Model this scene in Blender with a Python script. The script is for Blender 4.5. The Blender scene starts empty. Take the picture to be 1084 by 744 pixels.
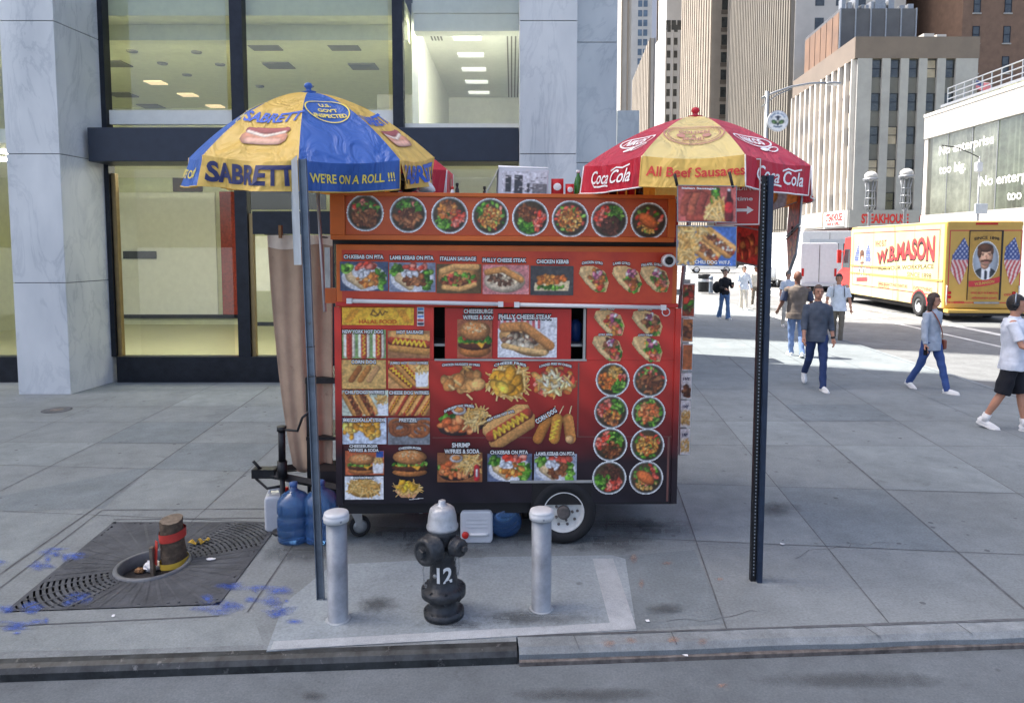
import bpy, bmesh, math, random
import numpy as np
from mathutils import Vector, Matrix, Euler
R = math.radians
PI = math.pi
random.seed(7)
rng = np.random.default_rng(11)
scene = bpy.context.scene
col = scene.collection

# ------------------------------------------------------------------ camera
W0, H0, FPX = 1084.0, 744.0, 730.0
PPY = 314.0        # principal point: the photograph is cropped, so the lens axis sits above the middle
PITCH = math.atan2(PPY - 261, FPX)
CAMZ = 2.42
CAM = Vector((0, 0, CAMZ))
cam_d = bpy.data.cameras.new('camera')
cam_d.sensor_width = 36.0
cam_d.lens = 36.0 * FPX / W0
cam_d.shift_y = -(H0 / 2 - PPY) / W0
cam_d.clip_start = 0.05
cam_d.clip_end = 5000
cam = bpy.data.objects.new('camera', cam_d)
col.objects.link(cam)
cam.location = CAM
cam.rotation_euler = (R(90) - PITCH, 0, 0)
scene.camera = cam
sp, cp = math.sin(PITCH), math.cos(PITCH)

def ray(px, py):
    dx = (px - W0 / 2) / FPX
    dy = (PPY - py) / FPX
    return Vector((dx, cp + dy * sp, -sp + dy * cp))
def G(px, py, z=0.0):
    r = ray(px, py)
    t = (z - CAMZ) / r.z
    return CAM + r * t
def at(px, py, Y):
    r = ray(px, py)
    return CAM + r * (Y / r.y)

# ------------------------------------------------------------------ materials
def lin(c):
    return tuple(((x / 12.92) if x <= 0.04045 else ((x + 0.055) / 1.055) ** 2.4) for x in c)
def S(r, g, b):
    return lin((r / 255.0, g / 255.0, b / 255.0))

def new_mat(name):
    m = bpy.data.materials.new(name)
    m.use_nodes = True
    nt = m.node_tree
    return m, nt, nt.nodes['Principled BSDF']

def nd(nt, typ, **kw):
    n = nt.nodes.new(typ)
    for k, v in kw.items():
        setattr(n, k, v)
    return n

def mat(name, c, rough=0.6, metal=0.0, var=0.12, scale=6.0, bump=0.0, bscale=40.0, spec=0.5,
        trans=0.0, emis=None, estr=0.0, c2=None, coat=0.0, alpha=1.0, chips=None):
    """Principled surface with noise-broken colour and roughness."""
    m, nt, b = new_mat(name)
    L = nt.links.new
    tc = nd(nt, 'ShaderNodeTexCoord')
    nz = nd(nt, 'ShaderNodeTexNoise')
    nz.inputs['Scale'].default_value = scale
    nz.inputs['Detail'].default_value = 6
    nz.inputs['Roughness'].default_value = 0.65
    L(tc.outputs['Object'], nz.inputs['Vector'])
    mix = nd(nt, 'ShaderNodeMix', data_type='RGBA')
    c = tuple(c[:3])
    d = tuple(x * (1 - var * 1.6) for x in c) if c2 is None else tuple(c2[:3])
    u = tuple(min(1, x * (1 + var)) for x in c)
    mix.inputs[6].default_value = (*d, 1)
    mix.inputs[7].default_value = (*u, 1)
    mr = nd(nt, 'ShaderNodeMapRange')
    mr.inputs[1].default_value = 0.3
    mr.inputs[2].default_value = 0.7
    L(nz.outputs['Fac'], mr.inputs[0])
    L(mr.outputs[0], mix.inputs[0])
    src = mix.outputs[2]
    if chips:            # (colour, threshold, scale): worn or dirty patches with an edge of their own
        n3 = nd(nt, 'ShaderNodeTexNoise'); n3.inputs['Scale'].default_value = chips[2]; n3.inputs['Detail'].default_value = 8; n3.inputs['Roughness'].default_value = .7
        L(tc.outputs['Object'], n3.inputs['Vector'])
        m3 = nd(nt, 'ShaderNodeMapRange'); m3.inputs[1].default_value = chips[1]; m3.inputs[2].default_value = chips[1] + .05; m3.inputs[4].default_value = .85
        L(n3.outputs['Fac'], m3.inputs[0])
        x3 = nd(nt, 'ShaderNodeMix', data_type='RGBA'); x3.inputs[7].default_value = (*chips[0], 1); L(src, x3.inputs[6]); L(m3.outputs[0], x3.inputs[0]); src = x3.outputs[2]
    L(src, b.inputs['Base Color'])
    r2 = nd(nt, 'ShaderNodeMapRange')
    r2.inputs[3].default_value = max(0.03, rough - 0.1)
    r2.inputs[4].default_value = min(1, rough + 0.12)
    L(nz.outputs['Fac'], r2.inputs[0])
    L(r2.outputs[0], b.inputs['Roughness'])
    b.inputs['Metallic'].default_value = metal
    b.inputs['Specular IOR Level'].default_value = spec
    b.inputs['Transmission Weight'].default_value = trans
    b.inputs['Coat Weight'].default_value = coat
    b.inputs['Alpha'].default_value = alpha
    if emis is not None:
        b.inputs['Emission Color'].default_value = (*emis, 1)
        b.inputs['Emission Strength'].default_value = estr
    if bump > 0:
        n2 = nd(nt, 'ShaderNodeTexNoise')
        n2.inputs['Scale'].default_value = bscale
        n2.inputs['Detail'].default_value = 4
        L(tc.outputs['Object'], n2.inputs['Vector'])
        bp = nd(nt, 'ShaderNodeBump')
        bp.inputs['Strength'].default_value = bump
        bp.inputs['Distance'].default_value = 0.02
        L(n2.outputs['Fac'], bp.inputs['Height'])
        L(bp.outputs['Normal'], b.inputs['Normal'])
    return m

def mat_print(name='printed_vinyl', rough=0.38):
    m, nt, b = new_mat(name)
    a = nd(nt, 'ShaderNodeAttribute')
    a.attribute_name = 'Col'
    nt.links.new(a.outputs['Color'], b.inputs['Base Color'])
    b.inputs['Roughness'].default_value = rough
    return m

def mat_concrete(name, base, stain=0.35, warm=0.0, scale=1.0, flags=True, paint=False):
    m, nt, b = new_mat(name)
    L = nt.links.new
    tc = nd(nt, 'ShaderNodeTexCoord')
    def noise(sc, det=6, rough=0.6):
        n = nd(nt, 'ShaderNodeTexNoise')
        n.inputs['Scale'].default_value = sc * scale
        n.inputs['Detail'].default_value = det
        n.inputs['Roughness'].default_value = rough
        L(tc.outputs['Object'], n.inputs['Vector'])
        return n.outputs['Fac']
    def ramp(src, a, bb, lo, hi):
        r = nd(nt, 'ShaderNodeMapRange')
        r.inputs[1].default_value = a; r.inputs[2].default_value = bb
        r.inputs[3].default_value = lo; r.inputs[4].default_value = hi
        L(src, r.inputs[0]); return r.outputs[0]
    def mul(x, y):
        k = nd(nt, 'ShaderNodeMath', operation='MULTIPLY')
        L(x, k.inputs[0]); L(y, k.inputs[1]); return k.outputs[0]
    v = ramp(noise(0.55, 4), 0.3, 0.7, 1 - stain * 0.55, 1 + stain * 0.28)
    v = mul(v, ramp(noise(3.0, 8, 0.7), 0.3, 0.72, 1 - stain * 0.5, 1 + stain * 0.3))
    v = mul(v, ramp(noise(55, 4), 0.3, 0.72, 0.80, 1.14))
    # dark blots (old gum, oil)
    vo = nd(nt, 'ShaderNodeTexVoronoi')
    vo.inputs['Scale'].default_value = 2.3 * scale
    L(tc.outputs['Object'], vo.inputs['Vector'])
    v = mul(v, ramp(vo.outputs['Distance'], 0.035, 0.075, 0.66, 1.0))
    v2 = nd(nt, 'ShaderNodeTexVoronoi'); v2.inputs['Scale'].default_value = 7 * scale; L(tc.outputs['Object'], v2.inputs['Vector'])
    v = mul(v, ramp(v2.outputs['Distance'], 0.04, 0.08, 0.8, 1.0))
    n9 = noise(1.3, 5, 0.75)
    v = mul(v, ramp(n9, 0.60, 0.74, 1.0, 1 - stain * 0.9))
    cm = nd(nt, 'ShaderNodeMix', data_type='RGBA', blend_type='MULTIPLY')
    cm.inputs[0].default_value = 1
    cm.inputs[6].default_value = (*base, 1)
    L(v, cm.inputs[7])
    L(cm.outputs[2], b.inputs['Base Color'])
    L(ramp(noise(8, 4), 0.3, 0.7, 0.72, 0.95), b.inputs['Roughness'])
    b.inputs['Specular IOR Level'].default_value = 0.3
    bp = nd(nt, 'ShaderNodeBump')
    bp.inputs['Strength'].default_value = 0.25
    bp.inputs['Distance'].default_value = 0.01
    L(noise(90, 5), bp.inputs['Height'])
    L(bp.outputs['Normal'], b.inputs['Normal'])
    return m

def mat_marble(name, base, vein):
    m, nt, b = new_mat(name)
    L = nt.links.new
    tc = nd(nt, 'ShaderNodeTexCoord')
    n1 = nd(nt, 'ShaderNodeTexNoise'); n1.inputs['Scale'].default_value = 0.9; n1.inputs['Detail'].default_value = 10
    n1.inputs['Roughness'].default_value = 0.62; n1.inputs['Distortion'].default_value = 1.2
    mp = nd(nt, 'ShaderNodeMapping'); mp.inputs['Scale'].default_value = (1.5, 1.5, 0.7); mp.inputs['Rotation'].default_value = (0.2, 0.45, 0.3)
    L(tc.outputs['Object'], mp.inputs['Vector']); L(mp.outputs[0], n1.inputs['Vector'])
    # thin veins: |noise-0.5| small
    ab = nd(nt, 'ShaderNodeMath', operation='SUBTRACT'); ab.inputs[1].default_value = 0.5
    L(n1.outputs['Fac'], ab.inputs[0])
    ab2 = nd(nt, 'ShaderNodeMath', operation='ABSOLUTE'); L(ab.outputs[0], ab2.inputs[0])
    mr = nd(nt, 'ShaderNodeMapRange'); mr.inputs[1].default_value = 0.0; mr.inputs[2].default_value = 0.035
    mr.inputs[3].default_value = 0.45; mr.inputs[4].default_value = 0.0
    L(ab2.outputs[0], mr.inputs[0])
    n2 = nd(nt, 'ShaderNodeTexNoise'); n2.inputs['Scale'].default_value = 0.8; n2.inputs['Detail'].default_value = 5
    L(mp.outputs[0], n2.inputs['Vector'])
    mr2 = nd(nt, 'ShaderNodeMapRange'); mr2.inputs[1].default_value = 0.35; mr2.inputs[2].default_value = 0.7
    mr2.inputs[3].default_value = 0.0; mr2.inputs[4].default_value = 0.55
    L(n2.outputs['Fac'], mr2.inputs[0])
    mu = nd(nt, 'ShaderNodeMath', operation='MULTIPLY'); L(mr.outputs[0], mu.inputs[0]); L(n2.outputs['Fac'], mu.inputs[1])
    ad = nd(nt, 'ShaderNodeMath', operation='ADD'); ad.use_clamp = True
    L(mu.outputs[0], ad.inputs[0]); L(mr2.outputs[0], ad.inputs[1])
    mx = nd(nt, 'ShaderNodeMix', data_type='RGBA')
    mx.inputs[6].default_value = (*base, 1); mx.inputs[7].default_value = (*vein, 1)
    L(ad.outputs[0], mx.inputs[0]); L(mx.outputs[2], b.inputs['Base Color'])
    b.inputs['Roughness'].default_value = 0.45
    b.inputs['Specular IOR Level'].default_value = 0.35
    return m

def mat_glass(name, tint=(0.85, 0.92, 0.9), refl=0.10, rough=0.0):
    """thin architectural glass: mostly see-through with a fresnel mirror"""
    m, nt, b = new_mat(name)
    nt.nodes.remove(b)
    out = nt.nodes['Material Output']
    L = nt.links.new
    tr = nd(nt, 'ShaderNodeBsdfTransparent'); tr.inputs[0].default_value = (*tint, 1)
    gl = nd(nt, 'ShaderNodeBsdfGlossy'); gl.inputs['Roughness'].default_value = rough
    lw = nd(nt, 'ShaderNodeLayerWeight'); lw.inputs['Blend'].default_value = 0.2
    mr = nd(nt, 'ShaderNodeMapRange'); mr.inputs[3].default_value = refl; mr.inputs[4].default_value = 0.9
    L(lw.outputs['Fresnel'], mr.inputs[0])
    mx = nd(nt, 'ShaderNodeMixShader')
    L(mr.outputs[0], mx.inputs[0]); L(tr.outputs[0], mx.inputs[1]); L(gl.outputs[0], mx.inputs[2])
    L(mx.outputs[0], out.inputs['Surface'])
    return m

def mat_spray(name, c, cover=0.5, scale=6.0, mx_a=.8):
    """spray paint on concrete: colour where the noise is high, nothing elsewhere"""
    m, nt, b = new_mat(name)
    L = nt.links.new
    out = nt.nodes['Material Output']
    tc = nd(nt, 'ShaderNodeTexCoord')
    n = nd(nt, 'ShaderNodeTexNoise'); n.inputs['Scale'].default_value = scale; n.inputs['Detail'].default_value = 12
    n.inputs['Roughness'].default_value = 0.82
    L(tc.outputs['Object'], n.inputs['Vector'])
    g = nd(nt, 'ShaderNodeAttribute'); g.attribute_name = 'Col'
    ad = nd(nt, 'ShaderNodeMath', operation='MULTIPLY_ADD')
    L(g.outputs['Fac'], ad.inputs[0]); ad.inputs[1].default_value = 0.75
    L(n.outputs['Fac'], ad.inputs[2])
    mr = nd(nt, 'ShaderNodeMapRange'); mr.inputs[1].default_value = 1.35 - cover; mr.inputs[2].default_value = 1.75 - cover
    mr.inputs[3].default_value = 0; mr.inputs[4].default_value = mx_a
    L(ad.outputs[0], mr.inputs[0])
    tr = nd(nt, 'ShaderNodeBsdfTransparent')
    mx = nd(nt, 'ShaderNodeMixShader')
    b.inputs['Base Color'].default_value = (*c, 1); b.inputs['Roughness'].default_value = 0.8
    L(mr.outputs[0], mx.inputs[0]); L(tr.outputs[0], mx.inputs[1]); L(b.outputs[0], mx.inputs[2])
    L(mx.outputs[0], out.inputs['Surface'])
    return m

# ------------------------------------------------------------------ objects
def tag(o, label=None, cat=None, group=None, kind=None):
    if label: o['label'] = label
    if cat: o['category'] = cat
    if group: o['group'] = group
    if kind: o['kind'] = kind
    return o
def thing(name, label, cat, loc=(0, 0, 0), rot=(0, 0, 0), group=None):
    o = bpy.data.objects.new(name, None)
    o.empty_display_size = 0.2
    col.objects.link(o)
    o.location = loc
    o.rotation_euler = rot
    return tag(o, label, cat, group)
def link_mesh(name, me, mats, parent=None):
    o = bpy.data.objects.new(name, me)
    col.objects.link(o)
    for m in (mats if isinstance(mats, (list, tuple)) else [mats]):
        me.materials.append(m)
    if parent is not None:
        o.parent = parent
    return o
def copy_tree(o, parent=None):
    kids = [c for c in col.objects if c.parent == o]
    c = o.copy(); col.objects.link(c)
    if parent is not None: c.parent = parent
    for k in kids: copy_tree(k, c)
    return c

class MB:
    def __init__(self):
        self.v = []; self.f = []; self.mi = []; self.sm = []
    def add(self, verts, faces, mi=0, sm=False):
        n = len(self.v)
        self.v += [tuple(p) for p in verts]
        for f in faces:
            self.f.append(tuple(i + n for i in f)); self.mi.append(mi); self.sm.append(sm)
        return self
    def box(self, lo, hi, mi=0, M=None):
        x0, y0, z0 = lo; x1, y1, z1 = hi
        vs = [(x0, y0, z0), (x1, y0, z0), (x1, y1, z0), (x0, y1, z0), (x0, y0, z1), (x1, y0, z1), (x1, y1, z1), (x0, y1, z1)]
        if M is not None: vs = [M @ Vector(p) for p in vs]
        return self.add(vs, [(0, 3, 2, 1), (4, 5, 6, 7), (0, 1, 5, 4), (1, 2, 6, 5), (2, 3, 7, 6), (3, 0, 4, 7)], mi)
    def rbox(self, lo, hi, r, mi=0, M=None, seg=3, axis=1):
        """box with the four edges along `axis` rounded"""
        a, b = [i for i in range(3) if i != axis]
        pts = []
        for (ca, cb, s0) in ((hi[a] - r, hi[b] - r, 0), (lo[a] + r, hi[b] - r, 1), (lo[a] + r, lo[b] + r, 2), (hi[a] - r, lo[b] + r, 3)):
            for k in range(seg + 1):
                t = (s0 + k / seg) * PI / 2
                pts.append((ca + r * math.cos(t), cb + r * math.sin(t)))
        n = len(pts)
        vs = []
        for w in (lo[axis], hi[axis]):
            for p in pts:
                q = [0, 0, 0]; q[a], q[b], q[axis] = p[0], p[1], w
                vs.append(M @ Vector(q) if M is not None else tuple(q))
        fs = [tuple(range(n))[::-1], tuple(range(n, 2 * n))]
        fs += [(i, (i + 1) % n, n + (i + 1) % n, n + i) for i in range(n)]
        return self.add(vs, fs, mi)
    def prism(self, poly, z0, z1, mi=0):
        n = len(poly)
        vs = [(p[0], p[1], z0) for p in poly] + [(p[0], p[1], z1) for p in poly]
        fs = [tuple(range(n))[::-1], tuple(range(n, 2 * n))] + [(i, (i + 1) % n, n + (i + 1) % n, n + i) for i in range(n)]
        return self.add(vs, fs, mi)
    def quad(self, a, b, c, d, mi=0):
        return self.add([a, b, c, d], [(0, 1, 2, 3)], mi)
    def tube(self, pts, rad, seg=10, mi=0, cap=True, ell=None, sm=True):
        pts = [Vector(p) for p in pts]
        if not hasattr(rad, '__len__'): rad = [rad] * len(pts)
        vs = []; up = None
        for i, p in enumerate(pts):
            d = (pts[min(i + 1, len(pts) - 1)] - pts[max(i - 1, 0)]).normalized()
            if up is None:
                ref = Vector((0, 1, 0)) if abs(d.y) < 0.9 else Vector((1, 0, 0))
                up = (ref - d * ref.dot(d)).normalized()
            else:
                up = (up - d * up.dot(d)).normalized()
            sd = d.cross(up)
            rx, ry = (rad[i] if hasattr(rad[i], '__len__') else (rad[i], rad[i]))
            for k in range(seg):
                t = 2 * PI * k / seg
                vs.append(p + sd * (math.cos(t) * rx) + up * (math.sin(t) * ry))
        n = len(pts); fs = []
        for i in range(n - 1):
            for k in range(seg):
                k2 = (k + 1) % seg
                fs.append((i * seg + k, i * seg + k2, (i + 1) * seg + k2, (i + 1) * seg + k))
        self.add(vs, fs, mi, sm)
        if cap:
            nn = len(self.v) - len(vs)
            self.f.append(tuple(nn + k for k in range(seg))[::-1]); self.mi.append(mi); self.sm.append(False)
            self.f.append(tuple(nn + (n - 1) * seg + k for k in range(seg))); self.mi.append(mi); self.sm.append(False)
        return self
    def lathe(self, prof, seg=24, M=None, mi=0, sm=True, cap=True):
        """prof: (r, z) from bottom to top, about local Z"""
        vs = []; fs = []
        for (r, z) in prof:
            for k in range(seg):
                t = 2 * PI * k / seg
                vs.append((max(r, 1e-4) * math.cos(t), max(r, 1e-4) * math.sin(t), z))
        if M is not None: vs = [M @ Vector(p) for p in vs]
        n = len(prof)
        for i in range(n - 1):
            for k in range(seg):
                k2 = (k + 1) % seg
                fs.append((i * seg + k, i * seg + k2, (i + 1) * seg + k2, (i + 1) * seg + k))
        if cap: fs.append(tuple(range(seg))[::-1]); fs.append(tuple((n - 1) * seg + k for k in range(seg)))
        return self.add(vs, fs, mi, sm)
    def ellipsoid(self, c, r, su=16, sv=10, mi=0, M=None):
        vs = []; fs = []
        for j in range(sv + 1):
            ph = -PI / 2 + PI * j / sv
            for k in range(su):
                t = 2 * PI * k / su
                p = Vector((r[0] * math.cos(ph) * math.cos(t), r[1] * math.cos(ph) * math.sin(t), r[2] * math.sin(ph)))
                if j in (0, sv): p = Vector((p.x + 1e-4 * math.cos(t), p.y + 1e-4 * math.sin(t), p.z))
                if M is not None: p = M @ p
                vs.append(Vector(c) + p)
        for j in range(sv):
            for k in range(su):
                k2 = (k + 1) % su
                fs.append((j * su + k, j * su + k2, (j + 1) * su + k2, (j + 1) * su + k))
        fs.append(tuple(range(su))[::-1]); fs.append(tuple(sv * su + k for k in range(su)))
        return self.add(vs, fs, mi, True)
    def build(self, name, mats, parent=None, smooth=None, bevel=0.0):
        me = bpy.data.meshes.new(name)
        me.from_pydata(self.v, [], self.f)
        me.polygons.foreach_set('material_index', self.mi)
        me.polygons.foreach_set('use_smooth', [s if smooth is None else smooth for s in self.sm])
        me.update()
        o = link_mesh(name, me, mats, parent)
        if bevel > 0:
            b = o.modifiers.new('bevel', 'BEVEL'); b.width = bevel; b.segments = 2; b.limit_method = 'ANGLE'
        return o

# ------------------------------------------------------------------ lettering
_tc = {}
def text2d(s, size=1.0, bold=0.0, shear=0.0, align='CENTER', spacing=1.0, line=1.0):
    key = (s, bold, shear, align, spacing, line)
    if key not in _tc:
        cu = bpy.data.curves.new('lettering', 'FONT')
        cu.body = s; cu.size = 1.0; cu.offset = bold; cu.shear = shear; cu.align_x = align
        cu.align_y = 'CENTER'; cu.space_character = spacing; cu.space_line = line
        cu.resolution_u = 3; cu.dimensions = '2D'; cu.fill_mode = 'FRONT'
        o = bpy.data.objects.new('lettering', cu)
        col.objects.link(o)
        bpy.context.view_layer.update()
        dg = bpy.context.evaluated_depsgraph_get()
        me = bpy.data.meshes.new_from_object(o.evaluated_get(dg))
        v = [(p.co.x, p.co.y) for p in me.vertices]
        f = [tuple(p.vertices) for p in me.polygons]
        bpy.data.objects.remove(o); bpy.data.curves.remove(cu); bpy.data.meshes.remove(me)
        if v:
            ys = [p[1] for p in v]; mid = (min(ys) + max(ys)) / 2
            v = [(x, y - mid) for x, y in v]
        _tc[key] = (v, f)
    v, f = _tc[key]
    return [(x * size, y * size) for x, y in v], f
def fit_text(s, width, height=None, **kw):
    """text scaled to an exact width (and height)"""
    v, f = text2d(s, 1.0, **kw)
    xs = [p[0] for p in v]; ys = [p[1] for p in v]
    mx = (max(xs) + min(xs)) / 2; my = (max(ys) + min(ys)) / 2
    sx = width / (max(xs) - min(xs)); sy = sx if height is None else height / (max(ys) - min(ys))
    return [((x - mx) * sx, (y - my) * sy) for x, y in v], f
# ------------------------------------------------------------------ printed pictures (drawn into vertex colours of a fine grid)
def vnoise(h, w, cell):
    gh, gw = int(h / cell) + 3, int(w / cell) + 3
    g = rng.random((gh, gw))
    y = np.arange(h) / cell; x = np.arange(w) / cell
    yi = y.astype(int); xi = x.astype(int)
    fy = (y - yi)[:, None]; fx = (x - xi)[None, :]
    fy = fy * fy * (3 - 2 * fy); fx = fx * fx * (3 - 2 * fx)
    a = g[yi][:, xi]; b = g[yi][:, xi + 1]; c = g[yi + 1][:, xi]; d = g[yi + 1][:, xi + 1]
    return (a * (1 - fx) + b * fx) * (1 - fy) + (c * (1 - fx) + d * fx) * fy
class Pic:
    def __init__(s, w, h, cell=0.0045, bg=None):
        s.w, s.h = w, h
        s.nx, s.ny = max(8, int(w / cell)), max(8, int(h / cell))
        s.a = w / h
        X, Y = np.meshgrid(np.linspace(0, s.a, s.nx), np.linspace(0, 1, s.ny))
        s.X, s.Y = X, Y
        s.c = np.zeros((s.ny, s.nx, 3)); s.m = np.zeros((s.ny, s.nx), bool)
        if bg is not None: s.fill(bg)
    def C(s, c): return np.array(c, float) / 255.0
    def fill(s, c, amt=0.12, cell=5):
        n = 1 + (vnoise(s.ny, s.nx, cell) - 0.5) * 2 * amt
        s.c[:] = s.C(c) * n[..., None]; s.m[:] = True
    def put(s, mk, c, sh=None):
        c = s.C(c)[None, None, :] * np.ones_like(s.c)
        if sh is not None: c = c * sh[..., None]
        s.c[mk] = c[mk]; s.m |= mk
    def ell(s, cx, cy, rx, ry, c, ang=0.0, edge=0.45, hi=0.25, mask=None):
        ca, sa = math.cos(ang), math.sin(ang)
        dx, dy = s.X - cx, s.Y - cy
        u = (dx * ca + dy * sa) / rx; v = (-dx * sa + dy * ca) / ry
        d = u * u + v * v
        mk = d < 1
        if mask is not None: mk &= mask
        sh = 1 + hi * (0.5 - np.clip((u - 0.25 * 0 + 0.3) ** 2 + (v - 0.35) ** 2, 0, 1.5)) - edge * np.clip(d - 0.45, 0, 1)
        s.put(mk, c, sh)
    def cap(s, x0, y0, x1, y1, r, c, edge=0.5, hi=0.3):
        dx, dy = x1 - x0, y1 - y0
        L2 = dx * dx + dy * dy + 1e-9
        t = np.clip(((s.X - x0) * dx + (s.Y - y0) * dy) / L2, 0, 1)
        qx, qy = s.X - x0 - t * dx, s.Y - y0 - t * dy
        d = np.sqrt(qx * qx + qy * qy) / r
        mk = d < 1
        sgn = (qx * -dy + qy * dx) / math.sqrt(L2) / r
        sgn = sgn if dx >= 0 else -sgn
        s.put(mk, c, 1 + hi * 0.6 * sgn - edge * np.clip(d - 0.5, 0, 1))
    def line(s, pts, r, c, **k):
        for (a, b) in zip(pts[:-1], pts[1:]): s.cap(*a, *b, r, c, **k)
    def poly(s, pts, c):
        inside = np.zeros_like(s.m)
        n = len(pts)
        for i in range(n):
            x0, y0 = pts[i]; x1, y1 = pts[(i + 1) % n]
            cond = ((y0 > s.Y) != (y1 > s.Y)) & (s.X < (x1 - x0) * (s.Y - y0) / ((y1 - y0) or 1e-9) + x0)
            inside ^= cond
        s.put(inside, c)
        return inside
    def grain(s, amt=0.16):
        n = (vnoise(s.ny, s.nx, 2.2) - 0.5) * 2 * amt + (rng.random((s.ny, s.nx)) - 0.5) * amt * 0.7
        s.c = np.clip(s.c * (1 + n[..., None]), 0, 1)
    def scatter(s, n, cx, cy, rx, ry, r0, r1, pal, elong=1.6):
        for _ in range(n):
            t = random.random() * 2 * PI; q = math.sqrt(random.random())
            r = random.uniform(r0, r1)
            c = random.choice(pal); k = random.uniform(0.8, 1.2)
            s.ell(cx + q * rx * math.cos(t), cy + q * ry * math.sin(t), r * elong, r, tuple(min(255, v * k) for v in c), random.random() * PI)
GREEN = [(70, 130, 30), (100, 165, 45), (45, 95, 25), (130, 180, 70)]
MEAT = [(120, 65, 35), (150, 85, 45), (95, 50, 30), (175, 110, 65)]
CHICK = [(215, 130, 50), (200, 105, 40), (230, 155, 70), (180, 90, 35)]
SHRIMP = [(225, 120, 60), (235, 145, 85), (205, 95, 45)]
TOM = [(210, 60, 40), (225, 85, 65), (235, 130, 110)]
RICE = [(215, 160, 70), (225, 180, 100), (200, 140, 55)]
FRY = [(222, 172, 88), (232, 190, 112), (205, 148, 66), (236, 200, 130)]
BUN = (205, 140, 75)
def p_fries(p, cx, cy, rx, ry, n=60, ln=0.22):
    for _ in range(n):
        t = random.random() * 2 * PI; q = math.sqrt(random.random())
        x, y = cx + q * rx * math.cos(t), cy + q * ry * math.sin(t)
        a = random.random() * PI; l = ln * random.uniform(0.5, 1) / 2
        p.cap(x - l * math.cos(a), y - l * math.sin(a), x + l * math.cos(a), y + l * math.sin(a), 0.03, random.choice(FRY))
def p_bowl(p, kind):
    c = p.a / 2
    p.ell(c, .5, .5, .5, (225, 228, 225), edge=0.1, hi=0)
    p.ell(c, .5, .445, .445, (120, 125, 125), edge=0.0, hi=0)
    p.ell(c, .5, .43, .43, (75, 60, 40), edge=0.3)
    a = random.random() * 6.28
    def side(k, d=.24): return c + d * math.cos(a + k), .5 + d * math.sin(a + k)
    if kind in ('chicken_rice', 'kebab_salad', 'mixed', 'falafel'):
        x, y = side(0, .2); p.scatter(55, x, y, .22, .22, .03, .06, GREEN)
        x, y = side(2.1, .22); p.scatter(30, x, y, .18, .18, .03, .055, RICE if kind == 'chicken_rice' else TOM)
        x, y = side(4.2, .17); p.scatter(45, x, y, .24, .24, .03, .055, {'chicken_rice': CHICK, 'kebab_salad': MEAT, 'mixed': CHICK + MEAT, 'falafel': [(70, 40, 30), (95, 55, 40)]}[kind])
        x, y = side(1.1, .3); p.scatter(10, x, y, .1, .1, .03, .05, TOM)
    elif kind == 'shrimp':
        p.scatter(60, c, .5, .38, .38, .03, .06, GREEN); p.scatter(45, c, .52, .28, .28, .035, .06, SHRIMP, 1.9)
    elif kind == 'rice':
        p.scatter(50, c, .5, .38, .38, .03, .05, GREEN + TOM); p.scatter(90, c, .48, .3, .28, .025, .04, CHICK + RICE)
    elif kind == 'gyro':
        p.scatter(40, c, .62, .36, .26, .03, .06, GREEN + TOM); p.scatter(50, c, .4, .32, .24, .03, .06, MEAT, 2.6)
    elif kind == 'fish':
        p.scatter(45, c, .55, .37, .35, .03, .06, GREEN + TOM); p.scatter(40, c, .35, .3, .2, .02, .04, RICE)
        p.ell(c - .02, .5, .3, .16, (225, 110, 50), -.6)
    # keep the rim clean
    d = np.hypot(p.X - c, p.Y - .5)
    p.m &= d < .5
    p.put((d > .43) & (d < .455), (110, 115, 115)); p.put((d >= .455) & (d < .5), (226, 229, 227))
def p_wrap(p, filling):
    a = p.a
    pts = [(.08 * a, .95), (.02 * a, .7), (.25 * a, .35), (.55 * a, .06), (.9 * a, .05), (.98 * a, .4), (.85 * a, .8), (.5 * a, .98), (.25 * a, 1.0)]
    p.poly(pts, (215, 175, 115)); keep = p.m.copy()
    p.scatter(30, .66 * a, .4, .25 * a, .34, .04, .09, GREEN)
    p.scatter(26, .6 * a, .55, .22 * a, .3, .04, .08, filling)
    p.scatter(8, .62 * a, .72, .14 * a, .14, .04, .07, [(230, 225, 225), (215, 130, 150), (150, 70, 110)])
    p.scatter(12, .7 * a, .3, .16 * a, .16, .05, .08, TOM + CHICK)
    p.line([(.06 * a, .9), (.24 * a, .5), (.5 * a, .2)], .09, (225, 190, 130))
    p.m &= keep | (np.hypot((p.X - .65 * a) / (.36 * a), (p.Y - .48) / .5) < 1)
def p_hotdog(p, x0, y0, x1, y1, r, mustard=True, top=None):
    nx, ny = -(y1 - y0), x1 - x0
    l = math.hypot(nx, ny); nx, ny = nx / l * r, ny / l * r
    p.cap(x0 + nx * .55, y0 + ny * .55, x1 + nx * .55, y1 + ny * .55, r * .7, (225, 165, 90))
    p.cap(x0 - nx * .6, y0 - ny * .6, x1 - nx * .6, y1 - ny * .6, r * .75, (215, 150, 75))
    ex, ey = (x1 - x0) * .07, (y1 - y0) * .07
    p.cap(x0 - ex, y0 - ey, x1 + ex, y1 + ey, r * .48, (165, 55, 35), hi=.6)
    if top:
        for k in range(14):
            t = k / 13; p.scatter(2, x0 + (x1 - x0) * t, y0 + (y1 - y0) * t, r * .4, r * .4, r * .18, r * .3, top)
    elif mustard:
        pts = []
        for k in range(15):
            t = k / 14; o = (0.28 if k % 2 else -0.28)
            pts.append((x0 + (x1 - x0) * t + nx * o, y0 + (y1 - y0) * t + ny * o))
        p.line(pts, r * .13, (240, 195, 50))
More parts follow.
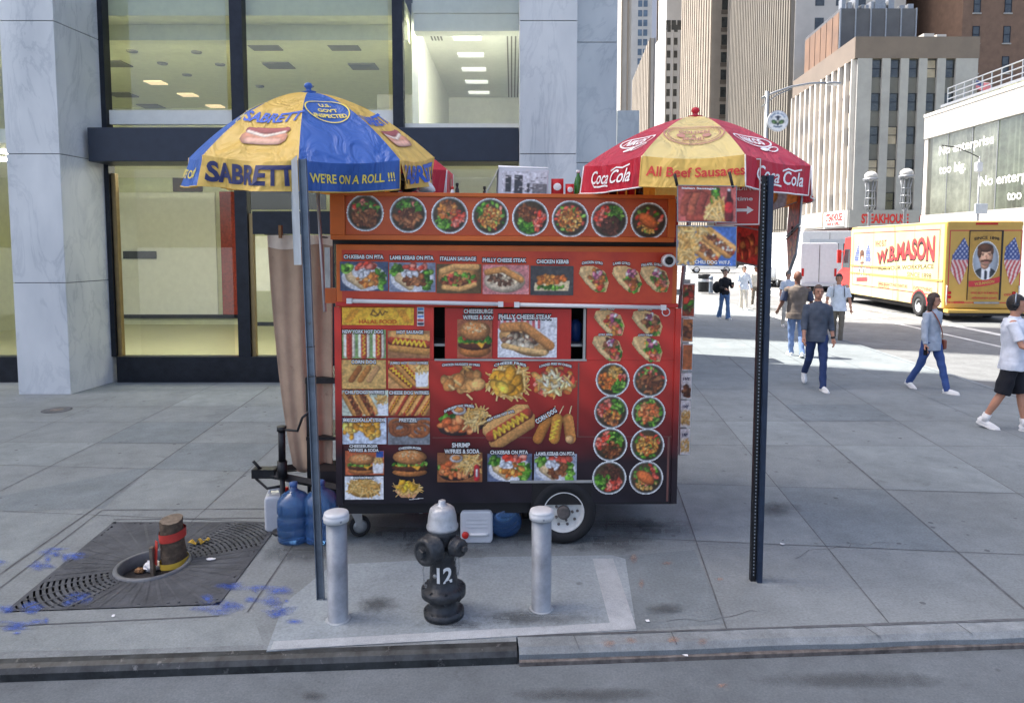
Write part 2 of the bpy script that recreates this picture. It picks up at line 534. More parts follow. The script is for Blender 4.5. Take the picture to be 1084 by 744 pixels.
def p_burger(p, cx, cy, w, h):
    p.ell(cx, cy - h * .33, w * .48, h * .17, (190, 115, 55)); p.ell(cx, cy - h * .17, w * .5, h * .14, (85, 40, 25))
    p.poly([(cx - w * .5, cy - h * .05), (cx + w * .5, cy - h * .05), (cx + w * .3, cy - h * .12), (cx + w * .22, cy - h * .27), (cx + w * .05, cy - h * .12), (cx - w * .3, cy - h * .14)], (240, 170, 45))
    p.scatter(30, cx, cy - h * .02, w * .5, h * .05, h * .04, h * .07, GREEN); p.scatter(7, cx, cy + h * .04, w * .4, h * .03, h * .05, h * .06, TOM)
    p.ell(cx, cy + h * .22, w * .47, h * .27, (200, 130, 70), edge=.5)
    p.scatter(40, cx, cy + h * .3, w * .34, h * .13, h * .012, h * .018, [(245, 220, 170)])
def p_platter(p, meat):
    a = p.a
    p.ell(a / 2, .45, .47 * a, .46, (222, 222, 226), hi=0, edge=.15)
    p.line([(.14 * a, .8), (.2 * a, .45), (.45 * a, .18)], .13, (222, 190, 140))
    p.scatter(20, .15 * a, .75, .1 * a, .14, .05, .09, GREEN); p.scatter(24, .82 * a, .4, .12 * a, .3, .05, .1, GREEN)
    p.scatter(14, .6 * a, .84, .24 * a, .1, .06, .1, TOM); p.scatter(28, .55 * a, .42, .24 * a, .24, .05, .1, meat)
    p.scatter(10, .45 * a, .6, .14 * a, .12, .05, .09, [(235, 235, 240), (215, 218, 225)])
def p_pile(p, pal, n=60, r0=.06, r1=.1, cx=.5, cy=.5, rx=.45, ry=.42, el=1.5):
    p.scatter(n, cx * p.a, cy, rx * p.a, ry, r0, r1, pal, el)
def print_part(p, parent, place, name='menu_photo', grain=.16, M=None, fade=1.07):
    """place(x, z) -> local point; x,z in metres from the picture's lower left corner"""
    if grain:
        p.grain(grain)
        b = p.c.copy()
        for dy_, dx_ in ((0, 1), (0, -1), (1, 0), (-1, 0)): b += np.roll(np.roll(np.where(p.m[..., None], p.c, p.c.mean((0, 1))), dy_, 0), dx_, 1)
        inner = p.m & np.roll(p.m, 1, 0) & np.roll(p.m, -1, 0) & np.roll(p.m, 1, 1) & np.roll(p.m, -1, 1)
        inner[0] = inner[-1] = False; inner[:, 0] = inner[:, -1] = False
        p.c = np.where(inner[..., None], b / 5, p.c)
        wear = rng.uniform(0, .15); p.c = p.c * (1 - wear) + np.array([.42, .38, .38]) * wear * (.7 + .6 * vnoise(p.ny, p.nx, max(6, p.nx / 3))[..., None])
    u = np.linspace(0, p.w, p.nx); v = np.linspace(0, p.h, p.ny)
    ids = -np.ones((p.ny, p.nx), int)
    f = p.m[:-1, :-1] & p.m[1:, :-1] & p.m[:-1, 1:] & p.m[1:, 1:]
    need = np.zeros_like(p.m); need[:-1, :-1] |= f; need[1:, :-1] |= f; need[:-1, 1:] |= f; need[1:, 1:] |= f
    jj, ii = np.nonzero(need)
    ids[jj, ii] = np.arange(len(jj))
    verts = [tuple(place(u[i], v[j])) for j, i in zip(jj, ii)]
    fj, fi = np.nonzero(f)
    faces = np.stack([ids[fj, fi], ids[fj, fi + 1], ids[fj + 1, fi + 1], ids[fj + 1, fi]], 1)
    me = bpy.data.meshes.new(name)
    me.from_pydata(verts, [], faces.tolist())
    c = np.clip(p.c[jj, ii], 0, 1)
    c = np.clip((c * .96 + c.mean(1, keepdims=True) * .04 + .006) * fade, 0, 1)
    c = np.where(c <= 0.04045, c / 12.92, ((c + 0.055) / 1.055) ** 2.4)
    at_ = me.color_attributes.new('Col', 'FLOAT_COLOR', 'POINT')
    buf = np.ones((len(jj), 4), np.float32); buf[:, :3] = c
    at_.data.foreach_set('color', buf.ravel())
    me.update()
    return link_mesh(name, me, M or MAT['print'], parent)
# ------------------------------------------------------------------ materials used all over
MAT = {}
MAT['print'] = mat_print()
MAT['print_matte'] = mat_print('printed_cloth', 0.6)
MAT['sidewalk'] = mat_concrete('sidewalk_concrete', S(131, 138, 140), stain=0.32)
MAT['pad'] = mat_concrete('new_concrete', S(148, 158, 163), stain=0.32)
MAT['kerb'] = mat_concrete('kerb_concrete', S(134, 141, 144), stain=0.55, scale=2.0)
MAT['asphalt'] = mat_concrete('asphalt', S(110, 117, 121), stain=0.4, scale=1.3)
MAT['joint'] = mat('joint_dirt', S(92, 95, 98), 0.9, var=0.3, scale=9)
MAT['black_steel'] = mat('black_steel', S(38, 40, 43), 0.45, 0.4, var=0.3, scale=20, bump=.05)
MAT['kerb_steel'] = mat('steel_kerb_face', S(62, 66, 68), 0.5, 0.4, var=0.4, scale=9, chips=(S(104, 106, 106), .6, 14))
MAT['marble'] = mat_marble('grey_marble', S(218, 221, 220), S(158, 166, 172))
MAT['marble_joint'] = mat('marble_joint', S(95, 100, 105), 0.9)
MAT['bronze'] = mat('dark_window_frame', S(40, 44, 52), 0.35, 0.5, var=0.2)
MAT['beam'] = mat('dark_blue_panel', S(42, 50, 64), 0.4, 0.2, var=0.1)
MAT['brass'] = mat('brass_edge', S(150, 130, 95), 0.35, 0.9)
MAT['in_wall'] = mat('interior_paint', S(212, 215, 182), 0.8, var=0.05)
MAT['in_white'] = mat('interior_white', S(232, 232, 222), 0.8, var=0.04)
MAT['in_red'] = mat('red_interior_brick', S(150, 52, 40), 0.7, var=0.25, scale=14)
MAT['in_dark'] = mat('interior_dark', S(70, 50, 42), 0.7)
MAT['in_floor'] = mat('interior_floor', S(205, 203, 165), 0.35, var=0.06)
MAT['lamp'] = mat('added_lamp_glow', (0.9, 0.85, 0.7), 0.5, emis=(1, 0.93, 0.78), estr=11.0)  # glow of the added lamps that stay out of view
MAT['lamp_warm'] = mat('warm_ceiling_lamp', (0.9, 0.8, 0.6), 0.5, emis=(1, 0.70, 0.38), estr=.32)
MAT['lamp_off'] = mat('unlit_ceiling_lamp', S(120, 120, 110), 0.6)
MAT['glass'] = mat_glass('window_glass', (0.9, 0.94, 0.92), 0.10)
MAT['dark_glass'] = mat('dark_window', S(58, 62, 62), 0.12, spec=0.8, var=0.4, scale=0.8)
MAT['blind'] = mat('window_blind', S(168, 158, 138), 0.7, var=0.25, scale=.5)
MAT['white_paint'] = mat('road_paint', S(215, 215, 210), 0.8, var=0.25, scale=3)

# ------------------------------------------------------------------ ground, road, kerb
def struct(name, mb, m, **k):
    return tag(mb.build(name, m, **k), kind='structure')
ROADZ = -0.085
mb = MB(); mb.quad((-1500, -1500, ROADZ), (1500, -1500, ROADZ), (1500, 2500, ROADZ), (-1500, 2500, ROADZ))
struct('road', mb, MAT['asphalt'])

KA = G(0, 692); KB = G(1084, 656)
kd = (KB - KA); kd.z = 0; kl = kd.length; kd.normalize(); kn = Vector((kd.y, -kd.x, 0))   # towards the road
def K(t, off=0.0, z=0.0):
    p = KA + kd * t + kn * off
    return Vector((p.x, p.y, z))
front = [K(-60), K(kl + 0.8)]
c0 = K(kl + 0.8)
# corner arc into the avenue kerb
E = Vector((7.98, 8.6, 0))
av = Vector((0.06, 1, 0)).normalized()
def bez(a, b, c, n=12):
    return [a * (1 - t) ** 2 + b * 2 * t * (1 - t) + c * t * t for t in [i / n for i in range(n + 1)]]
tt = (E.x - c0.x - av.x / av.y * (E.y - c0.y)) / (kd.x - av.x / av.y * kd.y)
corner = c0 + kd * tt
arc = bez(c0, Vector((corner.x, corner.y, 0)), E)
edge = [K(-60)] + arc + [E + av * 300]
# tree pit corners (on the ground)
PIT = [G(5, 648), G(232, 640), G(297, 553), G(120, 553)]
pc = sum(PIT, Vector()) / 4
bm = bmesh.new()
outer = [bm.verts.new((p.x, p.y, 0)) for p in edge] + [bm.verts.new((-80, 320, 0))]
inner = [bm.verts.new((p.x, p.y, 0)) for p in PIT]
es = [bm.edges.new((a, b)) for L_ in (outer, inner) for a, b in zip(L_, L_[1:] + L_[:1])]
bmesh.ops.triangle_fill(bm, use_beauty=True, use_dissolve=False, edges=es)
for f in bm.faces:
    if f.normal.z < 0: f.normal_flip()
# drop triangles filling the pit
for f in list(bm.faces):
    if all(v in inner for v in f.verts): bm.faces.remove(f)
me = bpy.data.meshes.new('sidewalk'); bm.to_mesh(me); bm.free()
tag(link_mesh('sidewalk', me, MAT['sidewalk']), kind='structure')
mb = MB()
for a, b in zip(PIT, PIT[1:] + PIT[:1]):
    mb.quad((a.x, a.y, 0), (b.x, b.y, 0), (b.x, b.y, -0.074), (a.x, a.y, -0.074))
mb.quad(*[(p.x, p.y, -0.072) for p in PIT])
MAT['soil'] = mat('dark_soil', S(44, 42, 42), 1.0, var=0.4, scale=12, bump=.4)
struct('tree_pit_soil', mb, MAT['soil'])

# kerb: old steel-faced length on the left, concrete on the right and round the corner
kw = 0.145
tsplit = (G(548, 676) - KA).dot(kd)
mb = MB()
prof = [(0.0, 0.004), (0.055, 0.004), (0.095, -0.002), (0.125, -0.014), (kw, -0.04), (kw, ROADZ - 0.02)]
for a, b in zip(prof[:-1], prof[1:]):
    mb.quad(K(-60, a[0], a[1]), K(-60, b[0], b[1]), K(tsplit - .01, b[0], b[1]), K(tsplit - .01, a[0], a[1]), 0 if a[0] < .01 else 1)
mb.add([K(tsplit - .01, q[0], q[1]) for q in prof] + [K(tsplit - .01, 0, ROADZ - .02)], [tuple(range(len(prof) + 1))])
struct('steel_faced_kerb', mb, [MAT['kerb'], MAT['kerb_steel']])
mb = MB(); rk = random.Random(3)
pts = []; path = [K(tsplit)] + arc + [E + av * s for s in (1.5, 3, 4.5, 6, 8, 10, 14, 20, 40, 80, 200)]
fine = []
for a, b in zip(path[:-1], path[1:]):
    n = max(1, int((b - a).length / 0.28))
    for i in range(n): fine.append(a + (b - a) * (i / n))
fine.append(path[-1])
def offp(i, d, z):
    a = fine[max(0, i - 1)]; b = fine[min(len(fine) - 1, i + 1)]
    t = (b - a).normalized(); n = Vector((t.y, -t.x, 0))
    p = fine[i] + n * d
    return (p.x, p.y, z)
jit = [rk.uniform(-0.012, 0.010) for _ in fine]
for i in range(len(fine) - 1):
    near = fine[i].y < 6
    w0, w1 = (0.152 + jit[i] * .6, 0.152 + jit[i + 1] * .6) if near else (0.16, 0.16)
    ring = [(0, .0035), (w0 - .035, .0035), (w0, -.025), (w0, ROADZ - .02)]
    ring2 = [(0, .0035), (w1 - .035, .0035), (w1, -.025), (w1, ROADZ - .02)]
    for (a, b), (c, d) in zip(zip(ring[:-1], ring[1:]), zip(ring2[:-1], ring2[1:])):
        mb.quad(offp(i, *a), offp(i, *b), offp(i + 1, *d), offp(i + 1, *c))
struct('concrete_kerb', mb, MAT['kerb'])
# rusty steel strip left in the gutter under the concrete kerb
mb = MB()
for i in range(int(4.5 / .28)):
    mb.quad(offp(i, .146, -.055), offp(i, .172, -.06), offp(i + 1, .172, -.06), offp(i + 1, .146, -.055))
    mb.quad(offp(i, .172, -.06), offp(i, .172, ROADZ - .01), offp(i + 1, .172, ROADZ - .01), offp(i + 1, .172, -.06))
MAT['rust'] = mat('rusty_steel', S(112, 106, 102), 0.8, .2, var=0.4, scale=15)
struct('gutter_strip', mb, MAT['rust'])

# flag joints
mb = MB()
def joint(p0, p1, w=0.012, z=0.003):
    w *= .75
    a, b = Vector(p0), Vector(p1); d = (b - a).normalized(); n = Vector((-d.y, d.x, 0)) * w / 2
    mb.quad((a - n).to_tuple()[:2] + (z,), (b - n).to_tuple()[:2] + (z,), (b + n).to_tuple()[:2] + (z,), (a + n).to_tuple()[:2] + (z,))
hl = []
for (yl, yr) in ((6.1, 5.48), (7.37, 6.87), (8.36, 8.28), (9.38, 9.42), (10.32, 10.4), (11.55, 11.6), (12.9, 12.95), (14.4, 14.5), (16.0, 16.1), (17.6, 17.6), (19.3, 19.3), (21, 21), (23, 23), (25, 25), (27.5, 27.5)):
    sl = (yr - yl) / 6.0
    xe = 7.9
    joint((-14, yl + sl * -10, 0), (xe, yl + sl * (xe + 4), 0), 0.010)
for (xa, ya, xb, yb, w) in ((-3.75, 4.2, -4.2, 11.76, .022), (-5.0, 4.0, -5.25, 12.3, .012), (-2.82, 5.6, -2.98, 12.3, .010), (2.43, 4.28, 3.2, 12, .012),
                            (3.41, 4.28, 4.75, 15, .024), (4.75, 5.0, 6.8, 20, .014), (1.36, 4.2, 1.75, 7.5, .014), (-6.1, 4, -6.4, 11, .01), (6.2, 6.0, 7.4, 18, .01), (5.6, 14, 6.6, 28, .01), (4.2, 14.0, 5.3, 28, .01),
                            (-1.75, 6.0, -1.8, 12.3, .01), (-.6, 7.4, -.6, 12.3, .01), (.6, 7.4, .75, 12.3, .01), (1.75, 7.5, 2.1, 12.3, .01)):
    joint((xa, ya, 0), (xb, yb, 0), w)
# border round the tree pit
for (a, b) in ((G(108, 540), G(330, 538)), (G(108, 540), G(-60, 668)), (G(-20, 664), G(232, 652)), (G(322, 560), G(262, 648))):
    joint(a, b, .016)
joint(G(120, 550), G(300, 548), .02); 
for s in range(9):
    t = 0.35 + s * .62
    j = K(tsplit + t); e2 = K(tsplit + t + rk.uniform(-.06, .06), .148)
    if s not in (2,): joint(j, e2, .010, .0065)
struct('sidewalk_joints', mb, MAT['joint'])
# kerb line joint
mb = MB(); 
for i in range(0, int(5 / .28)):
    a, b = Vector(offp(i, .004 * rk.random(), 0)), Vector(offp(i + 1, .004 * rk.random(), 0))
    d = (b - a).normalized(); n = Vector((-d.y, d.x, 0)) * rk.uniform(.006, .014)
    mb.quad((*(a - n)[:2], .007), (*(b - n)[:2], .007), (*(b + n)[:2], .007), (*(a + n)[:2], .007))
struct('kerb_joint', mb, MAT['joint'])

# new concrete pad under hydrant and bollards
pad = [G(282, 690), G(300, 640), G(352, 598), G(520, 590), G(648, 588), G(662, 592), G(674, 668), G(520, 676), G(410, 681)]
mb = MB(); mb.prism([(p.x, p.y) for p in pad], -.05, .006)
struct('concrete_pad', mb, MAT['pad'])
MAT['pad_edge'] = mat_concrete('pad_rim', S(170, 176, 180), stain=0.3, scale=3)
mb = MB(); 
def strip(p0, p1, w, z):
    a, b = Vector(p0), Vector(p1); d = (b - a).normalized(); n = Vector((-d.y, d.x, 0)) * w
    mb.quad((*a[:2], z), (*b[:2], z), (*(b + n)[:2], z), (*(a + n)[:2], z))
strip(G(674, 667), G(649, 592), .16, .0095); strip(G(286, 689), G(674, 667), .09, .0092)
struct('pad_rim', mb, MAT['pad_edge'])
def flagp(i, j, r0, r1, m, z=.0018):
    VL = [(-6.1, 4, -6.4, 11), (-5.0, 4.0, -5.25, 12.3), (-3.75, 4.2, -4.2, 11.76), (-2.82, 5.6, -2.98, 12.3), (1.36, 4.2, 1.75, 7.5), (2.43, 4.28, 3.2, 12), (3.41, 4.28, 4.75, 15), (4.75, 5.0, 6.8, 20)]
    HL = [(6.1, 5.48), (7.37, 6.87), (8.36, 8.28), (9.38, 9.42), (10.32, 10.4), (11.55, 11.6)]
    P = []
    for (v, h) in ((i, r0), (j, r0), (j, r1), (i, r1)):
        xa, ya, xb, yb = VL[v]; yl, yr = HL[h]; y = 7
        for _ in range(4): x = xa + (xb - xa) * (y - ya) / (yb - ya); y = yl + (yr - yl) / 6 * (x + 4)
        P.append(Vector((x, y, 0)))
    return patch('sidewalk_flag', P, MAT[m], z)
# lighter strip of sidewalk along the left front, and a darker repaired one
def patch(name, pts, m, z=.0016):
    mb = MB(); mb.add([(p.x, p.y, z) for p in pts], [tuple(range(len(pts)))]); return struct(name, mb, m)
MAT['light_flag'] = mat_concrete('light_flag', S(136, 144, 146), stain=0.36, scale=1.4)
MAT['dark_flag'] = mat_concrete('dark_flag', S(122, 131, 135), stain=0.36)
patch('sidewalk_flag', [G(-200, 548), G(88, 541), G(12, 598), G(-200, 640)], MAT['light_flag'])
patch('sidewalk_flag', [G(0, 525), G(162, 493), G(110, 538), G(-150, 546)], MAT['dark_flag'], .0013)
patch('sidewalk_flag', [G(164, 492), G(268, 488), G(216, 540), G(112, 538)], MAT['light_flag'], .0013)
patch('sidewalk_flag', [G(560, 596), G(735, 582), G(770, 660), G(676, 666)], MAT['dark_flag'], .0012)
patch('sidewalk_flag', [G(0, 668), G(268, 654), G(280, 684), G(0, 690)], MAT['light_flag'], .0014)

for a in ((5, 6, 0, 1, 'dark_flag'), (6, 7, 1, 2, 'light_flag'), (5, 6, 2, 3, 'light_flag'), (4, 5, 0, 1, 'light_flag'), (6, 7, 3, 4, 'dark_flag'), (1, 2, 2, 3, 'dark_flag'), (2, 3, 3, 4, 'light_flag'), (2, 3, 1, 2, 'dark_flag'), (0, 1, 1, 2, 'light_flag'), (1, 2, 4, 5, 'light_flag')): flagp(*a)
# spray paint and stains
def spray(name, px, py, rx, ry, m, z=.0085, n=14):
    c = G(px, py); e1 = G(px + rx, py) - c; e2 = G(px, py - ry) - c
    vs = []; fs = []; cols = []
    for j in range(n + 1):
        for i in range(n + 1):
            u, v = 2 * i / n - 1, 2 * j / n - 1
            p = c + e1 * u + e2 * v
            vs.append((p.x, p.y, z)); cols.append(max(0, 1 - math.hypot(u, v)))
    for j in range(n):
        for i in range(n): fs.append((j * (n + 1) + i, j * (n + 1) + i + 1, (j + 1) * (n + 1) + i + 1, (j + 1) * (n + 1) + i))
    me = bpy.data.meshes.new(name); me.from_pydata(vs, [], fs)
    a = me.color_attributes.new('Col', 'FLOAT_COLOR', 'POINT')
    a.data.foreach_set('color', np.repeat(np.array(cols, np.float32), 4)); me.update()
    return tag(link_mesh(name, me, m), kind='structure')
MAT['spray_blue'] = mat_spray('blue_spray_paint', S(80, 110, 190), 0.62, 14, .6)
MAT['spray_orange'] = mat_spray('orange_spray_paint', S(178, 132, 104), 0.5, 26, .42)
MAT['stain'] = mat_spray('oil_stain', S(82, 86, 88), 0.62, 4, .55)
rs_ = random.Random(21); bl = []
for (x, y, sx, sy, n_) in ((270, 634, 44, 14, 12), (300, 648, 14, 14, 6), (236, 640, 26, 8, 5), (20, 600, 40, 10, 6), (58, 585, 30, 7, 5), (30, 652, 34, 10, 8), (84, 634, 14, 8, 5), (20, 657, 6, 14, 3)):
    bl += [(x + rs_.uniform(-sx, sx), y + rs_.uniform(-sy, sy), rs_.uniform(6, 26), rs_.uniform(3, 9)) for _ in range(n_)]
for (a, b, c, d) in bl:
    spray('spray_paint_mark', a, b, c, d, MAT['spray_blue'])
for (a, b, c, d) in ((671, 592, 10, 10), (679, 618, 7, 10), (645, 682, 16, 9), (668, 679, 12, 8), (712, 678, 14, 8), (744, 680, 10, 8), (762, 614, 9, 4), (706, 597, 12, 4), (764, 711, 14, 6)):
    spray('spray_paint_mark', a, b, c, d, MAT['spray_orange'], .0088 if b < 700 else ROADZ + .004)
for (a, b, c, d) in ((705, 645, 34, 9), (560, 655, 110, 14), (690, 560, 70, 16), (480, 662, 60, 8), (400, 640, 40, 14), (820, 540, 40, 12), (320, 585, 70, 20), (460, 580, 120, 16), (640, 575, 90, 16), (430, 566, 90, 14), (560, 572, 80, 12), (340, 578, 60, 14), (660, 556, 60, 14), (470, 650, 30, 8), (358, 656, 22, 7), (573, 646, 22, 7)):
    spray('stain', a, b, c, d, MAT['stain'], .0098)
for (a, b, c, d) in ((330, 722, 24, 9), (318, 738, 12, 12), (620, 720, 130, 12), (200, 735, 110, 7), (900, 705, 160, 14)):
    spray('stain', a, b, c, d, MAT['stain'], ROADZ + .004)
MAT['plaster'] = mat_spray('white_spill', S(190, 200, 210), 0.5, 12, .7)
for (a, b, c, d) in ((395, 741, 16, 6), (458, 730, 18, 5), (440, 738, 60, 8)):
    spray('stain', a, b, c, d, MAT['plaster'], ROADZ + .0045)

MAT['avenue'] = mat_concrete('worn_avenue_asphalt', S(124, 126, 126), stain=0.4)
mb = MB(); mb.quad((7.0, 9.0, ROADZ + .003), (36, 9.0, ROADZ + .003), (60, 300, ROADZ + .003), (20, 300, ROADZ + .003)); struct('avenue', mb, MAT['avenue'])
# avenue lane lines and crosswalk
mb = MB()
def lane(pts, w):
    for a, b in zip(pts[:-1], pts[1:]):
        a, b = Vector(a), Vector(b); d = (b - a).normalized(); n = Vector((-d.y, d.x, 0)) * w / 2
        mb.quad((*(a - n)[:2], ROADZ + .008), (*(b - n)[:2], ROADZ + .008), (*(b + n)[:2], ROADZ + .008), (*(a + n)[:2], ROADZ + .008))
for x, w in ((13.9, .3), (12.4, .14), (18.2, .14)):
    lane([(x + .06 * (y - 20), y, 0) for y in (14, 90)], w)
for k in range(5):
    lane([(9.1 + k * 1.0 , 22.3 + 0.5 * k, 0), (9.6 + k * 1.0, 25.8 + .5 * k, 0)], .45)
for x in (23, 28):
    for y in range(20, 90, 9): lane([(x + .06 * (y - 20), y, 0), (x + .06 * (y - 17), y + 3, 0)], .14)
struct('lane_markings', mb, MAT['white_paint'])

# old gum and hairline cracks
rg = random.Random(31); mb = MB()
for _ in range(150):
    x, y = rg.uniform(-7, 7.5), rg.uniform(4.4, 13); r = rg.uniform(.010, .026)
    if y < 4.7 and x > 3: continue
    mb.add([(x + r * rg.uniform(.8, 1.15) * math.cos(k * PI / 5), y + r * rg.uniform(.8, 1.15) * math.sin(k * PI / 5), .0022 + rg.random() * .0004) for k in range(10)], [tuple(range(10))])
MAT['gum'] = mat('trodden_gum', S(92, 97, 100), .8, var=.3); tag(mb.build('gum_spots', MAT['gum']), kind='structure')
mb = MB()
for (x, y, a, n_) in ((2.2, 5.2, .4, 14), (-3.2, 7.0, 1.2, 12), (3.4, 7.6, 2.2, 16), (1.0, 4.3, .1, 9), (5.2, 9.0, 2.6, 14), (-5.6, 8.8, .9, 12), (-1.9, 3.95, .2, 10)):
    for _ in range(n_):
        a2 = a + rg.uniform(-.7, .7); l = rg.uniform(.04, .11); q = (x + l * math.cos(a2), y + l * math.sin(a2)); joint((x, y, 0), (*q, 0), rg.uniform(.003, .007), .0031); x, y = q
tag(mb.build('sidewalk_cracks', MAT['joint']), kind='structure')
# litter
MAT['paper'] = mat('paper_scrap', S(235, 235, 235), 0.8)
rl = random.Random(5)
for i, (px, py, z) in enumerate(((828, 576, 0), (685, 657, 0), (726, 694, 0), (704, 716, -.13), (712, 722, -.13), (781, 705, -.13), (650, 703, -.13), (120, 652, 0))):
    p = G(px, py, z + .006); s = rl.uniform(.010, .017)
    mb = MB(); a = rl.random() * 3
    vs = [(s * math.cos(a + k * 1.25) * rl.uniform(.7, 1.3) * 1.2, s * math.sin(a + k * 1.25), rl.uniform(0, .008)) for k in range(5)]
    mb.add(vs + [(x, y, z2 + .002) for x, y, z2 in vs], [(0, 1, 2, 3, 4), (9, 8, 7, 6, 5)] + [(k, (k + 1) % 5, 5 + (k + 1) % 5, 5 + k) for k in range(5)])
    o = mb.build('paper_scrap', MAT['paper']); o.location = p
    where = ['on the sidewalk right of the black sign post', 'on the dark flag right of the concrete pad', 'on the kerb edge below the dark stained flag', 'in the gutter, left one of a close pair', 'in the gutter, lower one of a close pair',
             'in the gutter below the black sign post', 'in the gutter below the right corner of the pad', 'in front of the tree grate'][i]
    tag(o, 'tiny white paper scrap ' + where, 'litter', 'paper scraps on the ground')

# ------------------------------------------------------------------ marble corner building
A = thing('marble_building', 'grey marble clad building with tall dark framed shop windows behind the food cart', 'building', (0, 12.4, 0))
def AL(v): return Vector((v[0], v[1] - 12.4, v[2]))
FY = 11.2     # pillar front plane
def pillar(x0, x1, y0, y1, z1=60, name='pillar', joints=(1.83, 3.9, 5.98, 8.05, 10)):
    mb = MB(); zs = [-.02] + list(joints) + [z1]
    for a, b in zip(zs[:-1], zs[1:]):
        mb.box(AL((x0, y0, a + .006)), AL((x1, y1, b - .006)))
    o = mb.build(name, MAT['marble'], A, bevel=.004)
    mj = MB(); mj.box(AL((x0 + .012, y0 + .012, 0)), AL((x1 - .012, y1 - .012, z1)))
    mj.build('joint', MAT['marble_joint'], o)
    return o
# the left pillar's side face is splayed, as in the photograph
xl0, xl1 = at(20, 417, FY).x, at(75, 417, FY).x
def prism_pillar(poly, zs):
    mb = MB()
    for a, b in zip(zs[:-1], zs[1:]): mb.prism([AL((x, y, 0))[:2] for x, y in poly], a + .006, b - .006)
    o = mb.build('pillar', MAT['marble'], A, bevel=.004)
    cx = sum(p[0] for p in poly) / len(poly); cy = sum(p[1] for p in poly) / len(poly)
    mj = MB(); mj.prism([AL((cx + (x - cx) * .97, cy + (y - cy) * .97, 0))[:2] for x, y in poly], 0, zs[-1] - .1)
    mj.build('joint', MAT['marble_joint'], o)
    return o
ZS = [-.02, 1.83, 3.9, 5.98, 8.05, 10, 60]
prism_pillar([(xl0, FY), (xl1, FY), (at(128, 402, 12.42).x, 12.42), (xl0, 12.42)], ZS)
xr0, xr1 = at(550, 200, FY).x, at(610, 200, FY).x
prism_pillar([(xr0, FY), (xr1, FY), (xr1, 12.42), (xr0, 12.42)], ZS)
xw1 = at(652, 200, 12.35).x
o = prism_pillar([(xr1 + .003, 12.35), (xw1, 12.35), (xw1, 15.3), (xr1 + .003, 15.3)], ZS)
# low marble ledge beyond the corner
mb = MB(); p0 = at(653, 118, 15.5); p1 = at(676, 118, 15.5)
mb.box(AL((p0.x, 15.4, 0)), AL((p1.x, 16.0, p0.z))); mb.build('ledge', MAT['marble'], A)
# beam, plinth, mullions
GY = 12.3
pa, pb = at(92, 135, 11.7), at(92, 171, 11.7)
mb = MB(); mb.box(AL((pa.x, 11.7, pb.z)), AL((xr0 - .004, 12.38, pa.z))); mb.build('beam', MAT['beam'], A, bevel=.01)
# plinth under the glass and dark side bay
mb = MB()
mb.box(AL((at(128, 400, GY).x, GY - .12, 0)), AL((xr0 - .003, GY + .1, .46)))
mb.box(AL((-14, GY - .12, 0)), AL((xl0 - .003, GY + .1, .46)))
mb.build('plinth', MAT['bronze'], A)
def bar(name, x0, x1, z0, z1, y0=GY - .1, y1=GY + .1, m='bronze'):
    mb = MB(); mb.box(AL((x0, y0, z0)), AL((x1, y1, z1))); return mb.build(name, MAT[m], A)
def X(px, Y=GY, py=200): return at(px, py, Y).x
def Z(py, Y=GY): return at(540, py, Y).z
zt = 9.0
bar('mullion', X(106), X(119), .46, zt)
bar('mullion', X(250), X(263), .46, zt)
bar('mullion', X(418), X(429), .46, zt)
bar('mullion_edge', X(119.5), X(124), .46, 3.7, GY - .05, GY + .05, 'brass')
bar('mullion_edge', X(263.5), X(267.5), .46, 3.0, GY - .05, GY + .05, 'brass')
bar('door_header', X(268), xr0 - .004, Z(248), Z(224), GY - .08, GY + .08)
for px in (345, 470): bar('mullion', X(px), X(px + 9), .46, Z(249))
bar('transom', X(119.5), X(417.5), Z(132), Z(117), GY - .02, GY + .06, 'in_white')
bar('transom', X(429.5), xr0 - .004, Z(140), Z(131), GY - .02, GY + .06, 'in_white')
mb = MB()
for (x0, x1, z0, z1) in ((X(116), X(244), .46, 3.9), (X(258), xr0 - .004, .46, 3.9), (X(116), X(244), 3.9, zt), (X(258), X(413), 3.9, zt), (X(424), xr0 - .004, 3.9, zt), (-14, xl0 - .004, .46, zt)):
    mb.quad(AL((x0, GY, z0)), AL((x1, GY, z0)), AL((x1, GY, z1)), AL((x0, GY, z1)))
mb.build('pane', MAT['glass'], A)
# rooms behind the glass
BW = 20.5
def slant(x): return 15.6 - .411 * (x - 1.9)  # rear edge follows the sun's bearing, shaped to bound the lit strip
mb = MB()
mb.box(AL((-14, GY + .11, -.3)), AL((xr0 + .5, 15.6, .1))); mb.box(AL((-14, 15.6, -.3)), AL((.3, 20.8, .1)))
mb.build('floor', MAT['in_floor'], A)
def wall(name, x0, x1, y0, y1, z0, z1, m):
    mb = MB(); mb.box(AL((x0, y0, z0)), AL((x1, y1, z1))); return mb.build(name, MAT[m], A)
wall('interior_wall', -14, -3.6, BW, BW + .2, .1, 7.4, 'in_wall')
wall('interior_wall', -3.6, -1.9, 18.7, 18.9, .1, 7.4, 'in_white')
wall('interior_wall', -1.9, .3, 19.3, 19.5, .1, 6.9, 'in_white')
wall('interior_wall', -14.2, -14, 12.5, BW, .1, 7.4, 'in_wall')
wall('interior_wall', .3, .36, 12.5, 19.5, .1, 6.9, 'in_white')
wall('partition', -1.86, -1.74, 13.1, 19.3, 3.3, 6.9, 'in_white')
zc = 6.45
wall('ceiling', -14, -1.9, 12.41, BW, zc, zc + .3, 'in_wall')
wall('ceiling', -1.74, .3, 12.41, 19.3, zc + .05, zc + .35, 'in_white')
wall('bulkhead', -14, -1.9, 12.9, 13.2, zc - .28, zc - .002, 'in_wall')
wall('bulkhead', -1.73, .3, 12.45, 12.75, zc - .25, zc + .045, 'in_white')
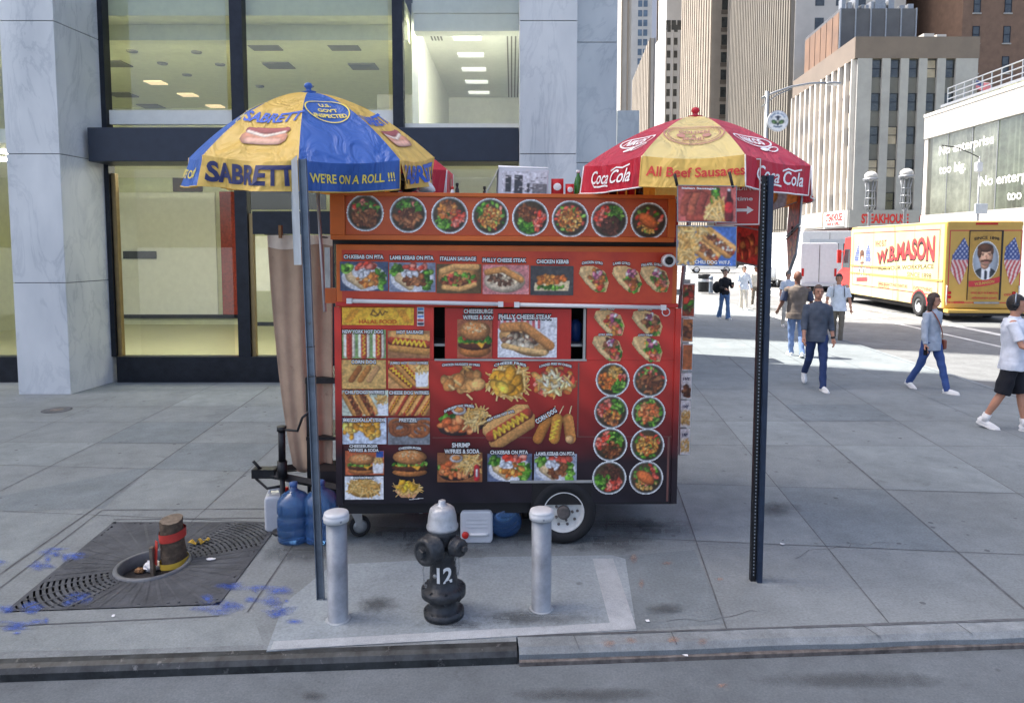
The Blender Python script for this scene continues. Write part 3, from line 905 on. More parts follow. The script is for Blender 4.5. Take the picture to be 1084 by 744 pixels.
# back wall features seen through the lower panes
def bw(name, x0, y0, x1, y1, Y, m, d=.04):
    a, b = at(x0, y0, Y), at(x1, y1, Y)
    wall(name, min(a.x, b.x), max(a.x, b.x), Y, Y + d, min(a.z, b.z), max(a.z, b.z), m)
bw('wall_panel', 119, 204, 231, 333, BW - .06, 'in_white'); bw('red_column', 232, 203, 252, 333, BW - .3, 'in_red', .25)
bw('wall_panel', 182, 172, 214, 203, BW - .07, 'in_dark'); bw('skirting', 119, 333, 252, 337, BW - .1, 'bronze')
bw('dark_shelf', 130, 266, 165, 274, BW - .12, 'bronze', .05)
bw('wall_panel', 268, 250, 286, 308, 18.6, 'in_white'); bw('skirting', 266, 341, 290, 345, 18.5, 'bronze')
bw('wall_panel', 260, 182, 345, 222, 18.5, 'beam', .05)
wall('upper_floor', -14, .3, 12.41, 18.6, 4.25, 4.5, 'in_white')
# ceiling fittings
def cpan(px, py, w, d, m, zz=zc, name='ceiling_light'):
    p = G(px, py, zz - .02); mb = MB(); mb.box(AL((p.x - w / 2, p.y - d / 2, zz - .03)), AL((p.x + w / 2, p.y + d / 2, zz - .004))); return mb.build(name, MAT[m], A)
for (px, py) in ((165, 88), (199, 101), (228, 113)): cpan(px, py, .42, .36, 'lamp_warm')
for (px, py) in ((280, 50), (364, 50), (295, 70), (385, 71), (130, 101), (160, 113), (120, 68)): cpan(px, py, .6, .5, 'lamp_off')
for (px, py) in ((180, 40), (140, 55), (208, 56), (172, 68), (233, 69), (198, 80), (275, 92), (328, 92)): 
    p = G(px, py, zc - .02); m2 = MB(); m2.lathe([(.02, -.012), (.1, -.01), (.11, .018)], 14, Matrix.Translation(AL((p.x, p.y, zc - .02)))); m2.build('downlight', MAT['lamp_off'], A)
MAT['lamp_bright'] = mat('bright_ceiling_lamp', (.9, .9, .85), .5, emis=(1, .97, .88), estr=.3)
for yy in (13.7, 14.9, 16.1, 17.3, 18.5):
    mb = MB(); mb.box(AL((-1.15, yy, zc + .02)), AL((-.6, yy + .26, zc + .046))); mb.build('ceiling_light', MAT['lamp_bright'], A)
mb = MB(); mb.box(AL((-1.6, 12.76, zc - .12)), AL((.2, 12.82, zc - .04))); mb.build('added_fill_light', mat('added_fill_glow', (.9, .9, .85), .5, emis=(1, .97, .88), estr=26.0), A)  # unseen strip added behind the bulkhead to brighten the small room
# strip vents of the small ceiling
for (x0, x1) in ((-1.6, -1.35), (-.12, .2)):
    mb = MB()
    for k in range(4):
        xx = x0 + (x1 - x0) * (k + .2) / 4
        mb.box(AL((xx, 12.8, zc + .035)), AL((xx + .03, 19.2 if x0 > -1 else 14, zc + .046)))
    mb.build('vent', MAT['lamp_off'], A)
mb = MB(); mb.box(AL((-1.0, 13.2, zc + .03)), AL((-.78, 13.35, zc + .046))); mb.build('vent', MAT['bronze'], A)
# lamps added out of view to brighten the rooms behind the glass
for x in (-11, -9, -7, -5, -3):
    mb = MB(); mb.box(AL((x - .8, 13.21, zc - .1)), AL((x + .8, 13.27, zc - .03))); mb.build('added_fill_light', MAT['lamp'], A)
for (x, y) in ((-6.2, 15.2), (-4.2, 13.6), (-2.8, 13.6), (-.4, 13.4), (-8.2, 14.6), (-10.5, 14.5), (-7.2, 13.3), (-5.2, 14.7), (-3.4, 14.7), (-9.3, 13.4)):
    mb = MB(); mb.box(AL((x - .5, y - .12, 4.2)), AL((x + .5, y + .12, 4.245))); mb.build('ceiling_light', MAT['lamp'], A)  # added above the line of sight to brighten the ground floor
# mass of the building above and behind
MAT['mass'] = mat('grey_facade', S(150, 152, 152), .7, var=.2)
mb = MB()
poly = [(-14.3, 12.35), (-70, 12.35), (-70, slant(-70)), (-14.3, slant(-14.3))]
mb.prism([AL((x, y, 0))[:2] for x, y in poly][::-1], 0, 60)
poly = [(xw1, 12.42), (-14.2, 12.42), (-14.2, slant(-14.2)), (xw1, slant(xw1))]
mb.prism([AL((x, y, 0))[:2] for x, y in poly][::-1], 7.5, 60)
mb.build('upper_storeys', MAT['mass'], A)
mb = MB()
mb.box(AL((-14.2, 12.5, 0)), AL((-14.05, 21, 7.45)))
mb.build('rear_wall', MAT['mass'], A)
wall('roof_slab', -14.1, -1.75, 12.42, BW + .2, 7.41, 7.47, 'mass')
wall('roof_slab', -1.74, .36, 12.42, 19.5, 6.9, 6.98, 'mass')
wall('rear_wall', .37, xw1 - .01, 15.31, 15.6, 0, 7.49, 'mass')
wall('rear_wall', .37, xw1 - .01, 12.45, 15.30, 6.95, 7.49, 'mass')
# ------------------------------------------------------------------ buildings along the avenue
SK = 0.075
MAT['pier_white'] = mat('white_stone_pier', S(196, 192, 186), .7, var=.08, scale=.6)
MAT['pier_grey'] = mat('grey_stone_pier', S(160, 160, 157), .7, var=.1, scale=.5)
MAT['spandrel'] = mat('grey_spandrel', S(104, 104, 99), .6, var=.12, scale=.6)
MAT['spandrel_light'] = mat('pale_spandrel', S(178, 168, 154), .6, var=.1, scale=.6)
MAT['cornice'] = mat('brown_cornice', S(114, 103, 92), .6, var=.1, scale=.4)
MAT['pent'] = mat('dark_metal_panel', S(92, 93, 95), .5, .2, var=.15, scale=.4)
MAT['pent_brown'] = mat('brown_metal_panel', S(118, 92, 72), .5, .1, var=.15, scale=.4)
MAT['tan_fin'] = mat('tan_stone_fin', S(146, 137, 124), .7, var=.1, scale=.3)
MAT['tan_dark'] = mat('dark_tan_strip', S(100, 91, 80), .6, var=.25, scale=.3)  # darker tan for window strips and spandrels
MAT['grey_fin'] = mat('grey_tan_fin', S(122, 117, 108), .7, var=.1, scale=.3)
MAT['grey_strip'] = mat('grey_window_strip', S(78, 75, 70), .35, var=.45, scale=.25)
MAT['white_wall'] = mat('white_stone_wall', S(186, 183, 177), .75, var=.08, scale=.2)
MAT['brown_brick'] = mat('brown_brick', S(116, 93, 78), .8, var=.15, scale=1.2)
MAT['slab_grey'] = mat('grey_render', S(124, 125, 128), .8, var=.08, scale=.2)
MAT['blue_glass'] = mat('bluish_window', S(95, 112, 128), .2, var=.3, scale=.3)
MAT['sign_red'] = mat('red_sign_letter', S(205, 40, 40), .4)
MAT['sign_white'] = mat('white_sign_panel', S(225, 225, 220), .5)
MAT['awning_dark'] = mat('dark_red_shopfront', S(92, 52, 48), .5, var=.3)
MAT['roof_grey'] = mat('roof_gravel', S(120, 118, 112), .9)
MAT['metal_grey'] = mat('grey_metal', S(150, 154, 158), .4, .6)

class Face:
    """vertical wall from p0 to p1 (left to right as seen from outside); u along, n outwards"""
    def __init__(s, p0, p1, o):
        s.p0 = Vector((p0[0], p0[1], 0)); s.p1 = Vector((p1[0], p1[1], 0)); s.o = Vector((o[0], o[1], 0))
        s.L = (s.p1 - s.p0).length; s.u = (s.p1 - s.p0).normalized(); s.n = Vector((s.u.y, -s.u.x, 0))
    def P(s, u, d, z):
        p = s.p0 + s.u * u + s.n * d - s.o
        return Vector((p.x, p.y, z))
    def box(s, mb, u0, u1, z0, z1, d0, d1, mi=0):
        vs = [s.P(u, d, z) for z in (z0, z1) for (u, d) in ((u0, d1), (u1, d1), (u1, d0), (u0, d0))]
        mb.add(vs, [(0, 3, 2, 1), (4, 5, 6, 7), (0, 1, 5, 4), (1, 2, 6, 5), (2, 3, 7, 6), (3, 0, 4, 7)], mi)
    def text(s, mb, uc, zc, d, v, mi=0, f=None):
        mb.add([s.P(uc + x, d, zc + y) for x, y in v], f, mi)

def shell(root, poly, z1, m, name='wall', z0=-.2):
    o = root.location; mb = MB(); mb.prism([(x - o.x, y - o.y) for x, y in poly], z0, z1)
    return mb.build(name, m, root)
def windows(root, F, us, w, zs, h, d0, d1, mats, frame=None, cap=100, rnd=None):
    """one window part per opening (frame box with a pane), the rest beyond cap in one part"""
    rnd = rnd or random.Random(1); n = 0; rest = MB(); rest_m = []
    for z in zs:
        for u in us:
            m = rnd.choice(mats)
            if n < cap:
                mb = MB(); F.box(mb, u - w / 2, u + w / 2, z, z + h, d0, d1, 0)
                if frame:
                    F.box(mb, u - w / 2, u + w / 2, z + h * .48, z + h * .52, d1 - .01, d1 + .03, 1)
                    for (a, b) in ((u - w / 2, u - w / 2 + .07), (u + w / 2 - .07, u + w / 2)): F.box(mb, a, b, z, z + h, d1 - .01, d1 + .04, 1)
                    F.box(mb, u - w / 2 + .07, u + w / 2 - .07, z + h - .07, z + h, d1 - .01, d1 + .035, 1)
                mb.build('window', [m] + ([frame] if frame else []), root)
            else: F.box(rest, u - w / 2, u + w / 2, z, z + h, d0, d1)
            n += 1
    if rest.v: tag(rest.build('window_mass', mats[0], root), kind='stuff')

# --- office block with white ribs on the far corner
bx, by = 39.1, 80.0
Bd = thing('office_building', 'grey office block with white vertical ribs, brown cornice and red shop signs at street level', 'building', (bx, by, 0))
wB, dB = 13.6, 21.0
ztop = 26.0; cz = 23.6
FL = (bx, by); FR = (bx + wB, by); BLp = (bx + SK * dB, by + dB)
shell(Bd, [FL, FR, (bx + wB + SK * dB, by + dB), BLp], ztop - .3, MAT['spandrel'])
Ff = Face(FL, FR, FL); Fl = Face(BLp, FL, FL)
mb = MB(); Ff.box(mb, -.35, wB + .1, cz, ztop, .0, .35); Fl.box(mb, 0, Fl.L + .3, cz, ztop, .0, .34); mb.build('cornice', MAT['cornice'], Bd)
ncol = 5; pitch = 2.08; u0 = 2.2
us = [u0 + pitch * i for i in range(ncol)]
zs = [cz - 2.05 - 3.72 * k for k in range(5)]
rB = random.Random(4)
windows(Bd, Ff, us, 1.14, zs, 1.95, .0, .05, [MAT['dark_glass'], MAT['dark_glass'], MAT['blind']], MAT['bronze'], rnd=rB)
mb = MB()
edges_ = [0.0] + [u + .57 for u in us]; nxt = [us[0] - .57] + [u - .57 for u in us[1:]] + [wB]
for a, b in zip(edges_, nxt): Ff.box(mb, a, b, 6.6, cz - .003, .0, .35)
mb.build('pier', MAT['pier_grey'], Bd)  # front piers and wall greyer than the side ribs: shade in the colour
# left face: white ribs with tan blinds and pale spandrels
n = 11; pw = Fl.L / n
mb = MB()
for i in range(n + 1): Fl.box(mb, max(0, i * pw - .24), min(Fl.L, i * pw + .24), 6.6, cz - .003, 0, .5)
mb.build('rib', MAT['pier_white'], Bd)
mb = MB()
for k in range(5):
    z = cz - 3.72 * k - 2.05
    for i in range(n):
        mb = MB(); Fl.box(mb, i * pw + .241, (i + 1) * pw - .241, z - 1.65, z - .02, .0, .06 + rB.choice((0, .02))); mb.build('spandrel', MAT['spandrel_light'], Bd)
windows(Bd, Fl, [(i + .5) * pw for i in range(n)], pw - .5, zs, 1.95, 0, .04, [MAT['blind'], MAT['blind'], MAT['dark_glass'], MAT['spandrel_light']], None, cap=75, rnd=rB)
# shop storey with red signs
mb = MB(); Ff.box(mb, -.5, wB + .1, 4.6, 6.6, 0, .6); Fl.box(mb, 0, Fl.L + .5, 4.6, 6.6, 0, .59); mb.build('sign_band', MAT['pier_grey'], Bd)
mb = MB(); Ff.box(mb, -.3, wB, -.1, 4.6, 0, .2); Fl.box(mb, 0, Fl.L + .2, -.1, 4.6, 0, .19); mb.build('shopfront', MAT['awning_dark'], Bd)
mb = MB(); Fl.box(mb, Fl.L - 6.3, Fl.L - .2, 4.8, 6.6, .6, .7); s_ = mb.build('sign', MAT['sign_white'], Bd)
mb = MB(); v, f = fit_text('STEAKHOUSE', 5.0, .95, bold=.03); Fl.text(mb, Fl.L - 3.2, 5.9, .73, v, 0, f)
v, f = fit_text('BAR & GRILL', 4.0, .42, bold=.03); Fl.text(mb, Fl.L - 3.2, 5.15, .73, v, 0, f); mb.build('lettering', MAT['sign_red'], s_)
mb = MB()
v, f = fit_text('STEAKHOUSE', 5.4, 1.1, bold=.04); Ff.text(mb, 3.6, 5.6, .63, v, 0, f)
v, f = fit_text('CENTER', 3.6, 1.1, bold=.04); Ff.text(mb, 9.3, 5.6, .63, v, 0, f); mb.build('sign_lettering', MAT['sign_red'], Bd)
mb = MB(); Fl.box(mb, Fl.L - 13.5, Fl.L - 7, 4.8, 6.7, .6, .68); mb.build('sign', MAT['spandrel_light'], Bd)
# penthouse
px0 = bx + SK * 6 + .25
pl = [(px0, by + 6), (px0 + 9.4, by + 6), (px0 + 9.4 + SK * 12, by + 18), (px0 + SK * 12, by + 18)]
ph = shell(Bd, pl, 31.2, MAT['pent'], 'penthouse', ztop - .3)
P0 = Face(pl[0], pl[1], FL); P1 = Face(pl[3], pl[0], FL)
mb = MB()
for i in range(6): P0.box(mb, i * 1.84, i * 1.84 + .16, ztop, 31.25, 0, .1)
mb.build('panel_rib', MAT['metal_grey'], ph)
mb = MB()
for i in range(6): P1.box(mb, i * 2.0 + .12, i * 2.0 + 1.9, ztop, 30.8, 0, .06)
mb.build('panel', MAT['pent_brown'], ph)
rr = random.Random(8); mb = MB()
for i in range(16):
    a = rr.uniform(0, 8.6); h = rr.uniform(.4, 1.5)
    P0.box(mb, a, a + rr.uniform(.2, .8), 31.2, 31.2 + h, -rr.uniform(1, 4), -rr.uniform(.2, .8))
mb.build('rooftop_plant', MAT['metal_grey'], ph)
mb = MB()
for (a, b, h) in ((8.4, 9.6, .9), (9.9, 11.0, .8)): Ff.box(mb, a, b, ztop - .3, ztop + h, -3, -1.5)
mb.build('roof_unit', MAT['white_wall'], Bd)

# --- flag over the roof edge of the ribbed office block
fl = thing('flag', 'small american flag flying at the top right corner of the ribbed office block', 'flag', (bx + wB - .6, by - .5, 19.6))
mb = MB(); mb.tube([(-.4, .5, -.6), (0, -.6, 1.4)], .04, 6); mb.build('pole', MAT['metal_grey'], fl)
fp = Pic(1.9, 1.0, .05, (225, 225, 225))
for k in range(7): fp.poly([(0, k * 2 / 13), (1.9, k * 2 / 13), (1.9, (k * 2 + 1) / 13), (0, (k * 2 + 1) / 13)], (190, 50, 60))
fp.poly([(0, .46), (.8, .46), (.8, 1), (0, 1)], (60, 70, 120))
print_part(fp, fl, lambda x, z: (x * 1.0, -.55 + .10 * math.sin(x * 4), .45 + z - .25 * x + .05 * math.sin(x * 5)), 'flag_cloth', .05, MAT['print_matte'])

# --- white low building with a glazed hall (right edge)
wx = 35.5
Wb = thing('glazed_building', 'low white building with curtained glass front lettered No enterprise too big, right edge', 'building', (wx, 60, 0))
def wX(y): return wx + SK * 0.35 * (y - 55)
WF = Face((wX(60), 60), (wX(30), 30), (wx, 60))
shell(Wb, [(wX(60) + .35, 60), (wX(30) + .35, 30), (wX(30) + 22, 30), (wX(60) + 22, 60)], 11.5, MAT['in_wall'], 'hall')
mb = MB(); WF.box(mb, 0, WF.L, 11.56, 13.6, -1, .3); mb.build('fascia', MAT['white_wall'], Wb, bevel=.03)
mb = MB(); WF.box(mb, -.02, WF.L, 13.4, 13.65, -.9, .36); mb.build('coping', MAT['pier_white'], Wb)
mb = MB(); WF.box(mb, 0, WF.L, -.1, 5.1, -1, .3); mb.build('base', MAT['pier_grey'], Wb)
mb = MB(); WF.box(mb, 0, .5, 5.1, 11.56, -.4, .2)
mb.build('corner_post', MAT['pier_white'], Wb)
# curtain: folded sheet behind the glass
MAT['curtain'] = mat('pale_curtain', S(206, 206, 194), .8, var=.35, scale=.5)
MAT['curtain_dark'] = mat('green_curtain', S(168, 174, 158), .8, var=.3, scale=.6)
for (a, b, m, amp) in ((.5, 9.0, 'curtain', .10), (9.0, 16.5, 'curtain_dark', .16), (16.5, 30, 'curtain', .2)):
    mb = MB(); n = int((b - a) / .07); vs = []
    for i in range(n + 1):
        u = a + (b - a) * i / n; d = -.2 + amp * math.sin(u * 9 + math.sin(u * 2.3) * 2) * .6
        vs += [WF.P(u, d, 5.0), WF.P(u, d, 11.6)]
    mb.add(vs, [(2 * i, 2 * i + 2, 2 * i + 3, 2 * i + 1) for i in range(n)], 0, True)
    mb.build('curtain', MAT[m], Wb)
MAT['shop_glass'] = mat_glass('curtain_wall_glass', (.88, .92, .88), .12, .02)
mb = MB(); mb.quad(WF.P(.5, .1, 5), WF.P(WF.L, .1, 5), WF.P(WF.L, .1, 11.56), WF.P(.5, .1, 11.56)); gl_ = mb.build('glass_front', MAT['shop_glass'], Wb)
mb = MB()
for u in (3.3, 6.4, 9.3, 12.6, 15.8, 19): WF.box(mb, u - .03, u + .03, 5.1, 11.56, .11, .16)
mb.build('mullion', MAT['metal_grey'], Wb)
MAT['white_letter'] = mat('white_vinyl_letter', S(240, 240, 238), .5)
def face_uz(px, py, F, o):   # where the ray through a pixel meets the wall
    r = ray(px, py); p = F.p0; t = (p - CAM).dot(F.n) / r.dot(F.n); q = CAM + r * t
    return (q - F.p0).dot(F.u), q.z
for (s, xa, ya, xb, yb, hpx) in (('No enterprise', 996, 160, 1054, 150, 11), ('too big.', 996, 181, 1024, 177, 11), ('No enterprise', 1039, 195, 1110, 183, 12), ('too big.', 1068, 210, 1102, 204, 12)):
    ua, za = face_uz(xa, ya, WF, 0); ub, zb = face_uz(xb, yb, WF, 0)
    _, zt_ = face_uz(xa, ya - hpx * .5, WF, 0); _, zl_ = face_uz(xa, ya + hpx * .5, WF, 0)
    v, f = fit_text(s, abs(ub - ua), (zt_ - zl_) * 1.15, bold=.012); mb = MB(); WF.text(mb, (ua + ub) / 2, (za + zb) / 2, .13, v, 0, f)
    mb.build('lettering', MAT['white_letter'], gl_)
# roof walkway with railing
mb = MB()
ra, za = face_uz(1010, 108, WF, 0)
rail0 = 1.2
for k in range(16):
    u = rail0 + k * 1.1; WF.box(mb, u, u + .07, 14.3, 15.6, -.9, -.83)
for z in (14.65, 15.1, 15.55): WF.box(mb, rail0, 20, z, z + .08, -.9, -.82)
WF.box(mb, rail0 - .5, 20, 14.1, 14.3, -1.6, -.6)
mb.build('roof_railing', MAT['metal_grey'], Wb)
mb = MB()
for k in range(10): WF.box(mb, rail0 + k * 2, rail0 + k * 2 + .1, 13.6, 14.1, -1.2, -1.1)
mb.build('railing_support', MAT['bronze'], Wb)

# --- brown brick tower behind it
bk = thing('brick_tower', 'brown brick tower with a few small windows rising behind the low white building', 'building', (63.5, 96, 0))
q = [(at(1017, 60, 96).x, 96), (at(1017, 60, 96).x + 30, 96), (at(1017, 60, 96).x + 30, 120), (at(1017, 60, 96).x, 120)]
shell(bk, q, 75, MAT['brown_brick']); Fk = Face(q[0], q[1], (63.5, 96))
windows(bk, Fk, [1.9, 6.1, 10.4, 14.8], .95, [14 + 4.0 * k + 0 for k in range(8)], 2.2, -.05, .03, [MAT['dark_glass']], MAT['bronze'])
mb = MB()
for u in (1.9, 6.1, 10.4, 14.8):
    for k in range(8): Fk.box(mb, u - .6, u + .6, 13.8 + 4 * k, 13.96 + 4 * k, 0, .12)
mb.build('sill', MAT['pier_grey'], bk)
# --- grey slab
gs = thing('grey_slab_tower', 'plain grey slab tower standing between the ribbed block roof and the brown brick tower', 'building', (at(966, 20, 130).x, 130, 0))
q = [(at(966, 20, 130).x, 130), (at(1030, 20, 130).x, 130), (at(1030, 20, 130).x, 145), (at(966, 20, 130).x, 145)]
shell(gs, q, 90, MAT['slab_grey'])
q2 = (at(960, 20, 128).x, at(967, 20, 128).x)
mb = MB(); o = gs.location
for k in range(10): mb.box((q2[0] - o.x, -2, 30 + 3.6 * k), (q2[1] - o.x, -.01, 31.9 + 3.6 * k))
mb.build('window_strip', MAT['dark_glass'], gs)
mb = MB(); mb.box((q2[0] - o.x - .3, -1.9, 0), (q2[1] - o.x + .0, -.02, 90)); mb.build('bay', MAT['pier_white'], gs)

# --- pinstriped towers
def pin_tower(name, label, p0x, y0, y1, zt_, wall, fin, strip, nfin, finw, front_w=14, front=None, fd=.5):
    x0 = p0x; x1 = x0 + SK * (y1 - y0)
    t = thing(name, label, 'building', (x0, y0, 0))
    poly = [(x0, y0), (x0 + front_w, y0), (x1 + front_w, y1), (x1, y1)]
    shell(t, poly, zt_, MAT[wall])
    F = Face((x1, y1), (x0, y0), (x0, y0)); p = F.L / nfin
    mb = MB()
    for i in range(nfin): F.box(mb, i * p + p * finw, (i + 1) * p, 5, zt_ - .5, 0, .05)
    mb.build('window_strip', MAT[strip], t)
    mb = MB()
    for i in range(nfin + 1): F.box(mb, i * p, i * p + p * finw * (1 if i < nfin else .02), 5, zt_, 0, fd)
    mb.build('fin', MAT[fin], t)
    return t, F, Face(poly[0], poly[1], (x0, y0))
t, F, FF = pin_tower('pinstriped_tower', 'grey tan tower of fine vertical stripes directly left of the ribbed office block', at(840, 60, 103).x, 103, 143, 95, 'grey_fin', 'grey_fin', 'grey_strip', 34, .42, 16)
rt = random.Random(9); mb = MB()
for k in range(150):
    i = rt.randrange(34); z = 6 + 3.6 * rt.randrange(24); p = F.L / 34
    F.box(mb, i * p + p * .43, (i + 1) * p - .01, z, z + 1.7, .051, .07)
tag(mb.build('pale_blind_mass', MAT['spandrel_light'], t), kind='stuff')  # pale blinds scattered at random over the window strips
mb = MB(); FF.box(mb, 0, 16, 0, 95, 0, .2); mb.build('front_wall', MAT['white_wall'], t)
windows(t, FF, [3.5, 6.5, 9.5], 1.3, [22 + 3.8 * k for k in range(14)], 2.1, .2, .24, [MAT['dark_glass']])
t, F, FF = pin_tower('pinstriped_tower', 'tan tower with beige stripes and narrow windowed front, directly above the red umbrella tip', at(757, 60, 155).x, 155, 196, 130, 'tan_fin', 'tan_fin', 'tan_dark', 14, .55, 20, fd=.8)
windows(t, FF, [1.9, 3.9, 5.6], 1.25, [9 + 3.75 * k for k in range(26)], 2.2, -.02, .06, [MAT['dark_glass']])
mb = MB()
for u in (1.9, 3.9, 5.6):
    for k in range(26): FF.box(mb, u - .75, u + .75, 9 + 3.75 * k - .9, 9 + 3.75 * k - .1, 0, .1)
mb.build('spandrel', MAT['tan_dark'], t)
# white tower with windows and set-back crown
Y3 = 205; xa, xb = at(704, 60, Y3).x, at(726, 60, Y3).x
wt = thing('white_tower', 'slim white stone tower with two columns of square windows and a set back crown', 'building', (xa, Y3, 0))
zc3 = at(712, 32, Y3).z
shell(wt, [(xa, Y3), (xb, Y3), (xb, Y3 + 14), (xa, Y3 + 14)], zc3, MAT['white_wall'])
shell(wt, [(xa + .6, Y3 + 1.5), (xb - .2, Y3 + 1.5), (xb - .2, Y3 + 13), (xa + .6, Y3 + 13)], zc3 + 30, MAT['white_wall'], 'crown', zc3 - .2)
F3 = Face((xa, Y3), (xb, Y3), (xa, Y3)); w3 = xb - xa
windows(wt, F3, [w3 * .17, w3 * .5], w3 * .17, [6 + 3.65 * k for k in range(17)], 2.0, -.02, .05, [MAT['dark_glass']])
mb = MB()
for u in (0.0, .33, .66, .95): F3.box(mb, u * w3, u * w3 + w3 * .05, 2, zc3 - 1, 0, .35)
mb.build('pier', MAT['white_wall'], wt)
mb = MB()
for u in (.08, .34, .62):
    for a, b in ((.4, 3.2), (16, 19)): mb = MB(); F3.box(mb, u * w3, u * w3 + w3 * .22, zc3 + a, zc3 + b, -1.5, -1.42); mb.build('crown_window', MAT['dark_glass'], wt)
# dark bronze slab
xa, xb = at(694.5, 60, 232).x, at(703, 60, 232).x
dk = thing('dark_bronze_slab', 'narrow dark bronze slab tower squeezed beside the slim white tower', 'building', (xa, 232, 0))
shell(dk, [(xa, 232), (xb + 4, 232), (xb + 6, 250), (xa + 2, 250)], 140, MAT['bronze'])
mb = MB(); Fd = Face((xa, 232), (xb, 232), (xa, 232))
for k in range(3): Fd.box(mb, k * .85, k * .85 + .3, 0, 140, 0, .3)
mb.build('fin', MAT['cornice'], dk)
# striped block with a sloping look roofline in perspective
t, F, FF = pin_tower('striped_block', 'beige striped block with white corner pier whose roofline drops away behind the umbrella', at(689, 60, 240).x, 240, 300, 73, 'white_wall', 'tan_fin', 'tan_dark', 12, .5, 3.2)
t4 = thing('stone_tower', 'tall pale stone tower edge right beside the marble building corner', 'building', (at(657, 60, 150).x, 150, 0))
xa, xb = at(657, 60, 150).x, at(668, 60, 150).x
shell(t4, [(xa, 150), (xb, 150), (xb, 158), (xa, 158)], 120, MAT['white_wall'])
mb = MB(); F = Face((xa, 150), (xb, 150), (xa, 150))
for k in range(2): F.box(mb, k * 1.3, k * 1.3 + .25, 0, 120, 0, .5)
mb.build('pier', MAT['tan_fin'], t4)
t5 = thing('glass_tower', 'pale tower with bluish window bands seen high above the striped block roof', 'building', (at(664, 60, 330).x, 330, 0))
xa, xb = at(664, 60, 330).x, at(697, 60, 330).x
shell(t5, [(xa, 330), (xb, 330), (xb, 350), (xa, 350)], 190, MAT['white_wall']); F = Face((xa, 330), (xb, 330), (xa, 330))
mb = MB()
for k in range(40):
    for u in (.33, .50): F.box(mb, u * F.L, (u + .13) * F.L, 8 + 4.4 * k, 10.9 + 4.4 * k, 0, .1)
mb.build('window_band', MAT['blue_glass'], t5)

# --- buildings closing the avenue far away and an unseen tower added to cast shade
end = thing('far_block', 'distant pale blocks closing the end of the avenue', 'building', (40, 520, 0))
mb = MB()
for (x0, x1, y, h) in ((-40, 20, 520, 60), (20, 48, 560, 38), (48, 75, 500, 24), (75, 140, 520, 70)):
    mb.box((x0 - 40, y - 520, 0), (x1 - 40, y - 500, h))
mb.build('wall', MAT['white_wall'], end)
nb = thing('shade_caster_tower', 'grey tower behind the marble corner building', 'building', (0, 24, 0))
def ln(x, c): return c - .411 * (x - 1.9)
shell(nb, [(1.85, ln(1.85, 19.6)), (1.85, ln(1.85, 26.5)), (-40, ln(-40, 26.5)), (-40, ln(-40, 19.6))], 60, MAT['mass'])
# ------------------------------------------------------------------ food cart
MAT['cart_orange'] = mat('orange_frame_wrap', S(202, 98, 30), .4, var=.12, scale=3)
MAT['cart_red'] = mat('red_wrap', S(190, 40, 34), .38, var=.1, scale=3)
MAT['cart_inside'] = mat('dark_cart_inside', S(26, 26, 30), .6)
MAT['rubber'] = mat('tyre_rubber', S(34, 34, 36), .8, var=.25, scale=15, bump=.1)
MAT['rim_white'] = mat('white_rim_paint', S(215, 215, 210), .5, var=.12, scale=14)
MAT['white_plastic'] = mat('white_plastic', S(225, 226, 226), .4, var=.05)
MAT['steel'] = mat('dull_steel', S(170, 172, 172), .4, .7, var=.2)
MAT['label_black'] = mat('black_print', S(22, 20, 22), .5, var=0.05)
MAT['label_white'] = mat('white_print', S(235, 235, 232), .5, var=0.04)
MAT['cart_pale'] = mat('pale_edge_trim', S(175, 175, 170), .45, .3)

CY = 5.45
co = at(536, 500, CY)
cart = thing('food_cart', 'red and orange street food cart plastered with food photos, parked on the sidewalk', 'food cart', (co.x, CY, 0), (0, R(.45), R(2.0)))
CM = Matrix.Translation(cart.location) @ Euler(cart.rotation_euler).to_matrix().to_4x4()
CI = CM.inverted()
def C(px, py, yl=0.0):
    o = CI @ CAM; d = CI.to_3x3() @ ray(px, py)
    t = (yl - o.y) / d.y
    p = o + d * t
    return p.x, p.z
def crect(x0, y0, x1, y1, yl=0.0):
    a = C(x0, (y0 + y1) / 2, yl)[0]; b = C(x1, (y0 + y1) / 2, yl)[0]
    c = C((x0 + x1) / 2, y0, yl)[1]; d = C((x0 + x1) / 2, y1, yl)[1]
    return a, b, d, c      # u0,u1,z0,z1
U0, _, _, _ = crect(359, 400, 460, 410); U1 = C(715, 430)[0]
ZB = C(536, 532)[1]; ZTOP = C(540, 206)[1]; DEP = 1.5
def cbox(name, x0, y0, x1, y1, yl, d, m, bevel=0.0, parent=None):
    u0, u1, z0, z1 = crect(x0, y0, x1, y1, yl)
    mb = MB(); mb.box((u0, yl, z0), (u1, yl + d, z1)); return mb.build(name, m, parent or cart, bevel=bevel)
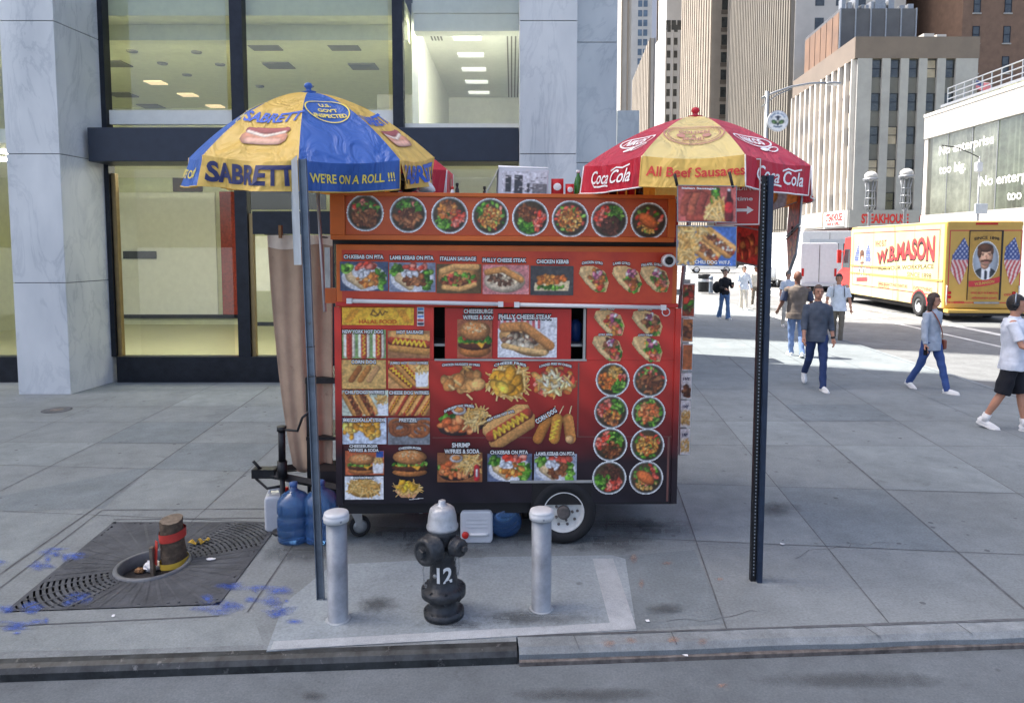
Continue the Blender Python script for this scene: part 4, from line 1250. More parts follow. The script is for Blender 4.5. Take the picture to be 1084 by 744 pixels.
# wrap: red at the top running into near black, with a faint lattice (the printed vinyl itself)
def mat_wrap():
    m, nt, b = new_mat('red_to_black_wrap'); L = nt.links.new
    tc = nd(nt, 'ShaderNodeTexCoord'); sep = nd(nt, 'ShaderNodeSeparateXYZ'); L(tc.outputs['Object'], sep.inputs[0])
    cr = nd(nt, 'ShaderNodeValToRGB'); e = cr.color_ramp
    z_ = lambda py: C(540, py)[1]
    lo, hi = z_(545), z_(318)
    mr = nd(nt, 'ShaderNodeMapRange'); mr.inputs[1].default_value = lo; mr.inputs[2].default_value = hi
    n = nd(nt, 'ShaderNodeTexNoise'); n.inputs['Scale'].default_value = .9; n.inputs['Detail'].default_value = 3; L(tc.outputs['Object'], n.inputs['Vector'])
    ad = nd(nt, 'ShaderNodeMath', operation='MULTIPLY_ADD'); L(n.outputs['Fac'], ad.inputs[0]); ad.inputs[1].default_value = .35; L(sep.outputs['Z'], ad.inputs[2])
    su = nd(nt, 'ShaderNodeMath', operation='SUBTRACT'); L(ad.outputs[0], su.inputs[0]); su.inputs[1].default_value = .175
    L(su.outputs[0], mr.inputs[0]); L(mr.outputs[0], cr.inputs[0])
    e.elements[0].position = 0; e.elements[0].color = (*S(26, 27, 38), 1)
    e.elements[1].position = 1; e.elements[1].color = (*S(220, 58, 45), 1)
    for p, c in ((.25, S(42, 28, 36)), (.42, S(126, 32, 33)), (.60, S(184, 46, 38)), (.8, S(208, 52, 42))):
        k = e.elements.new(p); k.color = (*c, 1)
    ck = nd(nt, 'ShaderNodeTexWave'); ck.wave_type = 'BANDS'; ck.bands_direction = 'DIAGONAL'; ck.inputs['Scale'].default_value = 2.2; ck.inputs['Distortion'].default_value = 2.5
    L(tc.outputs['Object'], ck.inputs['Vector'])
    mr2 = nd(nt, 'ShaderNodeMapRange'); mr2.inputs[3].default_value = .86; mr2.inputs[4].default_value = 1.1; L(ck.outputs['Fac'], mr2.inputs[0])
    mx = nd(nt, 'ShaderNodeMix', data_type='RGBA', blend_type='MULTIPLY'); mx.inputs[0].default_value = 1
    L(cr.outputs[0], mx.inputs[6]); L(mr2.outputs[0], mx.inputs[7]); L(mx.outputs[2], b.inputs['Base Color'])
    b.inputs['Roughness'].default_value = .33
    return m
MAT['wrap'] = mat_wrap()
wu0, wu1, wz0, wz1 = crect(459, 325, 621, 381)
mb = MB()
mb.box((U0, 0, wz0), (wu0, .05, C(400, 325)[1])); mb.box((wu1, 0, wz0), (U1, .05, C(400, 325)[1]))
mb.box((U0, 0, ZB), (U1, .05, wz0 - .002))
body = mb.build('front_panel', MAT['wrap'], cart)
zu = C(400, 325)[1]
mb = MB()
mb.box((U0, DEP - .04, ZB), (U1, DEP, ZTOP - .05)); mb.box((U0, .051, ZB), (U0 + .04, DEP - .041, ZTOP - .05)); mb.box((U1 - .04, .051, ZB), (U1, DEP - .041, ZTOP - .05))
mb.box((U0 + .041, .051, ZB), (U1 - .041, DEP - .041, ZB + .05))
mb.build('shell', MAT['cart_red'], cart)
mb = MB(); mb.box((U0 - .05, .0, ZTOP - .045), (U1 + .02, DEP + .05, ZTOP - .005)); mb.build('roof', MAT['steel'], cart)
mb = MB(); mb.box((U0 + .05, .5, ZB + .06), (U1 - .05, .52, ZTOP - .06)); mb.build('inner_wall', MAT['cart_inside'], cart)
mb = MB(); mb.box((wu0 - .1, .06, C(500, 365)[1] - .02), (wu1 + .1, .4, C(500, 365)[1])); mb.build('counter_shelf', MAT['steel'], cart)
# things seen dimly in the hatch
mb = MB(); a = C(609, 357, .25); mb.lathe([(.05, 0), (.055, .14), (.03, .18)], 14, Matrix.Translation((a[0], .25, C(500, 365)[1] + .002))); mb.build('cup', mat('blue_cup', S(40, 80, 150), .4), cart)
# edge trims
for (x0, x1, m) in ((355, 362, 'cart_red'), (713, 719, 'cart_red')):
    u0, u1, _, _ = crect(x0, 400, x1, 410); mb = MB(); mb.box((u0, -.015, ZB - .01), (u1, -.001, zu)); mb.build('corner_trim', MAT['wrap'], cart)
# sliding hatch boards
b1 = cbox('sliding_board', 471, 326, 524, 380, .012, .012, MAT['cart_red']); b2 = cbox('sliding_board', 522, 327, 604.5, 380.5, -.006, .014, MAT['cart_red'])
cbox('hatch_trim', 617.5, 327, 620, 381, -.006, .03, MAT['cart_pale']); cbox('hatch_trim', 460, 380.2, 621, 382, -.01, .03, MAT['cart_pale'])
# flap with the second row of pictures
FLY = -.05
u0, u1, z0, z1 = crect(354, 258.5, 718, 326, FLY)
flap = cbox('flap', 356, 260, 717, 325.5, FLY, .04, MAT['cart_orange'], .006)
cbox('flap_face', 362, 266, 712, 320, FLY - .004, .003, mat('orange_red_print', S(196, 72, 34), .4, var=.2, scale=2, c2=S(170, 44, 34)), parent=flap)
cbox('flap_edge', 355, 320.5, 718, 325, FLY - .006, .05, MAT['cart_red'], .004, parent=flap)
for (xa, ya, xb, yb) in ((370, 318.5, 530, 322), (547, 322.5, 702, 325.5)):
    a = C(xa, ya, FLY - .03); b = C(xb, yb, FLY - .03); mb = MB(); mb.tube([(a[0], FLY - .03, a[1]), (b[0], FLY - .03, b[1])], .016, 10)
    for q in (a, b): mb.box((q[0] - .02, FLY - .05, q[1] - .02), (q[0] + .02, FLY - .01, q[1] + .02))
    mb.build('tube_light', MAT['white_plastic'], flap)
# coiled lead right of the tube
a = C(705, 329, FLY - .03); mb = MB()
mb.tube([(a[0] + .03 * math.cos(t / 3) , FLY - .03, a[1] - .01 + .03 * math.sin(t / 3)) for t in range(20)], .004, 6); mb.build('cable', MAT['white_plastic'], flap)
# upper fascia
FAY = -.09
fas = cbox('fascia', 350, 205.5, 714, 254.5, FAY, .10, MAT['cart_orange'], .006)
cbox('fascia_face', 366, 209.5, 706.5, 249.5, FAY - .006, .004, mat('brown_red_print', S(186, 84, 34), .4, var=.25, scale=1.4, c2=S(150, 48, 32)), parent=fas)
u0, u1, z0, z1 = crect(350, 205, 714, 209, FAY)
mb = MB(); mb.box((u0, FAY - .025, z0), (u1, FAY - .001, z1)); mb.box((u0, FAY - .025, C(500, 255, FAY)[1]), (u1, FAY - .001, C(500, 250, FAY)[1]))
for (x0, x1) in ((350, 365.5), (706.5, 714.5)):
    q = crect(x0, 209, x1, 250, FAY); mb.box((q[0], FAY - .025, C(500, 250, FAY)[1] + .0005), (q[1], FAY - .001, z0 - .0005))
mb.build('fascia_frame', MAT['cart_orange'], fas, bevel=.003)
cbox('gap_rail', 352, 254.5, 716, 260, .0, .03, MAT['cart_inside'])
# pictures ---------------------------------------------------------
def pic(x0, y0, x1, y1, painter, yl=-.0065, bg=None, parent=None, rot=0.0, cell=.0045):
    u0, u1, z0, z1 = crect(x0, y0, x1, y1, yl)
    p = Pic(u1 - u0, z1 - z0, cell, bg); painter(p)
    cx, cz = (u0 + u1) / 2, (z0 + z1) / 2; w2, h2 = p.w / 2, p.h / 2; ca, sa = math.cos(rot), math.sin(rot)
    return print_part(p, parent or cart, lambda x, z: (cx + (x - w2) * ca - (z - h2) * sa, yl, cz + (x - w2) * sa + (z - h2) * ca), 'menu_photo')
def lab(s, px, py, wpx, hpx, yl=-.010, parent=None, rot=0.0, arc=0.0, black=True, m=('label_black', 'label_white')):
    cx, cz = C(px, py, yl); w = C(px + wpx / 2, py, yl)[0] - C(px - wpx / 2, py, yl)[0]; h = C(px, py - hpx / 2, yl)[1] - C(px, py + hpx / 2, yl)[1]
    ca, sa = math.cos(rot), math.sin(rot); mb = MB()
    def put(v, f, y, mi):
        out = []
        for x, z in v:
            if arc: z = z + arc * (w * .5 - 2 * x * x / w)
            out.append((cx + x * ca - z * sa, y, cz + x * sa + z * ca))
        mb.add(out, f, mi)
    if black:
        v, f = fit_text(s, w * 1.03, h * 1.5, bold=.09); put(v, f, yl, 0)
    v, f = fit_text(s, w, h, bold=.03); put(v, f, yl - .002, 1)
    return mb.build('lettering', [MAT[m[0]], MAT[m[1]]], parent or cart)
# bowls of the fascia
kinds = ['gyro', 'gyro', 'mixed', 'rice', 'kebab_salad', 'rice', 'falafel', 'fish']
for k, (x, y) in enumerate(((386.5, 225.5), (432, 227), (476, 228), (519, 229.3), (561.5, 230.6), (603.6, 231.8), (645, 233), (686.8, 234))):
    pic(x - 20, y - 20, x + 20, y + 20, lambda p, kk=kinds[k]: p_bowl(p, kk), FAY - .009, parent=fas)
FP = FLY - .008
def ph_bg(f, bg):
    def g(p): p.fill(bg); f(p)
    return g
for x0, x1, y0, fn, bg in ((360, 411, 277, lambda p: p_platter(p, CHICK), (60, 75, 105)), (412, 461, 278, lambda p: p_platter(p, MEAT), (120, 130, 150)),
                       (462, 509.5, 279.5, lambda p: (p.ell(.75, .55, .7, .42, BUN), p_pile(p, MEAT + TOM + GREEN, 60, .04, .08, .5, .45, .4, .2), p.line([(.2, .75), (.7, .92), (1.35, .9)], .12, (222, 165, 95)), p.line([(.25, .2), (.8, .14), (1.3, .3)], .09, (222, 165, 95))), (90, 70, 40)),
                       (511, 560, 280.5, lambda p: (p.ell(.75, .45, .7, .4, (225, 205, 175)), p_pile(p, [(110, 75, 55), (190, 170, 140), (90, 60, 45)], 50, .04, .07, .5, .5, .38, .2), p.line([(.15, .75), (.7, .85), (1.3, .5)], .11, BUN)), (190, 120, 120)),
                       (561.5, 607, 281.5, lambda p: (p.poly([(.12, .15), (1.3, .15), (1.35, .5), (.15, .42)], (225, 205, 160)), p_pile(p, CHICK, 45, .05, .09, .5, .52, .38, .14), p.scatter(16, .75, .28, .5, .05, .04, .06, GREEN)), (60, 60, 62))):
    pic(x0, y0, x1, y0 + 31, ph_bg(fn, bg), FP, parent=flap)
for x, fl_ in ((628.5, CHICK + MEAT), (663.5, MEAT), (693, GREEN + MEAT)):
    pic(x - 17, 281, x + 17, 311, lambda p, q=fl_: p_wrap(p, q), FP, parent=flap)
for s, x, y, w in (('CH.KEBAB ON PITA', 385, 272, 42), ('LAMB KEBAB ON PITA', 436, 273, 46), ('ITALIAN SAUSAGE', 485, 274, 38), ('PHILLY CHEESE STEAK', 534, 275.5, 46), ('CHICKEN KEBAB', 585, 277, 34)):
    lab(s, x, y, w, 4.2, FP - .003, flap)
for s, x, y, w in (('CHICKEN GYRO', 627, 279, 22), ('LAMB GYRO', 658, 279.5, 18), ('FALAFEL GYRO', 690, 281, 22)): lab(s, x, y, w, 2.8, FP - .003, flap, arc=.12)
# lower board: logo
def logo(p):
    p.fill((232, 178, 48)); a = p.a
    for k in range(5):
        p.line([(.15 + .2 * k * .4, .15), (.55 + .1 * k, .85)], .025, (222, 140, 40)); p.line([(a - .15 - .08 * k, .15), (a - .55 - .1 * k, .85)], .025, (222, 140, 40))
    p.line([(a * .4, .6), (a * .43, .85), (a * .5, .6), (a * .47, .5), (a * .4, .62)], .03, (90, 60, 30)); p.line([(a * .5, .55), (a * .53, .8), (a * .56, .55), (a * .6, .78), (a * .64, .72)], .03, (90, 60, 30))
pic(362, 325.5, 438, 344, logo)

MAT['sign_orange'] = mat('orange_print', S(214, 105, 35), .5)
lab('HALAL FOOD', 400, 340.5, 40, 4.4, black=False, m=('label_black', 'sign_orange'))
def stick(p):
    p.fill((225, 225, 225))
    for k, c in enumerate(((40, 40, 60), (200, 60, 50), (60, 110, 190), (60, 60, 60), (40, 110, 170))): p.poly([(.08 * p.a, .04 + .2 * k), (.92 * p.a, .04 + .2 * k), (.92 * p.a, .16 + .2 * k), (.08 * p.a, .16 + .2 * k)], c)
pic(441.5, 325, 449, 345, stick)
def hd3(p):
    p.fill((120, 150, 90))
    for k, (c, t) in enumerate(((TOM, 0), (None, 0), (None, 1))):
        x = p.a * (.17 + .33 * k); p.cap(x - .1, .12, x - .1, .8, .1, (235, 225, 205)); p.cap(x + .1, .12, x + .1, .8, .1, (235, 225, 205))
        p.cap(x, .08, x, .88, .1, (185, 70, 45)); p.line([(x + (.04 if j % 2 else -.04), .12 + j * .07) for j in range(11)], .022, (235, 190, 60) if k else (190, 40, 40))
def hdbig(p): p.fill((160, 110, 70)); p.ell(p.a * .4, .85, .5, .16, (190, 60, 40)); p_hotdog(p, .2, .62, p.a - .15, .5, .3)
def corn(p, bg=(216, 170, 92)):
    if bg: p.fill(bg)
    for k in range(3): x = p.a * (.3 + .2 * k); p.cap(x - .12, .3, x + .16, .72, .1, [(165, 95, 40), (190, 120, 50), (205, 150, 90)][k])
def jumbo(p):
    p.fill((205, 150, 90)); p_hotdog(p, .1, .75, .85, .1, .22); p_hotdog(p, .45, .95, 1.05, .3, .2); p.poly([(p.a * .68, .05), (p.a * .97, .05), (p.a * .99, .6), (p.a * .66, .6)], (235, 235, 235)); p_fries(p, p.a * .82, .72, .2, .14, 24)
def chili(p):
    p.fill((190, 200, 180)); p_hotdog(p, .25, .85, .65, .1, .2, top=MEAT); p_hotdog(p, .75, .85, 1.15, .1, .2, top=MEAT); p.poly([(p.a * .78, .02), (p.a * .99, .02), (p.a * .99, .5), (p.a * .76, .5)], (225, 228, 235)); p_fries(p, p.a * .86, .62, .2, .14, 24)
def cheesed(p):
    p.fill((150, 80, 50))
    for k in range(5): p_hotdog(p, .05 + .3 * k, .15 - .02 * k, .45 + .32 * k, .85, .13, mustard=k % 2 == 0)
def mozz(p): p.fill((190, 200, 215)); p_pile(p, [(235, 170, 60), (225, 150, 45), (245, 195, 90)], 40, .08, .13, .5, .55, .46, .36)
def pretz(p):
    p.fill((120, 125, 130))
    for _ in range(6):
        x, y = random.uniform(.2, p.a - .2), random.uniform(.2, .8); p.line([(x + .3 * math.cos(t), y + .22 * math.sin(t)) for t in [k * .5 for k in range(14)]], .065, random.choice([(165, 90, 45), (190, 115, 60), (140, 75, 40)]))
def cburger(p): p.fill((190, 90, 50)); p_burger(p, p.a * .42, .45, p.a * .72, .86); p.poly([(p.a * .72, .05), (p.a * .98, .05), (p.a * .99, .5), (p.a * .7, .5)], (235, 235, 235)); p_fries(p, p.a * .85, .58, .16, .12, 22); p.poly([(p.a * .8, .72), (p.a, .72), (p.a, 1), (p.a * .8, 1)], (40, 80, 160))
def burg(p): p_burger(p, p.a * .5, .5, p.a * .96, .98)
def ffr(p): p.fill((228, 230, 232)); p.ell(p.a / 2, .48, p.a * .42, .4, (205, 150, 60)); p_fries(p, p.a / 2, .5, p.a * .36, .3, 90, .5)
def cfr(p): p.poly([(.15, .45), (p.a * .95, .6), (p.a * .7, .12), (p.a * .3, .15)], (215, 150, 110)); p_fries(p, p.a / 2, .55, p.a * .36, .26, 60, .5); p_pile(p, [(245, 190, 50), (240, 175, 40)], 18, .06, .12, .5, .65, .3, .2); p.cap(p.a * .55, .06, p.a * .95, .12, .03, (225, 225, 225))
def nug(p): p_pile(p, [(205, 140, 70), (190, 120, 55), (215, 155, 85)], 20, .11, .16, .5, .5, .36, .3, 1.25); [p.cap(random.uniform(.1, p.a - .3), y, random.uniform(.3, p.a - .1), y + random.uniform(-.12, .12), .035, random.choice(FRY)) for y in (.15, .3, .85, .9, .5)]
def cheesef(p): p_fries(p, p.a / 2, .5, p.a * .42, .4, 110, .5); p_pile(p, [(240, 165, 40), (245, 180, 60)], 26, .08, .16, .45, .5, .3, .28)
def loadf(p): p_pile(p, CHICK + TOM, 50, .06, .1, .5, .5, .46, .36); p_fries(p, p.a / 2, .45, p.a * .32, .26, 40, .4); p_pile(p, [(240, 230, 190), (235, 215, 150)], 26, .02, .05, .5, .45, .3, .3, 3)
def shrimp(p, bg=None):
    if bg: p.fill(bg)
    p.ell(p.a * .5, .42, p.a * .47, .36, (60, 40, 40), .2); p.scatter(22, p.a * .25, .4, .22 * p.a, .22, .05, .09, GREEN); p_pile(p, SHRIMP, 44, .07, .11, .42, .4, .33, .26); p_fries(p, p.a * .72, .62, p.a * .2, .26, 46, .5); p.ell(p.a * .42, .8, .22, .14, (225, 225, 225)); p.ell(p.a * .42, .82, .15, .09, (230, 150, 80))
def bighd(p): p_hotdog(p, .25, .28, p.a - .22, .75, .27)
def corn3(p):
    for k in range(3):
        x = p.a * (.2 + .3 * k); p.cap(x + .18 - .09 * k, .75, x + .34 - .14 * k, .98, .02, (225, 200, 150)); p.cap(x - .05 + .05 * k, .22, x + .16 - .09 * k, .68, .13, [(185, 115, 45), (205, 135, 50), (200, 130, 60)][k])
    p.line([(p.a * .42 + (.07 if j % 2 else -.03) + j * .015, .2 + j * .05) for j in range(10)], .02, (245, 210, 60)); p.ell(p.a * .82, .2, .1, .1, (220, 170, 110))
def shr2(p): shrimp(p, (150, 90, 50)); p.cap(p.a * .88, .12, p.a * .88, .5, .1, (200, 40, 45)); p.cap(p.a * .88, .2, p.a * .88, .42, .03, (235, 235, 235))
for x0, y0, x1, y1, fn in ((362, 349, 408.5, 379.5, hd3), (410.5, 350, 455, 379, hdbig), (361.5, 381, 408.5, 411.5, corn), (411, 382, 454, 411, jumbo), (362, 413, 411, 440, chili), (411.3, 413, 455, 440, cheesed),
                           (362.5, 442, 409, 470, mozz), (410.5, 442, 455, 470.5, pretz), (365.5, 477, 406.5, 502.5, cburger), (413.5, 475, 454, 505, burg), (365, 504, 406, 528.5, ffr), (413, 506, 450, 530, cfr),
                           (462, 382, 517, 424, nug), (514, 384, 563, 425, cheesef), (560.5, 384, 612, 424, loadf), (461, 427, 520, 463, shrimp), (511, 428, 566, 473, bighd), (562, 429, 612, 474, corn3),
                           (463, 479, 510.5, 510, shr2), (516, 480, 563, 509.5, ph_bg(lambda p: p_platter(p, CHICK), (90, 100, 125))), (565.5, 480.5, 610.5, 509.5, ph_bg(lambda p: p_platter(p, MEAT), (150, 160, 180)))):
    pic(x0, y0, x1, y1, fn)
pic(484, 338, 521, 379, ph_bg(lambda p: p_burger(p, p.a / 2, .5, p.a * .95, .95), (160, 90, 60)), .009, parent=b1)
def philly(p):
    p.fill((222, 222, 226)); 
    for k in range(8): p.poly([(.14 * k, .72), (.14 * k + .07, .72), (.14 * k + .07, 1), (.14 * k, 1)], (205, 90, 95))
    p.ell(p.a * .45, .38, p.a * .45, .3, (215, 160, 95), -.35); p_pile(p, [(120, 85, 65), (190, 170, 140), (90, 60, 45), (205, 190, 165)], 60, .05, .08, .42, .42, .32, .18); p.line([(.15, .75), (p.a * .45, .78), (p.a * .88, .3)], .12, (205, 135, 70)); p.line([(.15, .3), (p.a * .4, .2), (p.a * .8, .12)], .07, (225, 180, 115))
pic(527, 336, 589.5, 378.5, philly, -.009, parent=b2)
lab('CHEESEBURGER', 508, 329.5, 34, 4.6, .008, b1); lab('W/FRIES & SODA', 507, 336, 34, 4.6, .008, b1); lab('PHILLY CHEESE STEAK', 556, 335.5, 56, 5.2, -.012, b2)
for s, x, y, w, h in (('NEW YORK HOT DOG', 384, 351, 43, 3.8), ('HOT SAUSAGE', 434, 351.5, 28, 3.6), ('CORN DOG', 385, 383, 26, 4), ('JUMBO HOT DOG W/FRIES', 433, 384.5, 40, 3.4), ('CHILI DOGS W/FRIES', 386, 415, 42, 3.8), ('CHEESE DOG W/FRIES', 433, 415.5, 42, 3.8),
                      ('MOZZERALLA STICK', 385.5, 444.5, 44, 4), ('PRETZEL', 432, 444.5, 19, 4), ('CHEESEBURGER', 385, 472, 30, 3.4), ('W/FRIES & SODA', 385, 476.4, 32, 3.4), ('FRENCH FRIES', 385, 505.5, 22, 2.6),
                      ('SHRIMP', 488, 471, 19, 5), ('W/FRIES & SODA', 489, 477.5, 37, 4.6), ('CH.KEBAB ON PITA', 539, 478.5, 40, 4), ('LAMB KEBAB ON PITA', 588, 480, 41, 4)):
    lab(s, x, y, w, h)
lab('CORN DOG', 578, 440, 25, 5, rot=R(32)); lab('CHICKEN NUGGETS W/ FRIES', 488, 386.5, 40, 2.6, arc=.05); lab('CHEESE FRIES', 540, 387, 34, 2.8, arc=.18); lab('LOADED FRIES W/ CHEESE', 588, 388, 34, 2.6, arc=.18)
lab('SHRIMP W/ FRIES', 486, 433, 32, 2.8, rot=R(10), arc=.2); lab('NEW YORK HOT DOG', 530, 440, 30, 2.8, rot=R(20), arc=.05); lab('CHEESEBURGER', 434, 475, 24, 2.6, arc=.12)
for x, y, fl_ in ((645, 342.5, CHICK + TOM), (685, 343, MEAT), (643, 369.5, MEAT + TOM), (685, 370, GREEN + CHICK)):
    pic(x - 17.5, y - 15, x + 17.5, y + 14.5, lambda p, q=fl_: p_wrap(p, q)); lab('GYRO WRAP', x - 2, y - 15, 15, 2.2, arc=.06)
for x, y, k in ((648.5, 401.8, 'chicken_rice'), (688, 402.5, 'gyro'), (647, 436, 'mixed'), (686.5, 437, 'shrimp'), (646, 470.5, 'kebab_salad'), (685.3, 471, 'rice'), (645, 505.5, 'falafel'), (684, 505.5, 'fish')):
    pic(x - 18, y - 18, x + 18, y + 18, lambda p, q=k: p_bowl(p, q))
# access panel lines and seams
mb = MB()
def seam(x0, y0, x1, y1, w=.003):
    a = C(x0, y0); b = C(x1, y1); mb.box((min(a[0], b[0]) - w / 2, -.0035, min(a[1], b[1]) - w / 2), (max(a[0], b[0]) + w / 2, -.0005, max(a[1], b[1]) + w / 2))
seam(611, 462, 711, 462); seam(707, 462, 707, 530); seam(612, 462, 612, 384); seam(458, 463, 563, 463)
mb.build('panel_seam', mat('panel_seam', S(120, 80, 74), .5), cart)
# skirt, wheel arch trim
cbox('arch_trim', 540, 508.5, 627, 511, -.012, .06, MAT['cart_pale']); cbox('skirt', 360, 531, 563, 543, .06, .03, MAT['cart_inside']); cbox('skirt', 626, 525, 713, 533.5, .003, .03, MAT['cart_inside'])
cbox('wheel_arch', 563, 511.5, 626, 534, -.004, .003, MAT['label_black'])
# wheels
wc = C(597, 541, -.02); wr = wc[1] - (CI @ G(597, 569)).z
wr = max(.2, min(.27, wr))
def wheel(u, y, r, name='wheel'):
    M_ = Matrix.Translation((u, y, r)) @ Matrix.Rotation(R(90), 4, 'X')
    mb = MB(); mb.lathe([(r * .62, -.075), (r * .9, -.085), (r * .985, -.06), (r, -.03), (r, .03), (r * .985, .06), (r * .9, .085), (r * .62, .075), (r * .62, -.075)], 40, M_, cap=False)
    t = mb.build('tyre', MAT['rubber'], cart)
    mb = MB(); mb.lathe([(r * .64, -.05), (r * .635, .074), (r * .6, .078), (r * .56, .055), (r * .5, .03), (r * .36, .035), (r * .33, .05), (r * .18, .052), (r * .17, .085), (r * .02, .09)], 40, M_)
    mb.build('rim', MAT['rim_white'], t)
    mb = MB(); mb.lathe([(r * .2, .05), (r * .2, .087), (r * .12, .093), (.004, .094)], 20, M_); mb.build('hub', MAT['rust'], t)
    mb = MB()
    for k in range(5):
        a = k * 2 * PI / 5; mb.lathe([(.011, .05), (.011, .064), (.005, .066)], 8, Matrix.Translation((u, y, r)) @ Matrix.Rotation(R(90), 4, 'X') @ Matrix.Translation((r * .27 * math.cos(a), r * .27 * math.sin(a), 0)))
    for k in range(10):
        a = k * 2 * PI / 10; mb.lathe([(.012, .036), (.012, .0385)], 10, Matrix.Translation((u, y, r)) @ Matrix.Rotation(R(90), 4, 'X') @ Matrix.Translation((r * .43 * math.cos(a), r * .43 * math.sin(a), 0)))
    mb.build('wheel_nut', MAT['rust'], t)
wheel(wc[0], .07, wr); wheel(wc[0], DEP - .09, wr)
mb = MB(); mb.tube([(wc[0], .05, wr), (wc[0], DEP - .1, wr)], .03, 8); mb.build('axle', MAT['black_steel'], cart)
# caster on the left
ca_ = C(381, 549, .2); mb = MB(); r = .085
M_ = Matrix.Translation((ca_[0], .2, r + .003)) @ Matrix.Rotation(R(90), 4, 'X') @ Matrix.Rotation(R(20), 4, 'Y')
mb.lathe([(r * .7, -.02), (r, -.022), (r, .022), (r * .7, .02), (r * .7, -.02)], 24, M_, cap=False); w_ = mb.build('caster_wheel', MAT['rubber'], cart)
mb = MB(); mb.lathe([(.02, -.018), (r * .68, -.02), (r * .68, .02), (.02, .024)], 20, M_); mb.build('rim', MAT['steel'], w_)
mb = MB(); mb.add([(ca_[0] - .10, .16, .3), (ca_[0] + .02, .16, .28), (ca_[0] + .03, .165, .08), (ca_[0] - .01, .165, .08)] + [(ca_[0] - .10, .172, .3), (ca_[0] + .02, .172, .28), (ca_[0] + .03, .172, .08), (ca_[0] - .01, .172, .08)], [(0, 1, 2, 3), (7, 6, 5, 4), (0, 4, 5, 1), (1, 5, 6, 2), (2, 6, 7, 3), (3, 7, 4, 0)])
mb.build('caster_fork', MAT['steel'], cart)
# rear prop leg on the right
a = C(690, 533, .5); mb = MB(); mb.box((a[0] - .02, .45, ZB - .03), (a[0] + .06, .5, ZB)); mb.tube([(a[0] - .1, .5, ZB - .0), (a[0] + .18, .4, ZB - .10)], .014, 8); mb.build('prop_leg', MAT['black_steel'], cart)
# underbody
mb = MB(); mb.box((U0 + .1, .3, ZB - .06), (U1 - .1, .36, ZB - .002)); mb.box((U0 + .1, 1.1, ZB - .06), (U1 - .1, 1.16, ZB - .002)); mb.build('chassis_rail', MAT['black_steel'], cart)
# tow bar and jack on the left
def CW(px, py, Y): return CI @ at(px, py, Y)
p0 = Vector((U0, .75, .33)); tip = CI @ G(272, 512, .34)
tip = CW(272, 499, 5.75); 
mb = MB()
mb.tube([p0 + Vector((.2, -.5, 0)), tip], .035, 4, sm=False); mb.tube([p0 + Vector((.2, .5, 0)), tip], .035, 4, sm=False)
mb.box((tip.x - .03, tip.y - .05, tip.z - .045), (tip.x + .16, tip.y + .05, tip.z + .03)); mb.tube([tip + Vector((.05, 0, 0)), tip + Vector((-.02, -.03, .1))], .014, 6)
mb.tube([tip + Vector((.0, -.03, -.05)), tip + Vector((.1, -.05, -.13)), tip + Vector((.25, -.06, -.1))], .012, 6)
mb.build('tow_bar', MAT['black_steel'], cart)
jb = CW(299, 505, 5.68); jt = CW(299, 456, 5.68)
mb = MB(); mb.tube([(jb.x, jb.y, .01), (jb.x, jb.y, jb.z)], .022, 10); mb.tube([jb, (jb.x, jb.y, jb.z + .14)], .042, 12); mb.tube([(jb.x, jb.y, jb.z + .14), (jb.x, jb.y, jt.z + .01)], .03, 12)
mb.tube([(jb.x, jb.y, jt.z), (jb.x, jb.y, jt.z + .04)], .04, 12); mb.lathe([(.09, 0), (.09, .012), (.04, .03)], 16, Matrix.Translation((jb.x, jb.y, .0)))
jk = mb.build('jack', MAT['black_steel'], cart)
c1 = CW(315, 456, 5.6); c2 = CW(320, 442, 5.6); c3 = CW(333, 431, 5.6)
mb = MB(); mb.tube([(jb.x - .03, jb.y, jt.z + .02), (jb.x + .04, jb.y - .02, jt.z + .015), c1, c2, c3], .011, 8); mb.build('crank', MAT['black_steel'], jk)
# shelf with boxes behind the tow bar
mb = MB(); s0 = CW(324, 466, 5.9); s1 = CW(358, 470, 5.9); mb.box((s0.x, s0.y, s0.z), (s1.x + .05, s0.y + .6, s0.z + .03))
for x in (s0.x, s1.x - .02): mb.box((x, s0.y + .02, .1), (x + .03, s0.y + .05, s0.z + .55)); mb.box((x, s0.y + .5, .1), (x + .03, s0.y + .53, s0.z + .55))
mb.box((s0.x, s0.y, s0.z + .50), (s1.x + .05, s0.y + .6, s0.z + .55))
mb.build('side_rack', MAT['black_steel'], cart)
# battery box
mb = MB(); s2 = CW(330, 494, 5.75); mb.box((s2.x, s2.y, .3), (s2.x + .22, s2.y + .3, .5)); mb.build('battery_box', MAT['cart_inside'], cart)
# grille strip on the left edge
mb = MB(); g0 = CW(343.5, 262, 5.5); g1 = CW(350, 318, 5.5)
mb.box((g0.x, g0.y, g1.z), (g1.x, g0.y + .04, g0.z)); mb.build('side_frame', MAT['steel'], cart)
g0 = CW(344, 305, 5.48); g1 = CW(356, 321, 5.48); mb = MB(); mb.box((g0.x, g0.y, g1.z), (g1.x, g0.y + .06, g0.z)); mb.build('side_bracket', MAT['cart_orange'], cart)
# speaker-like round lamp at the flap's right end
q = CW(708, 276, 5.33); mb = MB(); M_ = Matrix.Translation(q) @ Matrix.Rotation(R(90), 4, 'X')
mb.lathe([(.05, -.05), (.05, .02), (.042, .03), (.03, .01), (.005, .005)], 20, M_); l_ = mb.build('lamp', MAT['white_plastic'], cart)
mb = MB(); mb.lathe([(.005, .012), (.03, .014), (.031, .02), (.02, .026), (.003, .027)], 16, M_); mb.build('lens', MAT['label_black'], l_)
